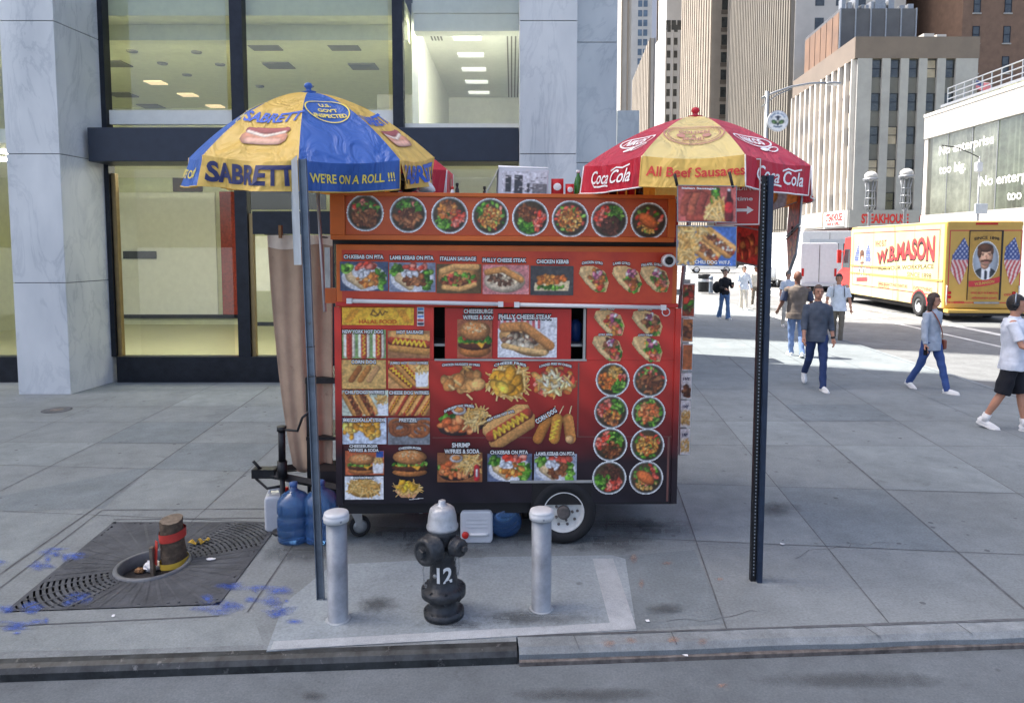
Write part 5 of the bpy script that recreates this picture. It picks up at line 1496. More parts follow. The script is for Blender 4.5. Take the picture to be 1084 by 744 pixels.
# menu cards on the right rear end
def card(x0, y0, x1, y1, fn, Y=6.1, txt=False):
    a = CW(x0, y1, Y); b = CW(x1, y0, Y); p = Pic(b.x - a.x, b.z - a.z, .005); p.fill((232, 230, 225))
    q = Pic((b.x - a.x) * .9, (b.z - a.z) * (.62 if txt else .92), .005); fn(q)
    o = print_part(p, cart, lambda x, z: (a.x + x, a.y, a.z + z), 'menu_card')
    print_part(q, o, lambda x, z: (a.x + .05 * p.w + x, a.y - .004, a.z + .04 * p.h + z), 'photo')
    if txt:
        mb = MB(); v, f = fit_text('I NY', p.w * .6, p.h * .12, bold=.04); mb.add([(a.x + p.w * .5 + x, a.y - .005, a.z + p.h * .78 + z) for x, z in v], f, 0); mb.build('lettering', mat('navy_print', S(30, 40, 90), .5), o)
card(721.5, 300, 736, 336, ph_bg(lambda p: p_pile(p, MEAT + TOM + GREEN, 40, .06, .1, .5, .5, .5, .4), (170, 70, 40)))
card(722, 337, 734, 362, ph_bg(lambda p: p_pile(p, MEAT, 14, .08, .14, .5, .5, .3, .3), (190, 120, 60)))
card(722, 364, 733.5, 392, lambda p: p.fill((190, 110, 60)))
card(720.5, 395, 732.5, 422, ph_bg(lambda p: p_pile(p, MEAT, 14, .1, .16, .5, .4, .3, .3), (215, 215, 210)), txt=True)
card(720, 424, 731.5, 452, ph_bg(lambda p: p_fries(p, p.a / 2, .5, .4, .35, 40, .4), (225, 215, 200)), txt=True)
card(719.5, 454, 730.5, 481, ph_bg(lambda p: p_fries(p, p.a / 2, .5, .4, .35, 40, .4), (225, 215, 200)), txt=True)
a = CW(722, 482, 6.12); b = CW(724, 296, 6.12); mb = MB(); mb.box((a.x - .03, a.y + .005, a.z), (b.x + .06, a.y + .02, b.z)); mb.box((U1 - .05, a.y + .021, 2.0), (b.x + .05, a.y + .05, 2.05)); mb.build('card_holder', MAT['steel'], cart)
# ------------------------------------------------------------------ umbrellas
def cloth(name, c, tr=0.25):
    """thin vinyl: some light comes through"""
    m, nt, b = new_mat(name); L = nt.links.new; out = nt.nodes['Material Output']
    tc = nd(nt, 'ShaderNodeTexCoord'); n = nd(nt, 'ShaderNodeTexNoise'); n.inputs['Scale'].default_value = 3; n.inputs['Detail'].default_value = 6; L(tc.outputs['Object'], n.inputs['Vector'])
    mx = nd(nt, 'ShaderNodeMix', data_type='RGBA'); mx.inputs[6].default_value = (*[v * .86 for v in c], 1); mx.inputs[7].default_value = (*[min(1, v * 1.12) for v in c], 1)
    L(n.outputs['Fac'], mx.inputs[0]); L(mx.outputs[2], b.inputs['Base Color']); b.inputs['Roughness'].default_value = .45
    w = nd(nt, 'ShaderNodeTexNoise'); w.inputs['Scale'].default_value = 4.5; w.inputs['Detail'].default_value = 3; w.inputs['Distortion'].default_value = 1.2
    mp = nd(nt, 'ShaderNodeMapping'); mp.inputs['Scale'].default_value = (1, 1, .35); L(tc.outputs['Object'], mp.inputs['Vector']); L(mp.outputs[0], w.inputs['Vector'])
    bp = nd(nt, 'ShaderNodeBump'); bp.inputs['Strength'].default_value = .9; bp.inputs['Distance'].default_value = .08; L(w.outputs['Fac'], bp.inputs['Height']); L(bp.outputs[0], b.inputs['Normal'])
    t = nd(nt, 'ShaderNodeBsdfTranslucent'); L(mx.outputs[2], t.inputs['Color']); ms = nd(nt, 'ShaderNodeMixShader'); ms.inputs[0].default_value = tr
    L(b.outputs[0], ms.inputs[1]); L(t.outputs[0], ms.inputs[2]); L(ms.outputs[0], out.inputs['Surface'])
    return m
MAT['c_yellow'] = cloth('yellow_vinyl', S(240, 202, 104)); MAT['c_blue'] = cloth('blue_vinyl', S(58, 104, 184), .15)
MAT['c_red'] = cloth('red_vinyl', S(205, 40, 62)); MAT['c_orange'] = cloth('orange_vinyl', S(232, 150, 50)); MAT['c_cream'] = cloth('cream_yellow_vinyl', S(238, 218, 146))
MAT['ink_blue'] = mat('blue_lettering', S(38, 92, 190), .5); MAT['ink_navy'] = mat('navy_lettering', S(26, 38, 92), .5); MAT['ink_yellow'] = mat('yellow_lettering', S(248, 222, 90), .5)
MAT['ink_red'] = mat('red_lettering', S(196, 52, 40), .5); MAT['ink_white'] = mat('white_lettering', S(245, 243, 240), .5); MAT['ink_pink'] = mat('brown_pink_emblem', S(186, 130, 112), .5)
MAT['pole_white'] = mat('white_metal_pole', S(190, 192, 195), .4, .3)

VALANCE_MAT = {'c_light_red': 'c_red', 'c_cream': 'c_yellow'}  # dome panels take a lighter colour than their valance
MAT['c_light_red'] = cloth('light_red_vinyl', S(206, 66, 86))
class Umb:
    def __init__(s, name, label, apex, Rr, h, az0, colors, val, tilt=(0, 0), pole_to=None, seed=1, vflare=.04, power=1.55, wave=1.0):
        s.wave = wave
        s.R, s.h, s.az0, s.val, s.vf, s.pw = Rr, h, az0, val, vflare, power
        s.rnd = random.Random(seed)
        s.root = thing(name, label, 'umbrella', apex, (tilt[0], tilt[1], 0))
        s.panels = []
        s.n = 8
        s.dz = [s.rnd.uniform(-.02, .02) * wave for _ in range(9)]; s.dz[8] = s.dz[0]; s.vfk = [vflare + s.rnd.uniform(-.035, .03) * wave for _ in range(8)]
        for k, (c, tr_) in enumerate(colors):
            mb = MB(); N, Mw, V = 14, 14, 5; vs = []
            for j in range(Mw + 1):
                for i in range(N + 1): vs.append(s.P(k, i / N, max(.012, j / Mw)))
            F4 = lambda rows: [(j * (N + 1) + i, (j + 1) * (N + 1) + i, (j + 1) * (N + 1) + i + 1, j * (N + 1) + i + 1) for j in range(rows) for i in range(N)]
            mb.add(vs, F4(Mw), 0, True)
            mb.add([s.V(k, i / N, j / V) for j in range(V + 1) for i in range(N + 1)], F4(V), 1, True)
            s.panels.append(mb.build('canopy_panel', [MAT[c], MAT[VALANCE_MAT.get(c, c)]], s.root))
            if tr_:
                mb = MB(); q = [s.V(k, i / N, 1) for i in range(N + 1)]
                mb.tube([s.V(k, 0, j / V) for j in range(V + 1)] + q[1:] + [s.V(k, 1, 1 - j / V) for j in range(1, V + 1)], .006, 5, sm=True)
                mb.build('hem', MAT[tr_], s.panels[-1])
        for k in range(8):
            mb = MB(); mb.tube([s.P(k, 0, w) - Vector((0, 0, .02)) for w in (.03, .25, .5, .75, .98)], .008, 6); mb.build('rib', MAT['steel'], s.root)
            mb = MB(); mb.tube([s.P(k, 0, .55) - Vector((0, 0, .03)), Vector((0, 0, -h - .12))], .006, 6); mb.build('stretcher', MAT['steel'], s.root)
        s.pole_to = pole_to
    def rib(s, k, w):
        a = s.az0 + 2 * PI * k / 8
        r = s.R * w; z = -s.h * (w ** s.pw) + s.dz[k % 8] * w
        return Vector((r * math.sin(a), -r * math.cos(a), z))
    def P(s, k, u, w):
        p = s.rib(k, w).lerp(s.rib(k + 1, w), u)
        sag = math.sin(PI * u) * w * (1.05 - w * .6) * .16
        p.z -= sag * .35
        return p
    def V(s, k, u, t):
        p = s.P(k, u, 1.0); a = s.az0 + 2 * PI * (k + u) / 8
        o = Vector((math.sin(a), -math.cos(a), 0))
        wv = s.wave * (.014 * math.sin(u * 9 + k * 2.1) + .006 * math.sin(u * 23 + k)) * t
        return p + o * (s.vfk[k % 8] * t * (.4 + .6 * math.sin(PI * u)) + wv) + Vector((0, 0, -s.val * t - .012 * t * math.sin(PI * u) * -1))
    def n_at(s, f, k, u, w):
        e = 1e-3
        a = f(k, u + e, w) - f(k, u - e, w); b = f(k, u, min(1, w + e)) - f(k, u, w - e)
        n = b.cross(a)
        n.normalize()
        return n
    def put(s, mb, vf, k, a0, b0, rot=0, mi=0, val=False, off=.008):
        """text/shape verts (x right, y up) at (a0 across, b0) : metres; b measured from apex along the panel, or up the valance"""
        v, f = vf; ca, sa = math.cos(rot), math.sin(rot); out = []
        Wr = 2 * s.R * math.sin(PI / 8); Lr = math.hypot(s.R * math.cos(PI / 8), s.h)
        for x, y in v:
            a = a0 + x * ca - y * sa; b = x * sa + y * ca
            if val:
                t = min(.99, max(.01, 1 - (b0 + b) / s.val)); u = .5 + a / Wr
                fn = s.V
            else:
                w = min(.995, max(.05, (b0 - b) / Lr)); u = .5 + a / (Wr * w); t = w; fn = s.P
            p = fn(k, u, t)
            az = s.az0 + 2 * PI * (k + .5) / 8; o = Vector((math.sin(az), -math.cos(az), 0))
            n = s.n_at(fn, k, u, t)
            if n.dot(o + Vector((0, 0, .3))) < 0: n = -n
            out.append(p + n * off)
        mb.add(out, f, mi)
    def finish(s, local_target, finial, r=.019):
        mb = MB(); mb.tube([(0, 0, .02), (0, 0, -s.h - .2)], .02, 10); mb.tube([(0, 0, -s.h - .19), local_target], r, 10); mb.build('pole', MAT['pole_white'], s.root)
        mb = MB(); mb.lathe([(.05, -.012), (.06, .004), (.02, .014), (.02, .03), (.034, .045), (.028, .068), (.004, .078)], 16); mb.build('finial', MAT[finial], s.root)
    def loc(s, p):
        M_ = Matrix.Translation(s.root.location) @ Euler(s.root.rotation_euler).to_matrix().to_4x4()
        return M_.inverted() @ Vector(p)
def ring(rx, ry, w, n=40):
    v = []; f = []
    for k in range(n):
        a = 2 * PI * k / n; v += [(rx * math.cos(a), ry * math.sin(a)), ((rx - w) * math.cos(a), (ry - w) * math.sin(a))]
    for k in range(n): k2 = (k + 1) % n; f.append((2 * k, 2 * k2, 2 * k2 + 1, 2 * k + 1))
    return v, f
def disc(rx, ry, n=24): return [(rx * math.cos(2 * PI * k / n), ry * math.sin(2 * PI * k / n)) for k in range(n)], [tuple(range(n))]

# left umbrella: yellow and blue
ap = at(327, 98, 5.72)
u1 = Umb('cart_umbrella', 'yellow and blue vinyl umbrella', ap, .98, .54, R(9), [('c_blue', 'c_yellow'), ('c_yellow', None), ('c_blue', 'c_yellow'), ('c_yellow', None), ('c_blue', None), ('c_yellow', None), ('c_blue', 'c_yellow'), ('c_yellow', None)], .215, (R(5.5), R(-2.5)), seed=4, wave=3.2, vflare=.0, power=1.75)
u1.root['label'] = 'yellow and blue vinyl umbrella with hot dog pictures over the cart\'s left end'
def sabrett(k):
    mb = MB(); u1.put(mb, fit_text('SABRETT', .46, .12, bold=.035, shear=.12), k, 0, .64, R(4), off=.006); mb.build('lettering', MAT['ink_blue'], u1.panels[k])
    mb = MB(); u1.put(mb, fit_text('SABRETT', .66, .15, bold=.04), k, 0, .11, 0, val=True); mb.build('lettering', MAT['ink_navy'] if k == 7 else MAT['ink_blue'], u1.panels[k])
    # hot dog picture: bun, sausage, bun
    w = .38; p = Pic(w, .2, .006); p.cap(.3, .38, p.a - .3, .38, .3, (196, 130, 100)); p.cap(.22, .74, p.a - .2, .78, .16, (150, 70, 70)); p.line([(.2, .66), (p.a * .5, .5), (p.a - .22, .68)], .07, (226, 214, 196)); p.cap(.35, .25, p.a - .35, .25, .14, (215, 165, 140))
    p.m &= True
    def place(x, z):
        b = MB(); u1.put(b, ([(x - w / 2, z - .1)], []), k, .02, .84, 0, off=.007); return b.v[0]
    print_part(p, u1.panels[k], place, 'hot_dog_picture', .1, MAT['print_matte'])
for k in (1, 7): sabrett(k)
for k in (0, 6, 2):
    mb = MB(); u1.put(mb, ring(.17, .16, .010), k, .0, .52); u1.put(mb, fit_text('U.S.', .09, .05, bold=.03), k, 0, .44); u1.put(mb, fit_text("GOV'T", .15, .05, bold=.03), k, 0, .52); u1.put(mb, fit_text('INSPECTED', .25, .05, bold=.03), k, 0, .595)
    u1.put(mb, fit_text("WE'RE ON A ROLL !!!", .62, .07, bold=.02), k, 0, .10, 0, val=True); mb.build('lettering', MAT['ink_yellow'], u1.panels[k])
mb = MB()
u1.finish(u1.loc(at(344, 330, 5.62)), 'c_blue', .014)

# red umbrella peeping out behind it
ap = at(392, 133, 6.9)
u3 = Umb('cart_umbrella', 'mostly hidden red and orange umbrella behind the yellow and blue one', ap, .88, .40, R(-22.5), [('c_red', 'ink_white'), ('c_red', 'ink_white'), ('c_red', 'ink_white'), ('c_orange', None), ('c_orange', None), ('c_orange', None), ('c_red', None), ('c_orange', None)], .26, (0, R(4)), seed=9)
mb = MB(); u3.put(mb, disc(.12, .10), 1, .05, .12, 0, val=True); u3.put(mb, disc(.12, .10), 2, 0, .12, 0, val=True); mb.build('emblem', MAT['ink_pink'], u3.panels[1])
u3.finish(u3.loc(at(392, 330, 6.9)), 'c_red')

# right umbrella: red and yellow
ap = at(736, 124, 5.62)
u2 = Umb('cart_umbrella', 'red and yellow vinyl umbrella with sausage lettering over the right end of the cart', ap, .90, .44, R(-37.5), [('c_cream', 'c_yellow'), ('c_light_red', 'ink_white'), ('c_light_red', 'ink_white'), ('c_orange', None), ('c_yellow', None), ('c_orange', None), ('c_light_red', 'ink_white'), ('c_light_red', 'ink_white')], .215, (R(-1), R(1.5)), seed=6)
MAT['c_valance'] = MAT['c_yellow']
mb = MB(); u2.put(mb, fit_text('All Beef Sausages', .64, .095, bold=.02), 0, .02, .10, 0, val=True); mb.build('lettering', MAT['ink_red'], u2.panels[0])
mb = MB(); u2.put(mb, ring(.22, .15, .012), 0, 0, .62); u2.put(mb, ring(.19, .12, .006), 0, 0, .62)
for k in range(40):
    a = 2 * PI * k / 40; u2.put(mb, ([(.165 * math.cos(a), .105 * math.sin(a)), (.185 * math.cos(a), .118 * math.sin(a)), (.185 * math.cos(a + .05), .118 * math.sin(a + .05))], [(0, 1, 2)]), 0, 0, .62, 0, off=.009)
u2.put(mb, fit_text('GOLDEN', .22, .05, bold=.03), 0, 0, .575); u2.put(mb, fit_text('BRAND', .15, .045, bold=.03), 0, 0, .685)
for s_ in (-1, 1): u2.put(mb, disc(.032, .03), 0, s_ * .09, .635)
u2.put(mb, disc(.012, .016), 0, 0, .635); mb.build('emblem', MAT['ink_pink'], u2.panels[0])
for k in (7, 1, 6):
    mb = MB(); u2.put(mb, ring(.19, .085, .016), k, 0, .66); u2.put(mb, fit_text('NIKOS', .24, .09, bold=.04, shear=.2), k, -.01, .66, off=.009); u2.put(mb, ring(.07, .03, .012), k, .12, .76, R(20)); u2.put(mb, disc(.055, .022), k, .02, .77, R(15)); mb.build('emblem', MAT['ink_white'], u2.panels[k])
    mb = MB(); u2.put(mb, fit_text('Coca', .22, .105, bold=.012, shear=.35), k, -.12, .12, R(-2), val=True); u2.put(mb, fit_text('Cola', .22, .105, bold=.012, shear=.35), k, .13, .11, R(-2), val=True)
    # the long strokes of the script
    def stroke(pts, w):
        vs = []; 
        for i, (x, y) in enumerate(pts): vs += [(x, y + w), (x, y - w)]
        return vs, [(2 * i, 2 * i + 2, 2 * i + 3, 2 * i + 1) for i in range(len(pts) - 1)]
    u2.put(mb, stroke([(-.22, -.03), (-.19, -.066), (-.12, -.07), (-.05, -.062), (.0, -.07)], .007), k, 0, .115, 0, val=True, off=.010); u2.put(mb, stroke([(.02, .045), (.08, .066), (.15, .054), (.23, .066)], .006), k, 0, .115, 0, val=True, off=.010)
    mb.build('lettering', MAT['ink_white'], u2.panels[k])
u2.finish(u2.loc(at(719, 330, 6.3)), 'c_red')

# ------------------------------------------------------------------ hanging menu boards
MAT['board_edge'] = mat('steel_board_edge', S(150, 155, 160), .4, .5)
def board(name, label, quad, pics, hang=None, group=None):
    """quad: four world points (tl, tr, br, bl); pics: list of (v0, v1, painter) down the board"""
    tl, tr, br, bl = [Vector(p) for p in quad]
    t = thing(name, label, 'menu board', tuple(bl), (0, 0, 0), group); o = Vector(bl)
    n = (tr - tl).cross(bl - tl).normalized()
    if n.dot(CAM - tl) < 0: n = -n
    P = lambda u, v, d: tl.lerp(tr, u).lerp(bl.lerp(br, u), v) + n * d - o
    mb = MB(); vs = [P(u, v, d) for d in (-.012, 0) for (u, v) in ((0, 0), (1, 0), (1, 1), (0, 1))]
    mb.add(vs, [(0, 1, 2, 3), (7, 6, 5, 4), (0, 4, 5, 1), (1, 5, 6, 2), (2, 6, 7, 3), (3, 7, 4, 0)]); mb.build('panel', MAT['board_edge'], t)
    W_ = ((tr - tl).length + (br - bl).length) / 2; H_ = ((bl - tl).length + (br - tr).length) / 2
    for (v0, v1, fn) in pics:
        p = Pic(W_ * .97, H_ * (v1 - v0), .005); fn(p)
        print_part(p, t, lambda x, z: P(.015 + x / W_, v1 - z / H_, .004), 'menu_photo')
    mb = MB()
    for (u0, v0, u1_, v1) in ((0, 0, 1, .02), (0, .98, 1, 1)):
        vs = [P(u, v, d) for d in (.0005, .012) for (u, v) in ((u0, v0), (u1_, v0), (u1_, v1), (u0, v1))]; mb.add(vs, [(0, 3, 2, 1), (4, 5, 6, 7), (0, 1, 5, 4), (1, 2, 6, 5), (2, 3, 7, 6), (3, 0, 4, 7)])
    mb.build('edge_strip', MAT['board_edge'], t)
    if hang:
        for a, b in hang:
            mb = MB(); mb.tube([Vector(a) - o, Vector(b) - o], .010, 8); mb.build('clip', MAT['label_black'], t)
    return t, P, W_, H_
YB = 4.62
def saus(p):
    p.fill((188, 92, 84)); a = p.a
    for k in range(4): p.line([(.15 + .22 * k, .25), (.18 + .25 * k, .55), (.3 + .24 * k, .8)], .11, [(165, 75, 55), (180, 90, 62), (150, 65, 50)][k % 3])
    p.line([(.25, .88), (.7, .93), (1.05, .78)], .1, (170, 75, 55)); p.line([(.3, .1), (.8, .08)], .1, (165, 70, 52)); p.scatter(16, 1.05, .7, .1, .2, .05, .09, GREEN)
    p_fries(p, a * .68, .3, .26, .26, 60, .5); p.cap(a * .88, .08, a * .88, .62, .11, (110, 30, 34)); p.cap(a * .88, .62, a * .88, .88, .05, (60, 25, 25)); p.cap(a * .88, .36, a * .88, .46, .115, (205, 40, 45), edge=.2); p.ell(a * .88, .9, .05, .04, (225, 225, 225))
def dogs(p):
    p.fill((70, 110, 185)); a = p.a
    p_hotdog(p, a * .28, .62, a * .62, .2, .17, top=MEAT + [(230, 225, 205)]); p_hotdog(p, a * .5, .82, a * .9, .38, .16, top=MEAT + [(230, 225, 205)])
    p_fries(p, a * .2, .72, .28, .22, 50, .5); p_fries(p, a * .14, .3, .22, .2, 45, .5); p_fries(p, a * .3, .9, .5, .07, 30, .3)
t, P, W_, H_ = board('menu_board', 'upper hanging photo board of sausages, fries and a soda bottle below the yellow valance', (at(717, 196, YB), at(780, 197, YB), at(779.5, 236, YB), at(717, 235, YB)), [(.02, .98, saus)], [(at(714, 184, YB), at(717, 197, YB)), (at(772, 182, YB), at(776, 199, YB))])
def btext(t, P, W_, H_, s, uc, vc, w, h, m1=MAT['label_white'], rot=0):
    v, f = fit_text(s, w, h, bold=.03); mb = MB(); mb.add([P(uc + x / W_, vc - y / H_, .008) for x, y in v], f); mb.build('lettering', m1, t)
btext(t, P, W_, H_, 'Italian Sausages', .36, .09, W_ * .58, .018)
t, P, W_, H_ = board('menu_board', 'lower hanging photo board of two loaded hot dogs on blue, under the sausage board', (at(716.5, 238.5, YB), at(780, 239.5, YB), at(779.5, 282.5, YB), at(716, 281, YB)), [(.02, .98, dogs)])
btext(t, P, W_, H_, 'CHILI DOG W/F.F.', .6, .90, W_ * .6, .024)
def redp(p): p.fill((176, 44, 36)); p_pile(p, [(140, 40, 30), (180, 70, 45), (120, 35, 28), (205, 120, 60)], 24, .06, .12, .5, .5, .4, .36)
def drinks(p): p.fill((196, 96, 40)); p_pile(p, [(215, 130, 50), (190, 60, 40), (225, 170, 80)], 26, .07, .13, .5, .5, .42, .42)
board('menu_board', 'slanted dark red photo board behind the sign post under the no standing sign', (at(777, 226, 5.3), at(806, 232, 5.0), at(805, 283, 5.0), at(777, 277, 5.3)), [(.02, .22, redp), (.25, .97, redp)], [(at(779, 190, 5.3), at(779, 227, 5.3))])
board('menu_board', 'narrow angled photo board hanging at the far right umbrella edge, upper one', (at(836, 214, 5.5), at(849, 199, 5.1), at(846, 238, 5.1), at(833, 251, 5.5)), [(.02, .97, redp)], [(at(840, 190, 5.3), at(842, 208, 5.3))])
board('menu_board', 'narrow angled photo board hanging at the far right umbrella edge, lower one', (at(833, 253, 5.5), at(846, 240, 5.1), at(842, 270, 5.1), at(835, 290, 5.5)), [(.02, .97, drinks)], [(at(839, 240, 5.3), at(839, 249, 5.3))])
t, P, W_, H_ = board('menu_board', 'orange board with a drink picture inside the right end of the red umbrella', (at(812, 192, 5.35), at(846, 180, 5.2), at(850, 212, 5.2), at(815, 224, 5.35)), [(.02, .98, lambda p: (p.fill((226, 146, 60)), p.poly([(.1, 0), (.55, 0), (.75, .95), (.3, .95)], (165, 175, 190)), p.ell(.12, .5, .2, .3, (225, 150, 50)), p.cap(1.2, .1, 1.3, .9, .1, (236, 170, 90))))], None)

# ------------------------------------------------------------------ sign posts
MAT['galv'] = mat('galvanised_steel', S(120, 132, 146), .45, .55, var=.2, scale=8, chips=(S(92, 92, 92), .63, 12))
MAT['sign_back'] = mat('sign_plate_edge', S(176, 188, 200), .5, .3)
MAT['post_black'] = mat('black_post_paint', S(36, 38, 42), .4, .3, var=.3, scale=10)
MAT['post_blue'] = mat('dark_blue_post_paint', S(44, 58, 80), .4, .3, var=.2, scale=10)
def post(name, label, base, top, w, d, m, m2, holes=0):
    t = thing(name, label, 'sign post', tuple(base)); ax = (Vector(top) - Vector(base)); L_ = ax.length; z = ax.normalized()
    x = (Vector((1, 0, 0)) - z * z.x).normalized(); y = z.cross(x)
    F_ = lambda a, b, c: x * a + y * b + z * c
    # U channel: web with two flanges
    mb = MB(); sec = [(-w / 2, 0), (-w * .28, 0), (-w * .22, d), (w * .22, d), (w * .28, 0), (w / 2, 0), (w / 2, -.004), (w * .30, -.004), (w * .24, d - .004), (-w * .24, d - .004), (-w * .30, -.004), (-w / 2, -.004)]
    sec = [(-w / 2, d), (-w / 2, -.0), (-w / 2 + .005, -.0), (-w / 2 + .005, d - .005), (w / 2 - .005, d - .005), (w / 2 - .005, 0), (w / 2, 0), (w / 2, d)]
    n = len(sec); vs = [F_(a, b, 0) for a, b in sec] + [F_(a, b, L_) for a, b in sec]
    mb.add(vs, [(i, (i + 1) % n, n + (i + 1) % n, n + i) for i in range(n)]); 
    mb.build('channel', m, t)
    if holes:
        mb = MB()
        for k in range(int(L_ / .0254) - 1):
            q = .04 + .0254 * k
            if q > L_ - .03: break
            c = [F_(-w * .06 + .0055 * math.cos(a), d - .008, q + .0055 * math.sin(a)) for a in [j * PI / 4 for j in range(8)]]
            mb.add(c, [tuple(range(8))])
        mb.build('bolt_hole', m2, t)
    return t, F_, L_
b0 = G(339, 636); t0 = at(319.5, 168, b0.y + .05)
t, F_, L_ = post('sign_post', 'leaning grey galvanised post with an edge-on sign plate, left of the cart', b0, t0, .05, .03, MAT['galv'], None)
mb = MB(); mb.add([F_(-.035, -.01, L_ - .72), F_(-.035, .012, L_ - .72), F_(-.035 - .005, .30, L_ - .72), F_(-.055, .29, L_ - .72), F_(-.05, -.01, L_ + .03), F_(-.032, .012, L_ + .03), F_(-.035, .3, L_ + .03), F_(-.06, .29, L_ + .03)], [(0, 1, 2, 3), (7, 6, 5, 4), (0, 4, 5, 1), (1, 5, 6, 2), (2, 6, 7, 3), (3, 7, 4, 0)])
mb = MB(); vs = []
for z in (L_ - .70, L_ + .02):
    vs += [F_(-.030, -.012, z), F_(-.026, -.016, z), F_(-.165, .28, z), F_(-.170, .28, z)]
mb.add(vs, [(0, 3, 2, 1), (4, 5, 6, 7), (0, 1, 5, 4), (1, 2, 6, 5), (2, 3, 7, 6), (3, 0, 4, 7)]); mb.build('sign_plate', MAT['sign_back'], t)
mb = MB()
for z in (.6, L_ - .4): mb.box((-.03, -.002, z), (.03, .036, z + .03))
for q in (1.55, 1.75):
    p = [F_(.03 * math.cos(a), .015 + .02 * math.sin(a), q) for a in [k * PI / 6 for k in range(13)]]; mb2 = MB(); mb2.tube(p, .003, 5); mb2.build('wire', MAT['label_black'], t)
b0 = G(800, 615); t0 = at(812, 186, b0.y - .06)
MAT['hole'] = mat('punched_hole', S(150, 160, 170), .6)
t, F_, L_ = post('sign_post', 'black perforated steel post carrying a red no standing sign, right of the cart', b0, t0, .075, .035, MAT['post_black'], MAT['hole'])
mb = MB()
for k in range(int(L_ / .0254) - 3):
    q = .05 + .0254 * k; c = [F_(-.018 + .005 * math.cos(a), -.0035, q + .006 * math.sin(a)) for a in [j * PI / 4 for j in range(8)]]; mb.add(c, [tuple(range(8))])
mb.build('bolt_hole', MAT['hole'], t)
mb = MB()
vs = []
for z in (0, L_): vs += [F_(-.037, -.003, z), F_(-.002, -.003, z), F_(-.002, .0, z), F_(-.037, .0, z)]
mb.add(vs, [(0, 3, 2, 1), (4, 5, 6, 7), (0, 1, 5, 4), (1, 2, 6, 5), (2, 3, 7, 6), (3, 0, 4, 7)])
mb.build('perforated_strip', MAT['post_black'], t)
mb = MB()
vs = []
for z in (0.002, L_): vs += [F_(.002, -.03, z), F_(.037, -.03, z), F_(.037, .002, z), F_(.002, .002, z)]
mb.add(vs, [(0, 3, 2, 1), (4, 5, 6, 7), (0, 1, 5, 4), (1, 2, 6, 5), (2, 3, 7, 6), (3, 0, 4, 7)])
mb.build('channel_lip', MAT['post_blue'], t)
# the sign on it
sw, sh = .305, .46
MAT['sign_red_plate'] = mat('red_sign_plate', S(168, 28, 32), .4, var=.06)
st = thing('no_standing_sign', 'red and white no standing sign on the black post, partly hidden by photo boards', 'street sign', tuple(Vector(b0)))
z0 = L_ - .34; xr = -.042
mb = MB(); vs = [F_(a, b, c) for c in (z0, z0 + sh) for (a, b) in ((xr - sw, .02), (xr, -.002), (xr, .001), (xr - sw, .023))]
mb.add(vs, [(0, 3, 2, 1), (4, 5, 6, 7), (0, 1, 5, 4), (1, 2, 6, 5), (2, 3, 7, 6), (3, 0, 4, 7)]); mb.build('plate', MAT['sign_red_plate'], st)
SP = lambda x, y, d=.004: F_(xr - sw + x, .02 - .022 * (x / sw) - d, z0 + y)
mb = MB()
for s, x, y, w, h in (('NO', .15, .345, .10, .05), ('STANDING', .152, .258, .25, .034), ('Anytime', .152, .180, .20, .036)):
    v, f = fit_text(s, w, h, bold=.02); mb.add([SP(x + a, y + b) for a, b in v], f)
mb.add([SP(.10, .096), SP(.215, .096), SP(.215, .078), SP(.26, .106), SP(.215, .134), SP(.215, .116), SP(.10, .116)], [(0, 1, 6), (1, 5, 6), (2, 3, 4), (1, 2, 5), (2, 4, 5)])
for (x0, y0, x1, y1) in ((.006, .004, sw - .006, .012), (.006, sh - .012, sw - .006, sh - .004), (.004, .004, .011, sh - .004), (sw - .011, .004, sw - .004, sh - .004)):
    mb.add([SP(x0, y0), SP(x1, y0), SP(x1, y1), SP(x0, y1)], [(0, 1, 2, 3)])
mb.build('lettering', mat('faded_white_print', S(205, 195, 190), .5), st)

# ------------------------------------------------------------------ hydrant and bollards
MAT['hyd_black'] = mat('black_hydrant_paint', S(46, 50, 54), .42, .1, var=.45, scale=11, bump=.35, bscale=40, c2=S(30, 32, 35), chips=(S(98, 92, 86), .66, 16))
MAT['hyd_silver'] = mat('silver_hydrant_paint', S(172, 176, 180), .4, .35, var=.2, scale=10, bump=.15, chips=(S(110, 112, 112), .64, 18))
hb = G(470, 651); hs = 0.97
hyd = thing('fire_hydrant', 'black fire hydrant with silver bonnet and stencilled number 12, between two grey bollards', 'fire hydrant', tuple(hb), (R(.5), R(-.5), 0)); hyd.scale = (hs, hs, hs)
mb = MB(); mb.lathe([(.085, 0), (.135, .004), (.137, .045), (.12, .055), (.10, .065), (.088, .10), (.09, .14), (.13, .15), (.15, .155), (.15, .20), (.12, .212), (.10, .225), (.093, .27), (.088, .36), (.086, .46), (.092, .52), (.10, .58), (.102, .61), (.09, .625), (.088, .65)], 40)
bodyh = mb.build('barrel', MAT['hyd_black'], hyd)
mb = MB(); mb.lathe([(.104, .612), (.107, .62), (.107, .632), (.10, .642), (.094, .70), (.082, .745), (.062, .762), (.04, .768), (.034, .772), (.032, .778), (.024, .782), (.024, .80), (.018, .804)], 36); mb.build('bonnet', MAT['hyd_silver'], hyd)
def axis_m(p, d):
    d = Vector(d).normalized(); q = Vector((0, 0, 1)).rotation_difference(d); return Matrix.Translation(p) @ q.to_matrix().to_4x4()
M_ = axis_m((0, 0, .505), (-.62, -.78, 0))
mb = MB(); mb.lathe([(.075, .02), (.078, .075), (.10, .08), (.10, .095), (.092, .10), (.094, .165), (.086, .185), (.06, .19), (.058, .184), (.045, .186)], 30, M_); cap1 = mb.build('steamer_nozzle', MAT['hyd_black'], hyd)
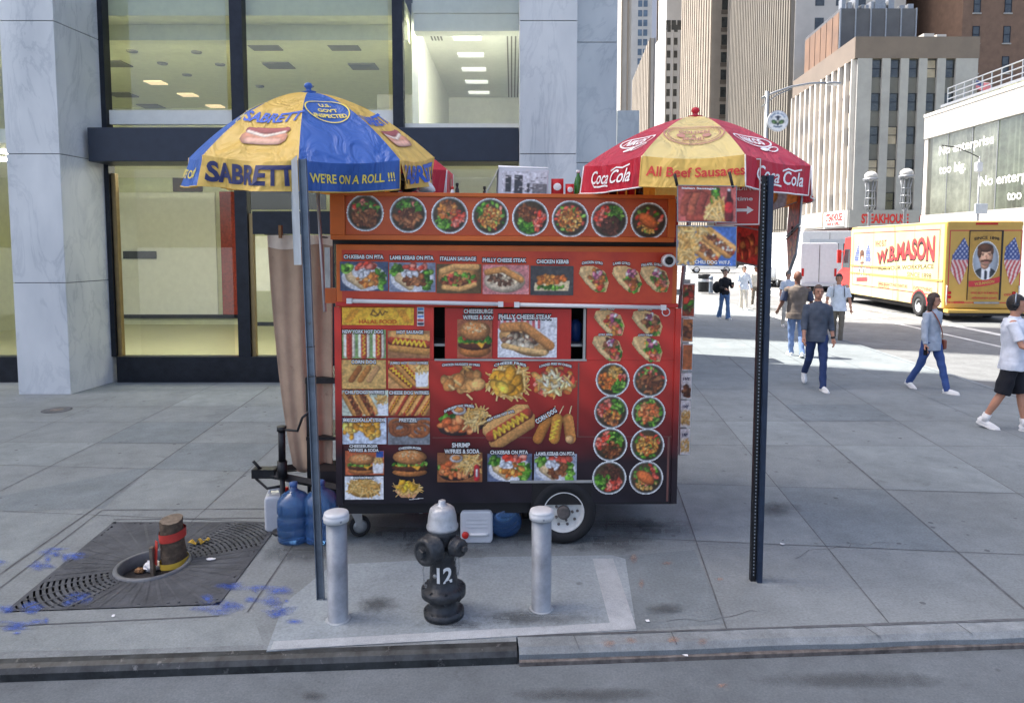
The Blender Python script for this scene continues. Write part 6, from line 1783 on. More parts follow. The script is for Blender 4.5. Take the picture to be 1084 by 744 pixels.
mb = MB(); mb.lathe([(.034, .186), (.034, .21), (.03, .215)], 6, M_, sm=False); mb.build('nut', MAT['hyd_black'], cap1)
M_ = axis_m((0, 0, .515), (.72, -.55, 0))
mb = MB(); mb.lathe([(.05, .03), (.052, .10), (.066, .105), (.066, .118), (.058, .122), (.058, .165), (.05, .178), (.03, .18)], 26, M_); cap2 = mb.build('hose_nozzle', MAT['hyd_black'], hyd)
mb = MB(); mb.lathe([(.022, .18), (.022, .205), (.018, .208)], 6, M_, sm=False); mb.build('nut', MAT['hyd_black'], cap2)
mb = MB()
for k in range(8):
    a = k * PI / 4 + .2; mb.lathe([(.012, .2), (.012, .214), (.006, .217)], 6, Matrix.Translation((.132 * math.cos(a), .132 * math.sin(a), 0)), sm=False); mb.lathe([(.011, .045), (.011, .058)], 6, Matrix.Translation((.118 * math.cos(a), .118 * math.sin(a), 0)), sm=False); mb.lathe([(.011, .14), (.011, .151)], 6, Matrix.Translation((.132 * math.cos(a), .132 * math.sin(a), 0)), sm=False)
mb.build('flange_bolt', MAT['hyd_black'], hyd)
def chain(pts, nm):
    mb = MB(); P_ = [Vector(p) for p in pts]; path = []
    for a, b in zip(P_[:-1], P_[1:]):
        n = max(1, int((b - a).length / .017)); path += [a + (b - a) * (i / n) for i in range(n)]
    for i, p in enumerate(path):
        x = i % 2; mb.tube([p + Vector((.006 * math.cos(t) * (1 - x), .006 * math.cos(t) * x, .012 * math.sin(t))) for t in [k * PI / 4 for k in range(9)]], .0022, 5)
    mb.build('chain', MAT['steel'], hyd)
chain([(-.105, -.10, .46), (-.125, -.085, .36), (-.12, -.07, .26), (-.10, -.06, .22)], 0); chain([(.11, -.075, .47), (.115, -.06, .38), (.10, -.05, .30), (.092, -.03, .36)], 1); chain([(.085, -.06, .46), (.095, -.055, .36)], 2)
mb = MB(); v, f = fit_text('12', .10, .11, bold=.03)
mb.add([(.0965 * math.sin((x + .018) / .09), -.0965 * math.cos((x + .018) / .09), .325 + y) for x, y in v], f); mb.build('number', MAT['label_white'], hyd)
mb = MB(); mb.lathe([(.014, 0), (.014, .02)], 8, axis_m((0, 0, .315), (-.5, -.86, 0)) @ Matrix.Translation((0, 0, .08))); mb.build('bolt', MAT['steel'], hyd)

MAT['boll'] = mat('grey_bollard_steel', S(146, 152, 158), .5, .25, var=.28, scale=4, bump=.08)
MAT['boll_cap'] = mat('pale_bollard_cap', S(196, 200, 203), .5, .1, var=.1, scale=9)
def bollard(label, px, py, h):
    t = thing('bollard', label, 'bollard', tuple(G(px, py)), (0, 0, random.random()), 'bollards guarding the hydrant')
    mb = MB(); mb.lathe([(.07, 0), (.066, .003), (.066, h - .06)], 30); mb.build('post', MAT['boll'], t)
    mb = MB(); mb.lathe([(.066, h - .065), (.081, h - .062), (.083, h - .03), (.078, h - .026), (.08, h - .018), (.076, h - .006), (.05, h), (.01, h + .002)], 30); c = mb.build('cap', MAT['boll_cap'], t)
    mb = MB()
    for k in range(3): a = k * 2.1 + .5; mb.box((.082 * math.cos(a) - .006, .082 * math.sin(a) - .006, h - .05), (.082 * math.cos(a) + .006, .082 * math.sin(a) + .006, h - .038))
    mb.build('rivet', MAT['boll'], c)
    mb = MB(); mb.lathe([(.082, .0062), (.076, .010), (.066, .012)], 24); mb.build('collar', MAT['pad_edge'], t)
bollard('round grey steel bollard with pale cap, left of the hydrant beside the galvanised post', 358, 656, .725)
bollard('round grey steel bollard with pale cap, standing in front of the cart wheel', 573, 645, .69)

# ------------------------------------------------------------------ water jugs and cans
MAT['blue_jug'] = mat('blue_water_jug_plastic', S(92, 140, 200), .12, var=.1, trans=.72, spec=.6)
MAT['water'] = mat('jug_water', S(150, 180, 215), .05, trans=.9)
MAT['white_jug'] = mat('translucent_white_plastic', S(215, 218, 222), .35, var=.06, trans=.12)
MAT['red_cap'] = mat('red_plastic_cap', S(205, 48, 38), .4)
jp = [(.10, 0), (.13, .006), (.136, .03), (.132, .05), (.136, .07), (.136, .12), (.130, .13), (.136, .14), (.136, .20), (.128, .215), (.128, .23), (.136, .245), (.136, .31), (.13, .34), (.10, .385), (.05, .415), (.030, .43), (.027, .47)]
def jug(label, loc, rot=(0, 0, 0), s=1.0):
    t = thing('water_jug', label, 'water jug', tuple(loc), rot, 'five gallon jugs by the cart'); t.scale = (s, s, s)
    mb = MB(); mb.lathe(jp, 34); mb.build('bottle', MAT['blue_jug'], t)
    mb = MB(); mb.lathe([(.030, .455), (.033, .46), (.033, .485), (.02, .49)], 20); mb.build('cap', mat('blue_jug_cap', S(60, 95, 150), .4), t)
    return t
jug('blue five gallon water jug standing beside the white jug at the tree grate corner', G(312, 571))
jug('blue five gallon water jug half hidden behind the galvanised sign post', G(341, 571), s=1.03)
jug('blue five gallon water jug lying under the cart beside the red capped can', G(536, 570) + Vector((0, -.04, .137)), (R(-78), 0, R(8)), .98)
def can(name, label, px, py, w, h, d, capm, lay=False, rz=0.0, lx=0):
    t = thing(name, label, 'plastic can', tuple(G(px, py)), (0, 0, rz), 'white plastic cans by the cart')
    mb = MB(); mb.rbox((-w / 2, -d / 2, 0), (w / 2, d / 2, h), .035); b = mb.build('can_body', MAT['white_jug'], t, bevel=.018)
    mb = MB()
    if lay: mb.lathe([(.028, 0), (.028, .018), (.024, .022)], 18, Matrix.Translation((-w * .34, -d / 2, h * .28)) @ Matrix.Rotation(R(90), 4, 'X'))
    else: mb.lathe([(.028, 0), (.028, .035), (.022, .04)], 18, Matrix.Translation((w * .32, 0, h)))
    mb.build('cap', MAT['red_cap'], t)
    if lay:
        mb = MB(); mb.tube([(-w * .2, -d / 2 - .005, h * .3), (-w * .1, -d / 2 - .012, h * .3), (w * .25, -d / 2 - .012, h * .3), (w * .36, -d / 2 - .004, h * .3)], .012, 8); mb.build('handle', MAT['white_plastic'], t)
        mb = MB()
        for z in (.5, .62, .74): mb.box((-w * .32, -d / 2 - .004, h * z), (w * .34, -d / 2 - .0005, h * z + .008))
        mb.build('rib', MAT['white_jug'], t)
    else:
        mb = MB(); mb.tube([(-w * .35, 0, h - .005), (-w * .32, 0, h + .03), (w * .05, 0, h + .035), (w * .12, 0, h)], .014, 8); mb.build('handle', MAT['white_jug'], t)
can('plastic_can', 'white plastic can standing left of the blue jugs, behind the tree grate', 295, 558, .20, .31, .2, 'red_cap', rz=.2)
can('jerrycan', 'white jerrycan with red cap lying under the cart behind the hydrant', 505, 570, .265, .275, .2, 'red_cap', True)
# boxes below the cart
MAT['cardboard'] = mat('brown_cardboard', S(150, 112, 76), .85, var=.15)
for nm, lb, (x0, y0, x1, y1), Y, m in (('carton', 'flat red and white carton lying under the cart left of the hydrant', (428, 541, 464, 553), 6.1, 'cart_red'), ('cardboard_box', 'brown cardboard box under the cart just left of the hydrant', (466, 539, 492, 556), 6.15, 'cardboard')):
    a, b = at(x0, y1, Y), at(x1, y0, Y); t = thing(nm, lb, 'box', (a.x, Y, 0)); mb = MB(); w = b.x - a.x
    mb.box((0, 0, .005), (w, .3, max(.12, b.z))); mb.build('box_body', MAT[m], t, bevel=.004)
    mb = MB(); mb.box((w * .44, -.0015, .005), (w * .54, .3015, max(.12, b.z) + .0015)); mb.build('tape', MAT['white_plastic'] if m == 'cart_red' else MAT['cart_pale'], t)
# dark crate by the wheel under the cart
a = at(553, 565, 6.0); t = thing('black_crate', 'black wire crate under the cart between the lying jug and the wheel', 'crate', (a.x, 6.0, 0)); mb = MB()
for k in range(5):
    x = k * .045; mb.box((x, 0, .0), (x + .012, .012, .2)); mb.box((x, .25, .0), (x + .012, .262, .2))
for z in (0, .06, .12, .19): mb.box((-.002, -.002, z), (.194, .014, z + .012)); mb.box((-.002, .25, z), (.194, .264, z + .012)); mb.box((-.002, .014, z), (.01, .25, z + .012)); mb.box((.182, .014, z), (.194, .25, z + .012))
mb.build('wire_frame', MAT['black_steel'], t)

# ------------------------------------------------------------------ sheet hanging at the cart's left end
MAT['sheet'] = mat('brown_pink_cloth', S(172, 148, 126), .9, var=.14, chips=(S(142, 116, 98), .6, 4), scale=3, bump=.3, bscale=9)
MAT['sheet_hem'] = mat('pale_cloth_hem', S(212, 200, 186), .9)
YS = 5.95
sh_ = thing('hanging_sheet', 'brownish cloth sheet hanging from the cart\'s left end behind the galvanised post', 'cloth', tuple(at(315, 495, YS)))
so = sh_.location
def sheet_pt(u, v, d=0):
    yl = 249 + 248 * v; xl = 283 + 21 * v ** 1.2 + 7 * v ** 4; xr_ = 352
    x = xl + (xr_ - xl) * u
    dy = .016 * math.sin(u * 9 + .8 * math.sin(v * 3)) * (.35 + .65 * v) + .006 * math.sin(u * 23 + v * 2)
    return at(x, yl + 3 * math.sin(u * 6) * (v > .02), YS + dy * 1.6 + d) - so
mb = MB(); N, Mv = 44, 40; vs = [sheet_pt(i / N, j / Mv) for j in range(Mv + 1) for i in range(N + 1)]
mb.add(vs, [(j * (N + 1) + i, (j + 1) * (N + 1) + i, (j + 1) * (N + 1) + i + 1, j * (N + 1) + i + 1) for j in range(Mv) for i in range(N)], 0, True)
o = mb.build('cloth', MAT['sheet'], sh_); md = o.modifiers.new('solid', 'SOLIDIFY'); md.thickness = .004
mb = MB(); vs = [sheet_pt(i / N, j / 40, -.006 - .002 * j) for j in range(3) for i in range(N + 1)]
mb.add(vs, [(j * (N + 1) + i, (j + 1) * (N + 1) + i, (j + 1) * (N + 1) + i + 1, j * (N + 1) + i + 1) for j in range(2) for i in range(N)], 0, True); mb.build('hem', MAT['sheet_hem'], sh_)
a = at(297, 246, YS - .01) - so; mb = MB(); mb.box((a.x - .012, a.y - .02, a.z - .05), (a.x + .012, a.y + .02, a.z + .06)); mb.build('clothes_peg', MAT['cardboard'], sh_)
mb = MB(); mb.tube([at(280, 248, YS + .01) - so, at(356, 252, YS + .01) - so], .006, 6); mb.build('line', MAT['black_steel'], sh_)

# ------------------------------------------------------------------ goods on the cart's roof
def RP(px, py, yl): # local cart point -> world
    x, z = C(px, py, yl); return CM @ Vector((x, yl, z))
zr = (CM @ Vector((0, 0, ZTOP))).z
MAT['bag_black'] = mat('black_bin_bag', S(30, 30, 34), .25, var=.2, spec=.7)
def blob(name, label, cat, px, py, yl, r, m, seed, group=None, extra=None):
    rd = random.Random(seed); p = RP(px, py, yl); t = thing(name, label, cat, (p.x, p.y, p.z), group=group); mb = MB(); mb.ellipsoid((0, 0, 0), r, 18, 12)
    mb.v = [tuple(Vector(v) * (1 + .22 * math.sin(v[0] * 40 + seed) * math.sin(v[2] * 46 + seed * 2) + rd.uniform(-.07, .07))) for v in mb.v]; mb.build('bag', MAT[m], t)
    mb = MB(); mb.tube([(0, 0, r[2] * .7), (.01, 0, r[2] * 1.1), (-.01, .01, r[2] * 1.35)], [.03, .012, .03], 8); mb.build('knot', MAT[m], t)
blob('plastic_bag', 'black plastic bag on the cart roof under the umbrella\'s yellow edge, right one of two', 'bag', 432, 194, .35, (.08, .09, .085), 'bag_black', 3)
blob('plastic_bag', 'black plastic bag on the cart roof under the umbrella\'s yellow edge, left one of two', 'bag', 417, 195, .4, (.06, .08, .08), 'bag_black', 8)
MAT['bag_white'] = mat('white_plastic_bag', S(226, 228, 230), .4, var=.1, trans=.1)
blob('plastic_bag', 'crumpled white plastic bag on the cart roof right of the black bags', 'bag', 452, 199, .3, (.07, .08, .045), 'bag_white', 5)
def cyl_item(name, label, cat, px, yl, prof, m, cap=None, group=None, pyb=None):
    x = C(px, 205, yl)[0]; w = CM @ Vector((x, yl, ZTOP - .004)); t = thing(name, label, cat, tuple(w), group=group)
    mb = MB(); mb.lathe(prof, 18); mb.build('bottle_body' if cap else 'can_body', MAT[m], t)
    if cap:
        r, z = prof[-1]; mb = MB(); mb.lathe([(r + .004, z), (r + .004, z + .02), (r, z + .022)], 12); mb.build('cap', MAT[cap], t)
MAT['soda_red'] = mat('red_drinks_can', S(196, 36, 40), .3, .3); MAT['bottle_green'] = mat('green_bottle', S(60, 130, 50), .2, trans=.4); MAT['bottle_dark'] = mat('dark_bottle', S(40, 28, 24), .15)
canp = [(.024, 0), (.032, .008), (.032, .105), (.026, .118)]; botp = [(.03, 0), (.034, .01), (.034, .12), (.024, .16), (.012, .185), (.012, .205)]
cyl_item('drinks_can', 'red drinks can on the cart roof left of the black bags', 'can', 403, .25, canp, 'soda_red')
for nm, lb, px, yl, p, m, c in (('sauce_bottle', 'green bottle on the cart roof under the red umbrella\'s left edge', 612, .25, botp, 'bottle_green', 'label_white'), ('sauce_bottle', 'small dark bottle standing alone on the cart roof, left of the printed carton', 513, .2, [(.012, 0), (.014, .004), (.014, .04), (.008, .05), (.008, .06)], 'bottle_dark', 'label_black'),
                              ('sauce_bottle', 'small dark bottle on the cart roof beneath the pink umbrella tip', 484, .2, [(.014, 0), (.017, .01), (.017, .05), (.009, .07), (.009, .085)], 'bottle_dark', 'label_black'), ('sauce_bottle', 'pale small bottle on the cart roof beside the dark one, under the pink umbrella tip', 479, .25, [(.014, 0), (.016, .01), (.016, .045), (.008, .06)], 'white_plastic', 'red_cap')):
    cyl_item(nm, lb, 'bottle', px, yl, p, m, c)
for i, (px, m) in enumerate(((623, 'soda_red'), (632, 'bottle_dark'), (640, 'soda_red'), (649, 'bottle_dark'), (658, 'soda_red'), (668, 'soda_red'), (677, 'bottle_dark'))):
    cyl_item('drinks_can', 'drinks can in the row on the cart roof shaded by the red umbrella', 'can', px, .3, canp, m, group='cans in a row on the roof')
# red and white wrapped packages
for lb, px, w, h in (('red and white bag of snacks on the cart roof right of the printed carton', 590, .10, .15), ('small red packet with white label on the cart roof beside the green bottle', 603, .07, .11)):
    x = C(px, 205, .2)[0]; q = CM @ Vector((x, .2, ZTOP - .004)); t = thing('snack_bag', lb, 'snack bag', tuple(q), (0, 0, random.uniform(-.3, .3))); mb = MB(); N = 8
    vs = []
    for sgn in (-1, 1):
        for j in range(N + 1):
            for i in range(N + 1): u, v = i / N - .5, j / N; vs.append((u * w, sgn * .03 * (1 - 4 * u * u) * math.sin(PI * min(1, v * 1.02)) + .003 * sgn * math.sin(i * 3 + j * 2), v * h))
    k = (N + 1) ** 2
    mb.add(vs, [(s * k + j * (N + 1) + i, s * k + j * (N + 1) + i + 1, s * k + (j + 1) * (N + 1) + i + 1, s * k + (j + 1) * (N + 1) + i) for s in (0, 1) for j in range(N) for i in range(N)], 0, True); b = mb.build('packet', MAT['soda_red'], t)
    mb = MB(); mb.ellipsoid((0, -.03, h * .55), (w * .33, .006, h * .2), 14, 8); mb.build('label', MAT['white_plastic'], b)
# the printed carton
x0 = C(527, 200, .15)[0]; x1 = C(580, 200, .15)[0]; z1 = C(550, 177, .15)[1]; q = CM @ Vector((x0, .15, ZTOP - .004)); h = z1 - ZTOP
t = thing('carton', 'battered white carton with black printed panels lying on the cart roof', 'box', tuple(q), (0, R(2), R(4)))
mb = MB(); w = x1 - x0; mb.box((0, 0, 0), (w, .3, h)); mb.build('box_body', mat('white_carton', S(205, 210, 216), .7, var=.08), t, bevel=.008)
mb = MB(); mb.add([(-.10, -.04, h * .1), (0, 0, h), (0, .3, h), (-.09, .32, h * .1)], [(0, 1, 2, 3)]); mb.add([(0, 0, h + .002), (w, 0, h + .012), (w, .12, h + .03), (0, .12, h + .03)], [(0, 1, 2, 3)]); fl2 = mb.build('flap', mat('white_carton_flap', S(228, 230, 232), .7), t); fl2.modifiers.new('solid', 'SOLIDIFY').thickness = .004
pc = Pic(w * .9, h * .8, .005, (200, 205, 212)); 
for k, (a, b, c, d) in enumerate(((.15, .1, .4, .8), (.55, .05, .9, .85), (1.1, .1, 1.2, .5), (1.35, .08, 2.1, .5))): pc.poly([(a, b), (c, b), (c, d), (a, d)], (50, 56, 62) if k < 3 else (110, 112, 116))
for _ in range(40): x, y = random.uniform(.15, pc.a - .1), random.uniform(.1, .8); pc.cap(x, y, x + random.uniform(.02, .15), y, .02, random.choice([(210, 210, 210), (60, 60, 66)]), 0, 0)
print_part(pc, t, lambda x, z: (.03 + x, -.003, .02 + z), 'printed_panel')

# ------------------------------------------------------------------ tree grate and stump
MAT['grate'] = mat('cast_iron_grate', S(84, 88, 93), .75, .2, var=.3, scale=6, bump=.2)
MAT['grate_dust'] = mat('dusty_iron', S(80, 84, 89), .95, var=.25, scale=3, bump=.3, bscale=30, c2=S(58, 61, 65))
gt = thing('tree_grate', 'dark cast iron tree grate of concentric slots set in the sidewalk', 'tree grate', tuple(pc := (PIT[0] + PIT[1] + PIT[2] + PIT[3]) / 4))
gc = pc
Q = [p - gc for p in PIT]
hc = G(162, 599) - gc; hr = .235
def inside(p):
    s = None
    for a, b in zip(Q, Q[1:] + Q[:1]):
        c = (b.x - a.x) * (p[1] - a.y) - (b.y - a.y) * (p[0] - a.x)
        if c < -1e-6: return False
    return True
def sector(a):   # open slots towards the left-front and right-back corners
    d1 = math.atan2(Q[0].y - hc.y, Q[0].x - hc.x); d2 = math.atan2(Q[2].y - hc.y, Q[2].x - hc.x)
    df = lambda a, b: abs((a - b + PI) % (2 * PI) - PI)
    return df(a, d1) < .42 or df(a, d2) < .40
mb = MB(); dust = MB(); ring_r = [hr + .035 + .037 * k for k in range(40)]; NS = 160; zt_ = .007
for r in ring_r:
    for s in range(NS):
        a0, a1 = 2 * PI * s / NS, 2 * PI * (s + 1) / NS
        op = sector((a0 + a1) / 2)
        tgt = mb if op else dust
        wdt = .022 if op else .0372
        pts = [(hc.x + rr * math.cos(a), hc.y + rr * math.sin(a)) for rr, a in ((r, a0), (r + wdt, a0), (r + wdt, a1), (r, a1))]
        if all(inside(p) for p in pts):
            tgt.add([(x, y, zt_) for x, y in pts] + [(x, y, zt_ - .02) for x, y in pts], [(0, 1, 2, 3), (1, 5, 6, 2), (0, 3, 7, 4)])
for k in range(40):
    a = 2 * PI * (k + .5) / 40
    d = Vector((math.cos(a), math.sin(a), 0)); n = Vector((-d.y, d.x, 0)) * (.010 if k % 2 else .007)
    r = hr + .03
    while r < 2.0 and inside((hc + d * (r + .05) + n)[:2]) and inside((hc + d * (r + .05) - n)[:2]):
        q = [hc + d * r - n, hc + d * (r + .05) - n, hc + d * (r + .05) + n, hc + d * r + n]; mb.add([(p.x, p.y, zt_ + .003) for p in q], [(0, 1, 2, 3)]); r += .05
mb.build('slotted_casting', MAT['grate'], gt); dust.build('dust_filled_casting', MAT['grate_dust'], gt)
mb = MB(); N = 64
for r0, r1, z0, z1 in ((hr, hr + .03, .022, .022),):
    ang = [2 * PI * k / N for k in range(N)]
    vs = [(hc.x + r * math.cos(a), hc.y + r * math.sin(a), z) for (r, z) in ((r0, -.072), (r0, .02), (r0 + .006, .024), (r1, .022), (r1 + .004, .005)) for a in ang]
    mb.add(vs, [(j * N + k, j * N + (k + 1) % N, (j + 1) * N + (k + 1) % N, (j + 1) * N + k) for j in range(4) for k in range(N)], 0, True)
mb.build('tree_ring', mat('worn_iron_ring', S(108, 112, 116), .6, .3, var=.2), gt)
mb = MB()
for a, b in zip(Q, Q[1:] + Q[:1]):
    d = (b - a).normalized(); n = Vector((-d.y, d.x, 0)) * .03
    mb.add([(*a[:2], .0075), (*b[:2], .0075), (*(b + n)[:2], .0075), (*(a + n)[:2], .0075)], [(0, 1, 2, 3)])
mb.build('frame', MAT['grate_dust'], gt)
MAT['bark'] = mat('brown_bark', S(92, 78, 64), .95, var=.4, scale=14, bump=.8, bscale=25)
MAT['cutwood'] = mat('weathered_cut_wood', S(120, 108, 94), .9, var=.3, scale=20)
MAT['red_tape'] = mat('red_tape', S(196, 62, 52), .5, var=.15); MAT['yellow_tape'] = mat('yellow_tape', S(206, 170, 62), .5, var=.15)
sb = G(185, 603, -.07)
stp = thing('tree_stump', 'short sawn off tree trunk wrapped in red tape standing in the tree grate', 'tree stump', tuple(sb), (R(1), R(-1.0), 0))
sh2 = at(183, 549, sb.y).z - sb.z
rs = random.Random(2); mb = MB(); N = 28; vs = []; rows = 14
for j in range(rows + 1):
    for k in range(N):
        a = 2 * PI * k / N; r = (.080 + .012 * (1 - j / rows)) * (1 + .05 * math.sin(3 * a + j * .3) + .03 * math.sin(9 * a + j) + rs.uniform(-.02, .02)); vs.append((r * math.cos(a), r * math.sin(a), sh2 * j / rows + (.012 * math.sin(a) if j == rows else 0)))
mb.add(vs, [(j * N + k, j * N + (k + 1) % N, (j + 1) * N + (k + 1) % N, (j + 1) * N + k) for j in range(rows) for k in range(N)], 0, True); mb.build('trunk', MAT['bark'], stp)
mb = MB(); mb.add([(x * .99, y * .99, z + .001) for x, y, z in vs[-N:]], [tuple(range(N))]); mb.build('cut_face', MAT['cutwood'], stp)
def band(z0, z1, m, nm, r=.096):
    mb = MB(); vs = [(r * (1 + .02 * math.sin(5 * a)) * math.cos(a), r * (1 + .02 * math.sin(5 * a)) * math.sin(a), z + .012 * math.sin(a + 1)) for z in (z0, (z0 + z1) / 2, z1) for a in [2 * PI * k / 28 for k in range(28)]]
    mb.add(vs, [(j * 28 + k, j * 28 + (k + 1) % 28, (j + 1) * 28 + (k + 1) % 28, (j + 1) * 28 + k) for j in range(2) for k in range(28)], 0, True); return mb.build(nm, MAT[m], stp)
band(sh2 * .64, sh2 * .80, 'red_tape', 'tape_band'); band(sh2 * .13, sh2 * .24, 'yellow_tape', 'tape_band', .103)
mb = MB(); mb.add([(-.10, -.06, sh2 * .66), (-.07, -.085, sh2 * .66), (-.085, -.09, sh2 * .2), (-.115, -.07, sh2 * .22)], [(0, 1, 2, 3)]); mb.build('tape_tail', MAT['red_tape'], stp).modifiers.new('solid', 'SOLIDIFY').thickness = .004
mb = MB(); mb.box((-.135, -.10, 0), (-.112, -.06, sh2 * .55)); mb.build('stake', MAT['cutwood'], stp)
# tape end and rubbish
p = G(200, 578); q = G(222, 575); tt_ = thing('yellow_tape', 'crumpled yellow tape end lying on the tree grate right of the stump', 'tape', tuple(p)); mb = MB(); d = q - p; vs = []
for i in range(9):
    t_ = i / 8; c = d * t_ + Vector((0, 0, .03 + .02 * math.sin(i * 2))); vs += [c + Vector((0, -.02, .012 * math.cos(i * 3))), c + Vector((0, .02, -.006 * math.cos(i * 2)))]
mb.add(vs, [(2 * i, 2 * i + 2, 2 * i + 3, 2 * i + 1) for i in range(8)], 0, True); o = mb.build('tape_strip', MAT['yellow_tape'], tt_); o.modifiers.new('solid', 'SOLIDIFY').thickness = .003
def crumple(name, label, cat, p, r, m, seed):
    rd = random.Random(seed); t = thing(name, label, cat, tuple(p)); mb = MB(); mb.ellipsoid((0, 0, r[2]), r, 14, 9); mb.v = [tuple(Vector(v) * 1.0 + Vector([rd.uniform(-.2, .2) * k for k in r])) for v in mb.v]; mb.build('crumpled_body', MAT[m], t, smooth=False)
crumple('paper_cup', 'crumpled white paper cup in the tree grate hole beside the stump', 'litter', G(161, 604, -.07), (.06, .05, .04), 'paper', 4)
crumple('paper_bag', 'scrap of brown paper in the tree grate hole left of the crumpled cup', 'litter', G(148, 606, -.07), (.035, .03, .02), 'cardboard', 6)
crumple('paper_napkin', 'white paper napkin lying on the right side of the tree grate', 'litter', G(223, 592, .01), (.035, .018, .006), 'paper', 9)
# small round cover in the sidewalk near the pillar
cv = G(60, 434); t = thing('pavement_cover', 'small round metal cover set in the sidewalk near the left pillar', 'cover', (cv.x, cv.y, .001)); mb = MB(); mb.lathe([(.02, .001), (.17, .002), (.17, .004), (.01, .005)], 24); mb.build('lid', MAT['rust'], t); mb = MB(); mb.lathe([(.185, 0), (.2, .003), (.185, .0045)], 24); mb.build('rim', MAT['joint'], t)
# ------------------------------------------------------------------ yellow delivery truck
MAT['t_yellow'] = mat('truck_yellow_paint', S(208, 168, 82), .35, var=.07, scale=.8, coat=.2)
MAT['t_sunlit'] = mat('truck_sunlit_yellow', S(226, 208, 150), .38, var=.08, scale=.9)
MAT['t_red'] = mat('truck_red_paint', S(204, 52, 48), .35, var=.08)
MAT['t_redprint'] = mat('red_truck_print', S(206, 62, 66), .45); MAT['t_black'] = mat('black_truck_print', S(40, 36, 32), .5); MAT['t_brown'] = mat('brown_door_print', S(192, 150, 68), .4, var=.1)
MAT['t_under'] = mat('dark_underbody', S(30, 30, 32), .8); MAT['t_glass'] = mat('vehicle_glass', S(46, 54, 60), .08, spec=.8)
MAT['tail_red'] = mat('red_lens', S(190, 26, 28), .2); MAT['v_white'] = mat('white_vehicle_paint', S(218, 220, 222), .5, var=.05); MAT['v_grey'] = mat('silver_vehicle_paint', S(196, 202, 208), .3, .2, var=.05, coat=.3)
rl_ = G(998, 340, ROADZ); tw, tl, tb, tt2 = 2.42, 7.7, .42, 3.34
tk = thing('delivery_truck', 'yellow step van with red cab, crossed flags and a moustached portrait on its back doors', 'delivery truck', (rl_.x, rl_.y, ROADZ), (0, 0, R(-4.4)))
mb = MB(); mb.box((0, .0, tb), (tw, tl, tt2)); body = mb.build('cargo_body', MAT['t_yellow'], tk, bevel=.05)
mb = MB(); mb.box((-.004, .12, tb + .02), (-.001, tl - .02, tt2 - .08)); mb.build('sunlit_side', MAT['t_sunlit'], body)  # paler sheet over the side: sunlight put into the colour
# truck side: u from the front (left in view) to rear ; local y = tl-u
SD = lambda u, z, d=.006: (-d, tl - u, z)
mb = MB()
def srect(u0, z0, u1, z1, d=.006, mi=0): mb.add([SD(u0, z0, d), SD(u1, z0, d), SD(u1, z1, d), SD(u0, z1, d)], [(0, 1, 2, 3)], mi)
for (a, b, c, d) in ((.25, 3.06, 7.3, 3.1), (.25, .82, 7.3, .86), (7.27, .86, 7.31, 3.06), (.25, .86, .29, 3.06)): srect(a, b, c, d)
for (s, u, z, w, h, rot) in (('WHO BUT', 2.9, 2.62, 1.0, .26, R(2)), ('OFFICE PRODUCTS AND FURNITURE', 4.0, 1.02, 2.4, .12, 0), ('EVERYTHING', 6.3, 1.0, 1.3, .14, 0)):
    v, f = fit_text(s, w, h, bold=.03); mb.add([SD(u + x * math.cos(rot) - y * math.sin(rot), z + y * math.cos(rot) + x * math.sin(rot)) for x, y in v], f)
mb.build('lettering', MAT['t_redprint'], body)
# W.B.MASON rising towards the rear, letters growing
mb = MB()
def grow(s, u0, u1, z0, z1, h0, h1, d, bold, mi, dx=0, dz=0):
    v, f = fit_text(s, 1.0, 1.0, bold=bold); out = []
    for x, y in v:
        t = x + .5; out.append(SD(u0 + (u1 - u0) * t + dx, z0 + (z1 - z0) * t + .12 * math.sin(PI * t) + y * (h0 + (h1 - h0) * t) + dz, d))
    mb.add(out, f, mi)
grow('W.B.MASON', 2.6, 7.0, 2.02, 2.45, .5, .92, .007, .06, 0, .03, -.05); grow('W.B.MASON', 2.6, 7.0, 2.02, 2.45, .5, .9, .010, .02, 1)
mb.build('lettering', [MAT['t_black'], MAT['t_redprint']], body)
mb = MB(); v, f = fit_text('FOR YOUR WORKPLACE', 4.2, .16, bold=.02); mb.add([SD(4.9 + x, 1.72 + .05 * x + .10 * (1 - (x / 2.1) ** 2) * 0 + y) for x, y in v], f)
for s, u, z, w in (('SINCE 1898', 6.0, 1.48, 1.7), ('KEURIG', 3.3, .95 - .2 + .4 - .32 + .1, .9)):
    v, f = fit_text(s, w, .17, bold=.01); mb.add([SD(u + x, z + y) for x, y in v], f)
mb.build('lettering', MAT['t_black'], body)
mb = MB(); mb.box((-.03, .1, 1.33), (-.001, tl - .05, 1.38)); mb.box((-.045, 3.9, 1.66), (-.001, 7.6, 1.70)); mb.build('rub_rail', MAT['t_yellow'], body)
for u in (2.25, 4.1, 5.6, 7.34):
    mb = MB(); mb.box((-.0075, tl - u, tb + .02), (-.0045, tl - u + .012, tt2 - .09)); mb.build('panel_seam', MAT['cornice'], body)
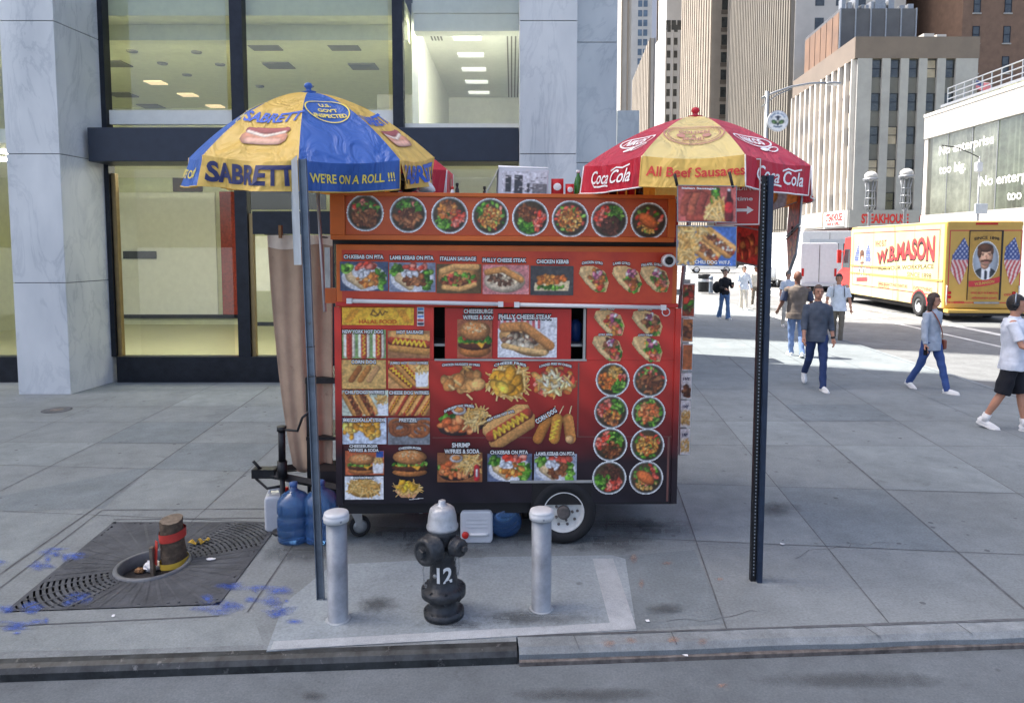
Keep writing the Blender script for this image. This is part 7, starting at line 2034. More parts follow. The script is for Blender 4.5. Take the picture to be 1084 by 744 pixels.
def flag_pic(w, h, lean):
    """hanging flag drawn on a leaning outline"""
    p = Pic(w, h, .022); a = p.a
    out = [(.42 * a + lean * .1, 1), (.95 * a, .78), (.98 * a, .45), (.62 * a, .02), (.50 * a, 0), (.02 * a, .30), (.1 * a, .62)] if lean > 0 else [(.58 * a, 1), (.05 * a, .78), (.02 * a, .45), (.38 * a, .02), (.5 * a, 0), (.98 * a, .30), (.9 * a, .62)]
    ins = p.poly(out, (232, 222, 214)); s = 1 if lean > 0 else -1
    st = np.floor((p.X * s * .62 / a + p.Y * .55 + .02 * np.sin(p.Y * 14)) * 15).astype(int) % 2 == 0
    p.put(ins & st, (186, 56, 62))
    blue = ins & (p.Y > .52)
    p.put(blue, (44, 66, 130))
    dots = blue & ((np.floor(p.X / a * 9) + np.floor(p.Y * 18)).astype(int) % 2 == 0) & (np.abs((p.X / a * 9) % 1 - .5) < .28) & (np.abs((p.Y * 18) % 1 - .5) < .28)
    p.put(dots, (225, 225, 235))
    return p
def portrait(w, h):
    """generic moustached man in a dark suit"""
    p = Pic(w, h, .016); a = p.a; c = a / 2
    p.ell(c, .5, c, .5, (238, 232, 214), hi=0, edge=0); p.ell(c, .5, c * .93, .47, (160, 170, 182), hi=.1, edge=.2)
    oval = ((p.X - c) / (c * .93)) ** 2 + ((p.Y - .5) / .47) ** 2 < 1
    q = p.m.copy()
    p.ell(c, .05, c * .95, .28, (54, 58, 64), mask=oval); p.poly([(c - .09, .02), (c + .1, .02), (c + .12, .34), (c - .1, .34)], (232, 232, 234)); p.cap(c + .01, .05, c + .01, .22, .03, (50, 56, 66))
    p.ell(c, .60, c * .52, .235, (226, 172, 138), edge=.3, mask=oval); p.ell(c - .02, .40, .1, .12, (214, 158, 126), mask=oval); p.ell(c, .60, c * .52, .235, (228, 174, 140), edge=.35)
    p.ell(c - .02, .82, c * .58, .11, (92, 58, 40)); p.ell(c - c * .48, .70, c * .15, .14, (92, 58, 40)); p.ell(c + c * .46, .74, c * .10, .09, (92, 58, 40))
    for s in (-1, 1): p.ell(c + s * .085 + .01, .635, .022, .010, (70, 52, 44)); p.cap(c + s * .12, .675, c + s * .05, .672, .008, (120, 82, 62))
    p.cap(c + .01, .62, c + .03, .54, .018, (206, 146, 116)); p.cap(c - .1, .485, c + .02, .505, .024, (88, 54, 40)); p.cap(c + .02, .505, c + .13, .485, .024, (88, 54, 40)); p.cap(c - .04, .45, c + .06, .45, .010, (186, 104, 96))
    p.m &= ((p.X - c) / c) ** 2 + ((p.Y - .5) / .5) ** 2 < 1
    return p
for (u, z, w, h, kind) in ((.35, .95, .62, 1.75, 1), (1.5, .95, .62, 1.75, -1)): print_part(flag_pic(w, h, kind), body, lambda x, zz, u=u, z=z: SD(u + x, z + zz, .008), 'flag_print', .05)
print_part(portrait(.7, 1.25), body, lambda x, zz: SD(.86 + x, 1.2 + zz, .011), 'portrait_print', .04)
mb = MB(); mb.add([SD(.7, .98, .012), SD(1.8, 1.05, .012), SD(1.75, 1.22, .012), SD(.75, 1.16, .012)], [(0, 1, 2, 3)]); mb.build('ribbon_print', MAT['t_redprint'], body)
# back
BK = lambda x, z, d=.006: (x, -d, z)
mb = MB(); mb.box((.02, -.02, tt2 - .16), (tw - .02, -.001, tt2 - .02)); mb.build('header', MAT['t_yellow'], body)
mb = MB(); mb.box((.74, -.012, .72), (1.80, -.001, tt2 - .3)); door = mb.build('back_door', MAT['t_brown'], body)
mb = MB(); mb.box((1.74, -.02, .72), (1.80, -.0125, tt2 - .3)); mb.box((.72, -.02, .72), (.745, -.0125, tt2 - .3)); mb.box((.745, -.02, tt2 - .33), (1.74, -.0125, tt2 - .3)); mb.build('door_seal', MAT['t_black'], door)
print_part(portrait(.86, 1.32), door, lambda x, z: BK(.84 + x, 1.38 + z, .018), 'portrait_print', .04)
mb = MB(); vs = []; 
for i in range(13): t = i / 12; vs += [BK(.76 + 1.0 * t, 1.16 + .16 * t - .05 * math.sin(PI * t), .02), BK(.76 + 1.0 * t, 1.36 + .16 * t - .05 * math.sin(PI * t), .02)]
mb.add(vs, [(2 * i, 2 * i + 2, 2 * i + 3, 2 * i + 1) for i in range(12)]); mb.build('ribbon_print', MAT['t_redprint'], door)
mb = MB()
for s, z, w, h, dz in (('W.B.MASON', 1.30, .62, .10, .16),): v, f = fit_text(s, w, h, bold=.03); mb.add([BK(1.26 + x, z + y + x * dz, .024) for x, y in v], f)
mb.build('lettering', MAT['t_yellow'], door)
mb = MB(); v, f = fit_text('SINCE 1898', .8, .10, bold=.02); mb.add([BK(1.27 + x, 2.80 + y - .35 * x * x, .02) for x, y in v], f)
mb.build('lettering', MAT['t_black'], door)
mb = MB()
for s, x0, z, w in (('WHO BUT W.B.MASON', 1.27, .96, .86), ('wbmason.com', 1.27, .80, .8), ('1-888', .4, .64, .5), ('OFFICE', 2.1, .9, .4)): v, f = fit_text(s, w, .075, bold=.02); mb.add([BK(x0 + x, z + y, .022) for x, y in v], f)
for (a, b, c, d) in ((.1, 3.02, 2.4, 3.05), (.1, .62, 2.4, .65), (.1, .65, .13, 3.02), (2.37, .65, 2.4, 3.02)): mb.add([BK(a, b), BK(c, b), BK(c, d), BK(a, d)], [(0, 1, 2, 3)])
mb.build('lettering', MAT['t_redprint'], body)
print_part(flag_pic(.62, 1.62, 1), body, lambda x, z: BK(.14 + x, 1.22 + z, .01), 'flag_print', .05); print_part(flag_pic(.58, 1.62, -1), body, lambda x, z: BK(1.84 + x, 1.22 + z, .01), 'flag_print', .05)
mb = MB(); mb.box((-.01, -.3, .30), (tw + .01, .0, .42)); mb.build('rear_bumper', MAT['t_yellow'], tk, bevel=.02); mb = MB(); mb.box((.02, -.34, .22), (tw - .02, -.02, .295)); mb.build('step', MAT['t_under'], tk)
mb = MB(); mb.box((.95, -.05, .60), (1.75, -.02, .66)); mb.build('door_handle', MAT['steel'], door)
for x in (.17, 2.22): 
    mb = MB()
    for z in (.62, .76): mb.lathe([(.055, 0), (.055, .02), (.03, .03)], 14, Matrix.Translation((x, -.002, z + .2)) @ Matrix.Rotation(R(90), 4, 'X'))
    mb.build('tail_light', MAT['tail_red'], body)
mb = MB(); mb.box((.9, -.03, tt2 - .12), (1.6, -.021, tt2 - .05)); mb.build('marker_light', MAT['tail_red'], body)
mb = MB()
for x in (.06, tw - .06): mb.tube([(x, -.05, .55), (x - .03, -.09, .7), (x - .03, -.09, 1.1), (x, -.03, 1.2)], .02, 6)
mb.build('grab_rail', MAT['v_white'], body)
mb = MB(); mb.box((.2, .2, tt2 - .03), (tw - .2, tl - .1, tt2 + .02)); mb.build('roof', MAT['v_white'], body)
# cab
mb = MB(); prof = [(tl + .002, tb), (tl + 1.5, tb), (tl + 1.55, 1.3), (tl + 1.1, 1.5), (tl + .75, 2.9), (tl + .002, 2.95)]
vs = [(x, y, z) for x in (.03, tw - .03) for y, z in prof]; n = len(prof)
mb.add(vs, [tuple(range(n)), tuple(range(n, 2 * n))[::-1]] + [(i, n + i, n + (i + 1) % n, (i + 1) % n) for i in range(n)]); cab = mb.build('cab', MAT['t_red'], tk, bevel=.03)
mb = MB(); mb.add([(.02, tl + .12, 1.55), (.02, tl + .95, 1.55), (.02, tl + .7, 2.4), (.02, tl + .12, 2.4)], [(0, 1, 2, 3)]); mb.build('side_window', MAT['t_glass'], cab)
mb = MB(); mb.box((-.22, tl + .9, 1.75), (-.05, tl + 1.0, 2.35)); mb.tube([(-.1, tl + .95, 2.2), (.04, tl + .85, 2.3)], .02, 6); mb.build('mirror', MAT['t_red'], cab, bevel=.02)
def twheel(parent, x, y, r, w=.26, side=-1, zc=None):
    M_ = Matrix.Translation((x, y, r)) @ Matrix.Rotation(R(90), 4, 'Y') @ Matrix.Scale(side * 1.0, 4, Vector((0, 0, 1)))
    mb = MB(); mb.lathe([(r * .6, -w / 2), (r * .95, -w / 2), (r, -w * .35), (r, w * .35), (r * .95, w / 2), (r * .6, w / 2), (r * .6, -w / 2)], 30, M_, cap=False); t = mb.build('wheel', MAT['rubber'], parent)
    mb = MB(); mb.lathe([(r * .6, -w * .4), (r * .6, w * .46), (r * .52, w * .40), (r * .42, w * .2), (r * .25, w * .25), (r * .2, w * .4), (.01, w * .42)], 26, M_); mb.build('rim', MAT['v_grey'], t)
for y in (1.6, tl + .35):
    twheel(tk, .09, y, .40); twheel(tk, tw - .09, y, .40, side=1)
mb = MB(); mb.box((.15, .3, .25), (tw - .15, tl + 1.3, .415)); mb.build('chassis', MAT['t_under'], tk)
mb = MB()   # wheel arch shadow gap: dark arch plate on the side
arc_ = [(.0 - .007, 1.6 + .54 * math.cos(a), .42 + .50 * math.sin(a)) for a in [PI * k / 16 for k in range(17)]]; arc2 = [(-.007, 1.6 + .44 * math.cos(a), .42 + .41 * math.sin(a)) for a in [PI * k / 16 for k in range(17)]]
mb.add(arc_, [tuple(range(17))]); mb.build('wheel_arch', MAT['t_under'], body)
mb = MB(); arc3 = [(-.012, 1.6 + .60 * math.cos(a), .42 + .56 * math.sin(a)) for a in [PI * k / 16 for k in range(17)]]; arc_ = [(-.012, y, z) for _, y, z in arc_]
mb.add(arc3 + arc_, [(k, k + 1, 18 + k, 17 + k) for k in range(16)]); mb.build('arch_print', MAT['t_redprint'], body)

# ------------------------------------------------------------------ other vehicles
def boxvan(name, label, cat, loc, w, l, h, tb, m, rz=R(-4.4), rear=True, paint=None):
    t = thing(name, label, cat, loc, (0, 0, rz))
    mb = MB(); mb.rbox((0, 0, tb), (w, l, h), .12, axis=1); b = mb.build('body', MAT[m], t, bevel=.03)
    mb = MB(); mb.box((.1, .1, .2), (w - .1, l - .1, tb - .001)); mb.build('chassis', MAT['t_under'], t)
    mb = MB(); mb.box((w / 2 - .012, -.012, tb + .1), (w / 2 + .012, .01, h - .12)); mb.build('door_gap', MAT['t_black'], b)
    for x in (.06, w - .18):
        mb = MB(); mb.box((x, -.02, tb + .42), (x + .12, .005, tb + .85)); mb.build('tail_light', MAT['tail_red'], b)
    mb = MB(); mb.box((.02, -.1, tb - .12), (w - .02, .0, tb + .06)); mb.build('bumper', MAT['v_grey'], t)
    for y in (l * .2, l * .78):
        for x, s in ((.13, -1), (w - .13, 1)): twheel(t, x, y, .36, .22, s)
    return t, b
p = at(847, 300, 38)
t, b = boxvan('white_van', 'tall white cargo van seen from behind, left of the red truck cab', 'van', (p.x, 38, ROADZ), 1.98, 5.5, 2.7, .45, 'v_white')
for a_ in (.18, 1.05): mb = MB(); mb.box((a_, -.012, 1.55), (a_ + .72, .004, 2.35)); mb.build('door_panel', MAT['v_white'], b)
p = at(848, 300, 47)
t, b = boxvan('box_truck', 'larger white box truck further up the avenue, above the white van', 'truck', (p.x, 47, ROADZ), 3.6, 7.5, 3.55, .6, 'v_white')
mb = MB(); mb.box((.5, -.015, 1.6), (3.1, .004, 3.0)); mb.build('rear_panel', MAT['v_grey'], b)
mb = MB()
for k in range(5): mb.box((.7 + k * .5, -.022, 1.9 + .15 * (k % 2)), (.9 + k * .5, -.016, 2.7)); 
mb.build('rear_print', MAT['t_under'], b)
# pickup
p = at(812, 300, 42.5); t = thing('pickup_truck', 'silver white pickup truck seen from behind, just right of the black post', 'pickup truck', (p.x - .1, 42.5, ROADZ), (0, 0, R(-4)))
w = 1.95
mb = MB(); mb.rbox((0, 0, .55), (w, 5.2, 1.25), .08, axis=1); b = mb.build('body', MAT['v_grey'], t, bevel=.03)
mb = MB(); vs = [(x, y, z) for (x, y, z) in ((.05, 1.6, 1.251), (w - .05, 1.6, 1.251), (w - .05, 4, 1.251), (.05, 4, 1.251), (.2, 1.8, 1.85), (w - .2, 1.8, 1.85), (w - .2, 3.4, 1.85), (.2, 3.4, 1.85))]
mb.add(vs, [(4, 5, 6, 7), (0, 1, 5, 4), (1, 2, 6, 5), (2, 3, 7, 6), (3, 0, 4, 7)]); c_ = mb.build('cab', MAT['v_grey'], t, bevel=.03)
mb = MB(); mb.add([(.2, 1.62, 1.32), (w - .2, 1.62, 1.32), (w - .3, 1.76, 1.74), (.3, 1.76, 1.74)], [(0, 1, 2, 3)]); mb.build('rear_window', MAT['t_glass'], c_)
for x in (.03, w - .15): mb = MB(); mb.box((x, -.02, .85), (x + .12, .004, 1.2)); mb.build('tail_light', MAT['tail_red'], b)
mb = MB(); mb.box((0, -.14, .42), (w, .0, .62)); mb.build('bumper', MAT['steel'], t); mb = MB(); mb.box((w / 2 - .16, -.01, .72), (w / 2 + .16, .003, .86)); mb.build('number_plate', MAT['v_white'], b)
mb = MB(); mb.box((.1, .1, .3), (w - .1, 5, .549)); mb.build('chassis', MAT['t_under'], t)
for y in (1.0, 4.2):
    for x, s in ((.12, -1), (w - .12, 1)): twheel(t, x, y, .38, .24, s)
# car parked far up the avenue
def car(name, label, loc, m, rz):
    t = thing(name, label, 'car', loc, (0, 0, rz), None)
    prof = [(-2.2, .35), (-2.25, .8), (-1.9, 1.0), (-1.3, 1.42), (.3, 1.45), (1.1, .98), (2.1, .85), (2.25, .6), (2.2, .35)]; n = len(prof)
    mb = MB(); vs = [(x, y, z) for x in (-.88, .88) for y, z in prof]; mb.add(vs, [tuple(range(n)), tuple(range(n, 2 * n))[::-1]] + [(i, n + i, n + (i + 1) % n, (i + 1) % n) for i in range(n)]); b = mb.build('body', MAT[m], t, bevel=.06)
    for s in (-1, 1):
        mb = MB(); mb.add([(s * .885, -1.6, 1.0), (s * .885, .95, 1.0), (s * .885, .25, 1.38), (s * .885, -1.2, 1.37)], [(0, 1, 2, 3)]); mb.build('side_window', MAT['t_glass'], b)
        for y in (-1.35, 1.35): twheel(t, s * .78, y, .33, .2, s)
    mb = MB(); mb.add([(-.7, -1.94, 1.0), (.7, -1.94, 1.0), (.62, -1.36, 1.4), (-.62, -1.36, 1.4)], [(0, 1, 2, 3)]); mb.build('rear_window', MAT['t_glass'], b)
p = G(752, 289, ROADZ); car('parked_car', 'white car side on far up the avenue behind the woman in the black jacket', (p.x, p.y, ROADZ), 'v_white', R(80))
p = G(790, 284, ROADZ); car('parked_car', 'dark car far up the avenue behind the woman in white', (p.x, p.y, ROADZ), 't_under', R(60))
# litter bin and bollard
def at_ground(px, py, z=0): return tuple(G(px, py, z))
t = thing('litter_bin', 'dark cylindrical litter bin on the far sidewalk right of the cart', 'litter bin', at_ground(745, 309)); mb = MB(); mb.lathe([(.28, 0), (.30, .05), (.31, .85), (.33, .88), (.33, .94), (.2, .96)], 18); mb.build('bin_body', MAT['post_black'], t); mb = MB(); mb.lathe([(.318, .55), (.32, .56), (.32, .68), (.318, .69)], 18); mb.build('band', MAT['v_grey'], t)
t = thing('street_bollard', 'small grey post on the far sidewalk right of the litter bin', 'bollard', at_ground(752.5, 310)); mb = MB(); mb.lathe([(.13, 0), (.11, .06), (.10, .75), (.13, .8), (.06, .88)], 14); mb.build('post', MAT['galv'], t); mb = MB(); mb.lathe([(.105, .6), (.108, .61), (.108, .66), (.105, .67)], 14); mb.build('band', MAT['v_white'], t)

# ------------------------------------------------------------------ street lighting
b0 = G(806, 324); lp = thing('street_light', 'tall grey street light with long curved arm rising above the red umbrella', 'street light', (b0.x, b0.y, 0)); Yl = b0.y
def LP(px, py): v = at(px, py, Yl); return Vector((v.x - b0.x, 0, v.z))
top = LP(806.5, 97)
mb = MB(); mb.lathe([(.2, 0), (.22, .1), (.16, .5), (.11, .7)], 16); mb.tube([(0, 0, .6), (0, 0, top.z)], [.09, .075], 14); pole_ = mb.build('pole', MAT['metal_grey'], lp)
mb = MB(); pts = [LP(806.5, 104), LP(820, 98), LP(838, 92), LP(858, 88.5), LP(876, 88)]; mb.tube(pts, .045, 8); mb.tube([LP(806.5, 113), LP(822, 101), LP(838, 94)], .025, 6); mb.build('arm', MAT['metal_grey'], lp)
q = LP(882, 88.5); mb = MB(); mb.ellipsoid(tuple(q), (.33, .14, .075), 16, 8); mb.build('lamp_head', MAT['metal_grey'], lp); mb = MB(); mb.ellipsoid((q.x + .03, 0, q.z - .04), (.2, .1, .06), 12, 6); mb.build('lamp_lens', MAT['v_white'], lp)
q = LP(822, 129); rr_ = .42
em = thing('emblem_sign', 'round white emblem sign with a green and grey crest on the street light pole', 'street sign', (b0.x + q.x, b0.y - .12, q.z))
mb = MB(); mb.lathe([(rr_ * .98, -.02), (rr_, -.012), (rr_, .012), (rr_ * .98, .02)], 36, Matrix.Rotation(R(90), 4, 'X')); mb.build('disc', MAT['v_white'], em)
pp = Pic(rr_ * 1.9, rr_ * 1.9, .022, (232, 234, 232)); c = .5
for k in range(26): a = PI * .15 + PI * .7 * k / 25; pp.cap(c + .41 * math.cos(a), c + .41 * math.sin(a), c + .36 * math.cos(a), c + .36 * math.sin(a), .012, (120, 140, 170), 0, 0)
for s in (-1, 1): pp.ell(c + s * .17, .45, .15, .10, (66, 100, 60), s * .4); pp.ell(c + s * .2, .42, .08, .05, (120, 150, 90), s * .4); pp.cap(c, .2, c + s * .2, .25, .025, (70, 90, 110)); pp.cap(c, .66, c + s * .12, .7, .03, (90, 100, 110))
pp.cap(c, .3, c, .68, .045, (70, 80, 90)); pp.ell(c, .47, .06, .08, (205, 205, 180)); pp.ell(c, .72, .05, .05, (60, 66, 80))
pp.m &= np.hypot(pp.X - .5, pp.Y - .5) < .5
print_part(pp, em, lambda x, z: (x - rr_ * .95, -.022, z - rr_ * .95), 'crest', .05)
for z in (-.25, .25): mb = MB(); mb.box((-q.x, .02, z), (.0, .1, z + .03)); mb.build('bracket', MAT['metal_grey'], em)
MAT['globe'] = mat('milky_globe', S(190, 190, 186), .4)
def ornate(label, px, Y, ytop):
    a = at(px, 240, Y); tz = at(px, ytop, Y).z; s = 1
    t = thing('ornate_lamp', label, 'street lamp', (a.x, Y, ROADZ), group='ornate lamps along the avenue'); H_ = tz - ROADZ
    mb = MB(); mb.lathe([(.3, 0), (.32, .2), (.2, .5), (.14, 1), (.10, H_ - 2.6), (.16, H_ - 2.5), (.12, H_ - 2.4)], 14); mb.build('post', MAT['metal_grey'], t)
    mb = MB()
    for k in range(8):
        an = k * PI / 4; r0 = .30
        mb.tube([(.12 * math.cos(an), .12 * math.sin(an), H_ - 2.5), (r0 * math.cos(an), r0 * math.sin(an), H_ - 2.1), (.24 * math.cos(an), .24 * math.sin(an), H_ - 1.2), (.34 * math.cos(an), .34 * math.sin(an), H_ - .55)], .028, 5)
    for z, r in ((H_ - 2.1, .30), (H_ - 1.65, .27), (H_ - 1.2, .24), (H_ - .6, .34)): mb.tube([(r * math.cos(k * PI / 8), r * math.sin(k * PI / 8), z) for k in range(17)], .03, 5)
    mb.build('cage', MAT['metal_grey'], t)
    mb = MB(); mb.ellipsoid((0, 0, H_ - .32), (.37, .37, .30), 18, 12); g = mb.build('globe', MAT['globe'], t); mb = MB(); mb.lathe([(.43, H_ - .58), (.45, H_ - .5), (.43, H_ - .44)], 18); mb.build('collar', MAT['metal_grey'], g)
ornate('ornate caged lamp with white globe behind the yellow truck, left of two', 920, 42, 181); ornate('ornate caged lamp with white globe behind the yellow truck, right of two', 957.5, 42, 178)
# signal camera pole in front of the glass hall
p = at(1036, 240, 41); t = thing('signal_pole', 'slim pole with a curved arm and white box in front of the lettered glass hall', 'signal pole', (p.x, 41, ROADZ)); 
def SPz(px, py): v = at(px, py, 41); return Vector((v.x - p.x, 0, v.z - ROADZ))
mb = MB(); mb.tube([(0, 0, 0), SPz(1037, 166)], .05, 8); mb.build('pole', MAT['metal_grey'], t)
mb = MB(); mb.tube([SPz(1037, 167), SPz(1027, 162), SPz(1012, 156), SPz(997, 154)], .03, 6); mb.build('arm', MAT['t_under'], t)
q = SPz(1035, 177); mb = MB(); mb.rbox((q.x - .16, -.2, q.z - .28), (q.x + .16, .05, q.z + .28), .08); mb.build('camera_box', MAT['v_white'], t); q = SPz(1038, 221); mb = MB(); mb.box((q.x - .36, -.1, q.z - .3), (q.x + .36, .02, q.z + .3)); mb.build('control_box', MAT['v_grey'], t, bevel=.02)
# ------------------------------------------------------------------ people
def remesh(name, mb, voxel, mats, parent, smooth_it=4, keep=None):
    me = bpy.data.meshes.new(name); me.from_pydata(mb.v, [], mb.f); me.update()
    o = bpy.data.objects.new(name, me); col.objects.link(o)
    r = o.modifiers.new('r', 'REMESH'); r.mode = 'VOXEL'; r.voxel_size = voxel; r.use_smooth_shade = True
    s = o.modifiers.new('s', 'SMOOTH'); s.factor = .5; s.iterations = smooth_it
    dg = bpy.context.evaluated_depsgraph_get(); dg.update()
    m2 = bpy.data.meshes.new_from_object(o.evaluated_get(dg)); bpy.data.objects.remove(o); bpy.data.meshes.remove(me)
    m2.name = name
    if keep:
        bm = bmesh.new(); bm.from_mesh(m2)
        bmesh.ops.delete(bm, geom=[f for f in bm.faces if not keep(f.calc_center_median())], context='FACES'); bm.to_mesh(m2); bm.free()
    if name in ('shirt', 'trousers', 'shorts'):      # cloth folds
        n = len(m2.vertices); co_ = np.empty(n * 3); m2.vertices.foreach_get('co', co_); no = np.empty(n * 3); m2.vertices.foreach_get('normal', no)
        co_ = co_.reshape(-1, 3); no = no.reshape(-1, 3); x, y, z = co_.T; k = rng.random(4) * 6
        d = .5 * np.sin(z * 38 + x * 26 + 2.5 * np.sin(x * 9 + k[0]) + k[1]) + .5 * np.sin(z * 21 - x * 40 + y * 18 + 2 * np.sin(z * 7 + k[2]) + k[3])
        co_ += no * ((d * (.0052 if name == 'shirt' else .006)))[:, None]; m2.vertices.foreach_set('co', co_.ravel()); m2.update()
    m2.polygons.foreach_set('use_smooth', [True] * len(m2.polygons))
    m2.materials.clear()
    return link_mesh(name, m2, mats, parent)
def skin_mat(nm, c): 
    m = mat(nm, c, .55, var=.08, scale=12); m.node_tree.nodes['Principled BSDF'].inputs['Subsurface Weight'].default_value = .05; return m
MAT['skin_a'] = skin_mat('tan_skin', S(190, 138, 112)); MAT['skin_b'] = skin_mat('brown_skin', S(120, 80, 62)); MAT['skin_c'] = skin_mat('light_skin', S(208, 164, 140))
def fab(nm, c, var=.12): return mat(nm, c, .9, var=var, scale=7, bump=.5, bscale=9)
MAT['hair_dark'] = mat('dark_hair', S(34, 28, 26), .5, var=.3, scale=30, bump=.4, bscale=60); MAT['hair_brown'] = mat('brown_hair', S(62, 44, 36), .5, var=.3, scale=30, bump=.4, bscale=60); MAT['hair_grey'] = mat('cropped_hair', S(98, 80, 70), .7, var=.3, scale=40)
MAT['eye'] = mat('dark_eye', S(30, 24, 22), .2); MAT['lip'] = mat('lip', S(170, 104, 92), .5); MAT['shoe_white'] = mat('white_shoe', S(232, 232, 230), .6, var=.06); MAT['shoe_dark'] = mat('dark_shoe', S(44, 46, 52), .6); MAT['sole'] = mat('white_sole', S(225, 225, 222), .7); MAT['sock'] = fab('white_sock', S(232, 232, 230))
V3 = Vector
def person(label, px, py, Hm, yaw, legs, arms, shirt, pants, skin='skin_a', hair=('short', 'hair_dark'), sleeve='long', shorts=False, shoe='shoe_white', z=0.0, wide=1.0, chest=1.0, lean=0.0, voxel=.010, female=False, flare=0.0, items=None, head_yaw=0.0, ground_at=None, sockm=None, shirt_len=.0):
    """legs: {'L': (hip flex, knee flex), 'R': ...} ; arms: (flex, abduct, elbow, inward). Faces -Y in its own frame."""
    s = Hm / 1.75
    loc = G(px, py, z) if ground_at is None else ground_at
    t = thing('person', label, 'person', tuple(loc), (0, 0, yaw)); t.scale = (s, s, s)
    sw = (.174 if not female else .160) * wide; hw = .088 * (1.0 if not female else 1.02)
    J = {}
    low = 9
    for sd, sg in (('L', 1), ('R', -1)):
        f, k = legs[sd]; hip = V3((sg * hw, 0, .90)); th = V3((0, -math.sin(f), -math.cos(f))); kn = hip + th * .42; a = f - k
        an = kn + V3((0, -math.sin(a), -math.cos(a))) * .41; an.x *= .72; kn.x *= .9
        J[sd] = (hip, kn, an, a); low = min(low, an.z - .075 - max(0, -math.sin(a)) * .03)
    dz = V3((0, 0, -low))
    for sd in 'LR': h, k, a, g = J[sd]; J[sd] = (h + dz, k + dz, a + dz, g)
    B = lambda x, y, zz: V3((x, y - lean * max(0, zz - .9), zz)) + dz
    for sd, sg in (('L', 1), ('R', -1)):
        f, ab, el, inn = arms[sd]; sh = B(sg * sw * .96, .0, 1.385)
        u = V3((sg * math.sin(ab), -math.sin(f) * math.cos(ab), -math.cos(f) * math.cos(ab))); e = sh + u * .285
        f2 = f + el; w = V3((sg * math.sin(ab) * .6 - sg * math.sin(inn), -math.sin(f2), -math.cos(f2))).normalized(); wr = e + w * .25
        J['a' + sd] = (sh, e, wr, w)
    hc_ = B(0, -.015, 1.625)
    hm = Matrix.Rotation(head_yaw, 3, 'Z')
    Hh = lambda x, y, zz: hc_ + hm @ V3((x, y, zz))
    # --- body (skin): one continuous mesh
    mb = MB()
    def torso(m, g, z0=.86, z1=1.46):
        rows = [(.86, .150, .105), (.93, .158 if not female else .165, .112), (1.02, .142 if not female else .13, .10), (1.10, .136 if not female else .118, .098), (1.2, .150 if not female else .13, .108), (1.3, .168 if not female else .15, .115), (1.37, .166 if not female else .15, .105), (1.415, .130, .09), (1.45, .085, .072), (1.465, .07, .066)]
        pts = []; rad = []
        for zz, rx, ry in rows:
            if z0 - 1e-6 <= zz <= z1 + 1e-6: pts.append(B(0, 0, zz)); rad.append((rx * wide + g, ry * chest + g))
        # tube axes: ring sd = d x up ; d is +z, up is y -> sd = x
        m.tube(pts, rad, 22)
    torso(mb, -.012)
    mb.tube([B(0, .005, 1.42), B(0, -.002, 1.50), Hh(0, .012, -.06)], [.062, .054, .054], 14)
    mb.ellipsoid(Hh(0, .005, .018), (.074, .094, .108), 20, 14, M=hm.to_4x4()); mb.ellipsoid(Hh(0, -.022, -.052), (.056, .066, .062), 16, 10, M=hm.to_4x4())
    mb.tube([Hh(0, -.088, .012), Hh(0, -.104, -.018), Hh(0, -.094, -.026)], [.009, .015, .012], 8)
    for sg in (-1, 1): mb.ellipsoid(Hh(sg * .076, .008, -.004), (.011, .02, .032), 10, 8, M=hm.to_4x4()); mb.ellipsoid(Hh(sg * .03, -.078, .028), (.022, .014, .008), 8, 6)
    for sd, sg in (('L', 1), ('R', -1)):
        h, k, a, g = J[sd]; mb.tube([h + V3((0, 0, .04)), h.lerp(k, .5), k, k.lerp(a, .3), k.lerp(a, .75), a], [.082, .066, .05, .052, .038, .034], 14)
        fd = V3((0, -math.cos(min(0, g) * .7), math.sin(min(0, g) * .7))); mb.tube([a, a + fd * .05 + V3((0, 0, -.035))], [.033, .02], 10)
        sh, e, wr, w = J['a' + sd]; mb.tube([sh + V3((-sg * .05, 0, .015)), sh, sh.lerp(e, .5), e, e.lerp(wr, .35), wr], [.05, .054, .044, .036, .037, .026], 14)
        # hand: palm, four curled fingers, thumb
        side = V3((0, -1, 0)); side = (side - w * side.dot(w)).normalized(); nrm = w.cross(side) * sg
        palm = wr + w * .045; mb.tube([wr - w * .01, wr + w * .03, wr + w * .075, wr + w * .09], [(.026, .018), (.034, .017), (.040, .016), (.036, .012)], 12) 
        for q, (off, ln) in enumerate(((.028, .068), (.010, .078), (-.009, .072), (-.027, .056))):
            b_ = wr + w * .082 + side * off; i_ = -nrm if False else V3((-sg, 0, 0))
            mb.tube([b_, b_ + w * ln * .45 + i_ * .006, b_ + w * ln * .8 + i_ * .022, b_ + w * ln * .92 + i_ * .038], [.0098, .0092, .0085, .007], 7)
        b_ = wr + w * .03 + side * .03; mb.tube([b_ - side * .012, b_ + side * .02 + w * .02, b_ + side * .026 + w * .052], [.013, .011, .009], 7)
    body = remesh('body', mb, min(voxel, .0085), MAT[skin], t, 3)
    # face details
    mb = MB()
    for sg in (-1, 1): mb.ellipsoid(Hh(sg * .030, -.0905, .014), (.0105, .006, .0055), 10, 6, M=hm.to_4x4())
    mb.build('eyes', MAT['eye'], body); mb = MB(); mb.ellipsoid(Hh(0, -.0885, -.056), (.023, .006, .007), 10, 6, M=hm.to_4x4()); mb.build('mouth', MAT['lip'], body)
    mb = MB()
    for sg in (-1, 1): mb.tube([Hh(sg * .016, -.0945, .034), Hh(sg * .032, -.0915, .038), Hh(sg * .046, -.083, .034)], [.002, .0028, .002], 6)
    mb.build('eyebrows', MAT[hair[1]], body)
    # hair
    mb = MB(); kind, hmname = hair
    g = {'short': .012, 'crop': .006, 'long': .016, 'tied': .012, 'bald': .004}[kind]
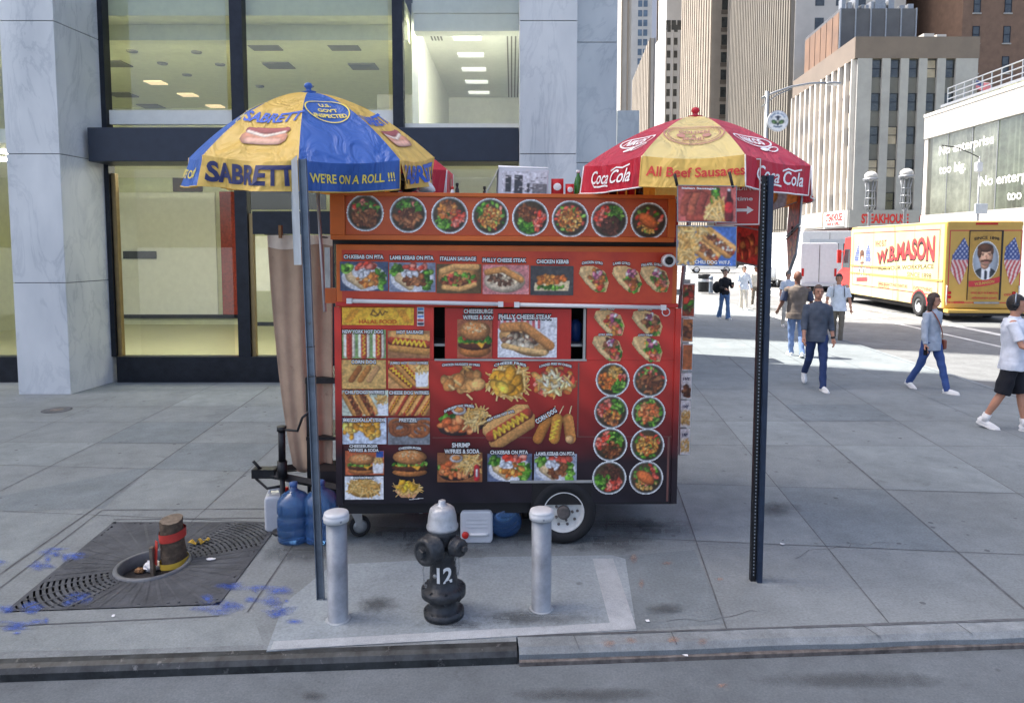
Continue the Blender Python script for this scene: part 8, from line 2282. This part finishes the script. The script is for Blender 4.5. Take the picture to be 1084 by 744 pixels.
    mb.ellipsoid(Hh(0, .010, .022), (.074 + g, .094 + g, .108 + g), 22, 16, M=hm.to_4x4())
    if kind == 'long':
        for a in (-.075, -.045, 0, .045, .075): mb.tube([Hh(a * .9, .05, .06), Hh(a * 1.15, .07 - abs(a) * .5, -.05), Hh(a * 1.2, .085 - abs(a) * .7, -.16), Hh(a * 1.0, .075 - abs(a) * .3, -.26), Hh(a * .8, .07, -.31)], [.03, .04, .038, .03, .012], 10)
    if kind == 'tied': mb.ellipsoid(Hh(0, .115, .05), (.035, .035, .035), 12, 8)
    hmi = hm.inverted()
    def keep(p):
        q = hmi @ (p - hc_)
        if kind in ('long',) and q.y > -.01 and q.z < .0: return True
        lim = .062 + .25 * max(0, q.y + .06)
        return (q.y > -.035 + max(0, -q.z) * .55 and q.z > -.075) or q.z > (.066 - (.0 if kind != 'crop' else -.006))
    remesh('hair', mb, .009, MAT[hmname], t, 4, keep)
    # clothes
    mb = MB(); g = .013
    mb.tube([B(0, .012, 1.34), B(0, .008, 1.445)], [(.132 * wide, .122 * chest), (.100 * wide, .100 * chest)], 18)
    torso(mb, g, .86 if not shirt_len else .86)
    if shirt_len: mb.tube([B(0, 0, .86 - shirt_len), B(0, 0, .9)], [(.164 * wide + g, .124 * chest + g), (.160 * wide + g, .118 * chest + g)], 22)
    mb.tube([B(0, .003, 1.44), B(0, .0, 1.485)], [.075, .062], 16)
    for sd, sg in (('L', 1), ('R', -1)):
        sh, e, wr, w = J['a' + sd]
        path = [sh + V3((-sg * .07, 0, .0)), sh + V3((0, 0, -.005)), sh.lerp(e, .55)]; rd = [.062, .064, .060]
        if sleeve == 'long': path += [e, e.lerp(wr, .5), e.lerp(wr, .97)]; rd += [.052, .050, .040]
        elif sleeve == 'mid': path += [e, e.lerp(wr, .35), e.lerp(wr, .5)]; rd += [.053, .050, .046]
        else: path += [sh.lerp(e, .78)]; rd += [.066]
        if sleeve != 'none': mb.tube(path, rd, 16)
    remesh('shirt', mb, voxel, MAT[shirt], t, 6)
    mb = MB(); mb.tube([B(0, 0, .80), B(0, 0, .88), B(0, 0, .97)], [(.148, .108), (.160 * (wide * .6 + .4), .114), (.142 * (wide * .6 + .4), .10)], 20)
    for sd in 'LR':
        h, k, a, g2 = J[sd]
        if shorts: mb.tube([h + V3((0, 0, .02)), h.lerp(k, .5), h.lerp(k, 1.0)], [.085, .096, .098], 16)
        else: mb.tube([h + V3((0, 0, .03)), h.lerp(k, .5), k, k.lerp(a, .5), k.lerp(a, 1.10)], [.094, .080, .063, .058 + flare * .5, .052 + flare], 16)
    remesh('shorts' if shorts else 'trousers', mb, voxel, MAT[pants], t, 6)
    for sd, sg in (('L', 1), ('R', -1)):
        h, k, a, g2 = J[sd]; tilt = min(0.0, g2) * .75
        fd = V3((sg * .12, -math.cos(tilt), math.sin(tilt))).normalized(); up = V3((0, -math.sin(-tilt) * 1, math.cos(tilt))).normalized()
        P_ = lambda f, u, x=0: a + fd * f + up * (u) + V3((x, 0, 0))
        mb = MB(); mb.tube([P_(-.055, -.045), P_(-.02, -.03), P_(.05, -.038), P_(.12, -.05), P_(.19, -.058), P_(.215, -.062)], [(.036, .03), (.043, .045), (.045, .036), (.050, .027), (.043, .018), (.02, .010)], 14); mb.tube([P_(-.012, -.03), P_(-.012, .02)], [(.042, .045), (.04, .043)], 12)
        so_ = remesh('shoe', mb, .008, MAT[shoe], t, 3)
        mb = MB(); pts = [(-.065, 0), (-.05, .034), (.02, .038), (.1, .048), (.17, .044), (.212, .02), (.222, 0), (.212, -.02), (.17, -.044), (.1, -.048), (.02, -.038), (-.05, -.034)]
        vs = [P_(f, u, x) for u in (-.078, -.060) for f, x in pts]; n = len(pts); mb.add(vs, [tuple(range(n)), tuple(range(n, 2 * n))[::-1]] + [(i, (i + 1) % n, n + (i + 1) % n, n + i) for i in range(n)]); mb.build('sole', MAT['sole'], so_)
        if sockm: mb = MB(); mb.tube([a + V3((0, 0, -.02)), a.lerp(k, .22)], [.046, .048], 12); mb.build('sock', MAT[sockm], t)
    if items: items(t, J, B, Hh, hm)
    return t
MAT['navy_sweater'] = fab('slate_sweater', S(84, 92, 104)); MAT['dark_jeans'] = fab('dark_blue_jeans', S(44, 62, 104)); MAT['grey_top'] = fab('pale_grey_sweater', S(170, 180, 192)); MAT['blue_leggings'] = fab('blue_jeans', S(56, 82, 138)); MAT['white_tee'] = fab('white_t_shirt', S(222, 228, 238)); MAT['black_shorts'] = fab('black_shorts', S(26, 28, 36))
MAT['taupe_vest'] = fab('taupe_shirt', S(120, 108, 98), .2); MAT['pale_jeans'] = fab('washed_jeans', S(118, 142, 184), .25); MAT['white_shirt'] = fab('white_shirt', S(220, 228, 238)); MAT['khaki'] = fab('grey_brown_trousers', S(120, 112, 100)); MAT['black_jacket'] = fab('black_jacket', S(28, 30, 36)); MAT['mid_jeans'] = fab('mid_blue_jeans', S(96, 128, 172)); MAT['cream'] = fab('cream_trousers', S(222, 214, 200)); MAT['stripe_sleeve'] = fab('dark_striped_sleeve', S(60, 68, 90)); MAT['leather'] = mat('brown_leather', S(140, 74, 52), .5); MAT['phone'] = mat('black_phone', S(24, 24, 28), .2); MAT['silver'] = mat('silver_headphone', S(176, 184, 192), .3, .4); MAT['black_pack'] = fab('black_backpack', S(24, 26, 30))

person('man in slate sweater with pushed up sleeves, dark jeans and white shoes', 863, 411, 1.79, R(-8), {'L': (R(15), R(4)), 'R': (R(-16), R(34))}, {'L': (R(-4), R(9), R(22), 0), 'R': (R(8), R(10), R(20), 0)}, 'navy_sweater', 'dark_jeans', 'skin_a', ('crop', 'hair_grey'), 'mid', voxel=.0085, wide=1.03, shirt_len=.05,
       items=lambda t, J, B, Hh, hm: (lambda mb: (mb.tube([J['aL'][2] - J['aL'][3] * .03, J['aL'][2] - J['aL'][3] * .0], [.034, .034], 14), mb.build('watch', MAT['phone'], t)))(MB()))
def it_woman(t, J, B, Hh, hm):
    mb = MB(); pts = [B(-.10, -.11, 1.40), B(-.03, -.145, 1.26), B(.06, -.14, 1.1), B(.14, -.10, .98), B(.17, -.03, .93)]; mb.tube(pts, [(.014, .005)] * 5, 6); mb.tube([B(-.10, -.11, 1.40), B(-.09, -.02, 1.47), B(-.02, .12, 1.36), B(.12, .13, 1.1), B(.18, .03, .95)], [(.014, .005)] * 5, 6)
    b = mb.build('bag_strap', MAT['leather'], t); mb = MB(); c = B(.19, -.03, .86); mb.rbox((c.x - .035, c.y - .09, c.z - .09), (c.x + .035, c.y + .09, c.z + .08), .03, axis=0); mb.build('handbag', MAT['leather'], t, bevel=.01)
    wr, w = J['aR'][2], J['aR'][3]; c = wr + w * .10; mb = MB(); mb.box((c.x - .012, c.y - .035, c.z - .08), (c.x + .0, c.y + .035, c.z + .07)); mb.build('phone', MAT['phone'], t, bevel=.004)
person('long haired woman in pale grey sweater and blue jeans with a small brown bag', 984, 413.5, 1.68, R(22), {'L': (R(20), R(3)), 'R': (R(-18), R(14))}, {'L': (R(-14), R(14), R(10), 0), 'R': (R(6), R(16), R(8), 0)}, 'grey_top', 'blue_leggings', 'skin_a', ('long', 'hair_brown'), 'long', voxel=.0085, female=True, shirt_len=.10, items=it_woman, head_yaw=R(18))
def it_phones(t, J, B, Hh, hm):
    mb = MB(); mb.tube([Hh(.095 * math.cos(a), .01, .02 + .125 * math.sin(a)) for a in [PI * k / 12 for k in range(13)]], [(.014, .007)] * 13, 8); h = mb.build('headphones', MAT['silver'], t)
    for sg in (-1, 1): mb = MB(); mb.ellipsoid(Hh(sg * .094, .008, -.002), (.022, .036, .044), 14, 10, M=hm.to_4x4()); mb.build('ear_cup', MAT['phone'], h)
    wr, w = J['aR'][2], J['aR'][3]; c = wr + w * .09; mb = MB(); mb.box((c.x - .04, c.y - .08, c.z - .03), (c.x + .05, c.y + .05, c.z + .04)); mb.build('phone', MAT['phone'], t, bevel=.006)
person('man with headphones, white t-shirt, black shorts and running shoes at the right edge', 1068, 455, 1.80, R(50), {'L': (R(13), R(4)), 'R': (R(-12), R(14))}, {'L': (R(-10), R(8), R(30), 0), 'R': (R(22), R(14), R(52), R(2))}, 'white_tee', 'black_shorts', 'skin_a', ('short', 'hair_dark'), 'short', True, 'shoe_white', voxel=.0085, wide=1.08, chest=1.15, items=it_phones, sockm='sock', shirt_len=.06)
def it_vest(t, J, B, Hh, hm):
    for sd, sg in (('L', 1), ('R', -1)):
        sh, e, wr, w = J['a' + sd]; mb = MB(); mb.tube([sh.lerp(e, .15), sh.lerp(e, .5), sh.lerp(e, .85)], [.072, .072, .072], 16, cap=False); mb.build('sleeve', MAT['stripe_sleeve'], t)
person('man seen from behind in taupe shirt with striped sleeves and washed jeans', 842, 377, 1.88, R(172), {'L': (R(10), R(5)), 'R': (R(-10), R(14))}, {'L': (R(4), R(16), R(40), 0), 'R': (R(0), R(16), R(30), 0)}, 'taupe_vest', 'pale_jeans', 'skin_b', ('bald', 'skin_b'), 'short', wide=1.22, chest=1.2, items=it_vest, shirt_len=.08)
def it_pack(t, J, B, Hh, hm):
    c = B(0, .2, 1.22); mb = MB(); mb.ellipsoid(c, (.16, .10, .22), 18, 12); mb.build('backpack', MAT['black_pack'], t)
    for sg in (-1, 1): mb = MB(); mb.tube([B(sg * .10, .12, 1.44), B(sg * .115, 0, 1.475), B(sg * .12, -.135, 1.36), B(sg * .13, -.13, 1.2), B(sg * .15, .05, 1.1)], [(.022, .006)] * 5, 6); mb.build('strap', MAT['black_pack'], t)
person('man in white short sleeved shirt, grey brown trousers and black backpack on the road', 886, 363, 1.80, R(-20), {'L': (R(8), R(4)), 'R': (R(-10), R(16))}, {'L': (R(0), R(12), R(14), 0), 'R': (R(4), R(12), R(30), 0)}, 'white_shirt', 'khaki', 'skin_a', ('short', 'hair_dark'), 'short', shoe='shoe_dark', wide=1.18, chest=1.2, z=ROADZ, items=it_pack, shirt_len=.04)
def it_bag(t, J, B, Hh, hm):
    c = B(-.24, .10, 1.12); mb = MB(); mb.ellipsoid(c, (.15, .17, .21), 16, 12); mb.build('shoulder_bag', MAT['black_pack'], t)
    wr, w = J['aL'][2], J['aL'][3]; c = wr + w * .09; mb = MB(); mb.box((c.x - .035, c.y - .012, c.z - .02), (c.x + .035, c.y, c.z + .12)); mb.build('phone', MAT['phone'], t, bevel=.003)
person('woman in black jacket and flared jeans looking at her phone, big black bag', 766.5, 338, 1.68, R(10), {'L': (R(12), R(3)), 'R': (R(-12), R(12))}, {'L': (R(20), R(10), R(85), R(30)), 'R': (R(20), R(10), R(60), R(20))}, 'black_jacket', 'mid_jeans', 'skin_c', ('tied', 'hair_dark'), 'long', voxel=.012, female=True, wide=1.08, flare=.035, items=it_bag)
person('woman dressed all in white and cream walking behind the one with the phone', 787, 328, 1.68, R(-6), {'L': (R(8), R(3)), 'R': (R(-8), R(8))}, {'L': (R(2), R(14), R(12), 0), 'R': (R(2), R(14), R(50), R(10))}, 'white_shirt', 'cream', 'skin_c', ('short', 'hair_brown'), 'long', voxel=.012, female=True, wide=1.15, flare=.03, shirt_len=.05)
person('distant walker in pale clothes just left of the black sign post', 799.5, 325, 1.66, R(4), {'L': (R(8), R(3)), 'R': (R(-8), R(8))}, {'L': (R(2), R(10), R(12), 0), 'R': (R(2), R(10), R(20), 0)}, 'cream', 'khaki', 'skin_b', ('short', 'hair_dark'), 'long', voxel=.012)
person('person in white mostly hidden behind the man in the taupe shirt', 833, 346, 1.70, R(0), {'L': (R(10), R(3)), 'R': (R(-8), R(8))}, {'L': (R(2), R(12), R(12), 0), 'R': (R(2), R(12), R(20), 0)}, 'white_shirt', 'cream', 'skin_c', ('short', 'hair_brown'), 'short', voxel=.012)
# ------------------------------------------------------------------ daylight
SUN_EL = 60.0
hx, hy = -.925, .38
hl_ = math.hypot(hx, hy); hx, hy = hx / hl_, hy / hl_
to_sun = Vector((hx * math.cos(R(SUN_EL)), hy * math.cos(R(SUN_EL)), math.sin(R(SUN_EL))))
ld = bpy.data.lights.new('sun', 'SUN'); ld.energy = 4.2; ld.angle = R(.53); ld.color = (1, .95, .87)
lo = bpy.data.objects.new('sun', ld); col.objects.link(lo); lo.rotation_euler = to_sun.to_track_quat('Z', 'Y').to_euler(); lo.location = (-40, 20, 80)
w = bpy.data.worlds.new('World'); scene.world = w; w.use_nodes = True; nt = w.node_tree
sky = nt.nodes.new('ShaderNodeTexSky'); sky.sky_type = 'NISHITA'; sky.sun_disc = False; sky.sun_elevation = R(SUN_EL); sky.sun_rotation = math.atan2(hx, hy); sky.air_density = .6; sky.dust_density = 5.0; sky.ozone_density = 0.2
nt.links.new(sky.outputs[0], nt.nodes['Background'].inputs[0]); nt.nodes['Background'].inputs[1].default_value = .15
scene.view_settings.view_transform = 'Standard'; scene.view_settings.look = 'None'; scene.view_settings.exposure = 1.58; scene.view_settings.gamma = 1.0; scene.view_settings.use_curve_mapping = False
scene.render.engine = 'CYCLES'
scene.cycles.max_bounces = 8; scene.cycles.transparent_max_bounces = 12; scene.cycles.use_denoising = True
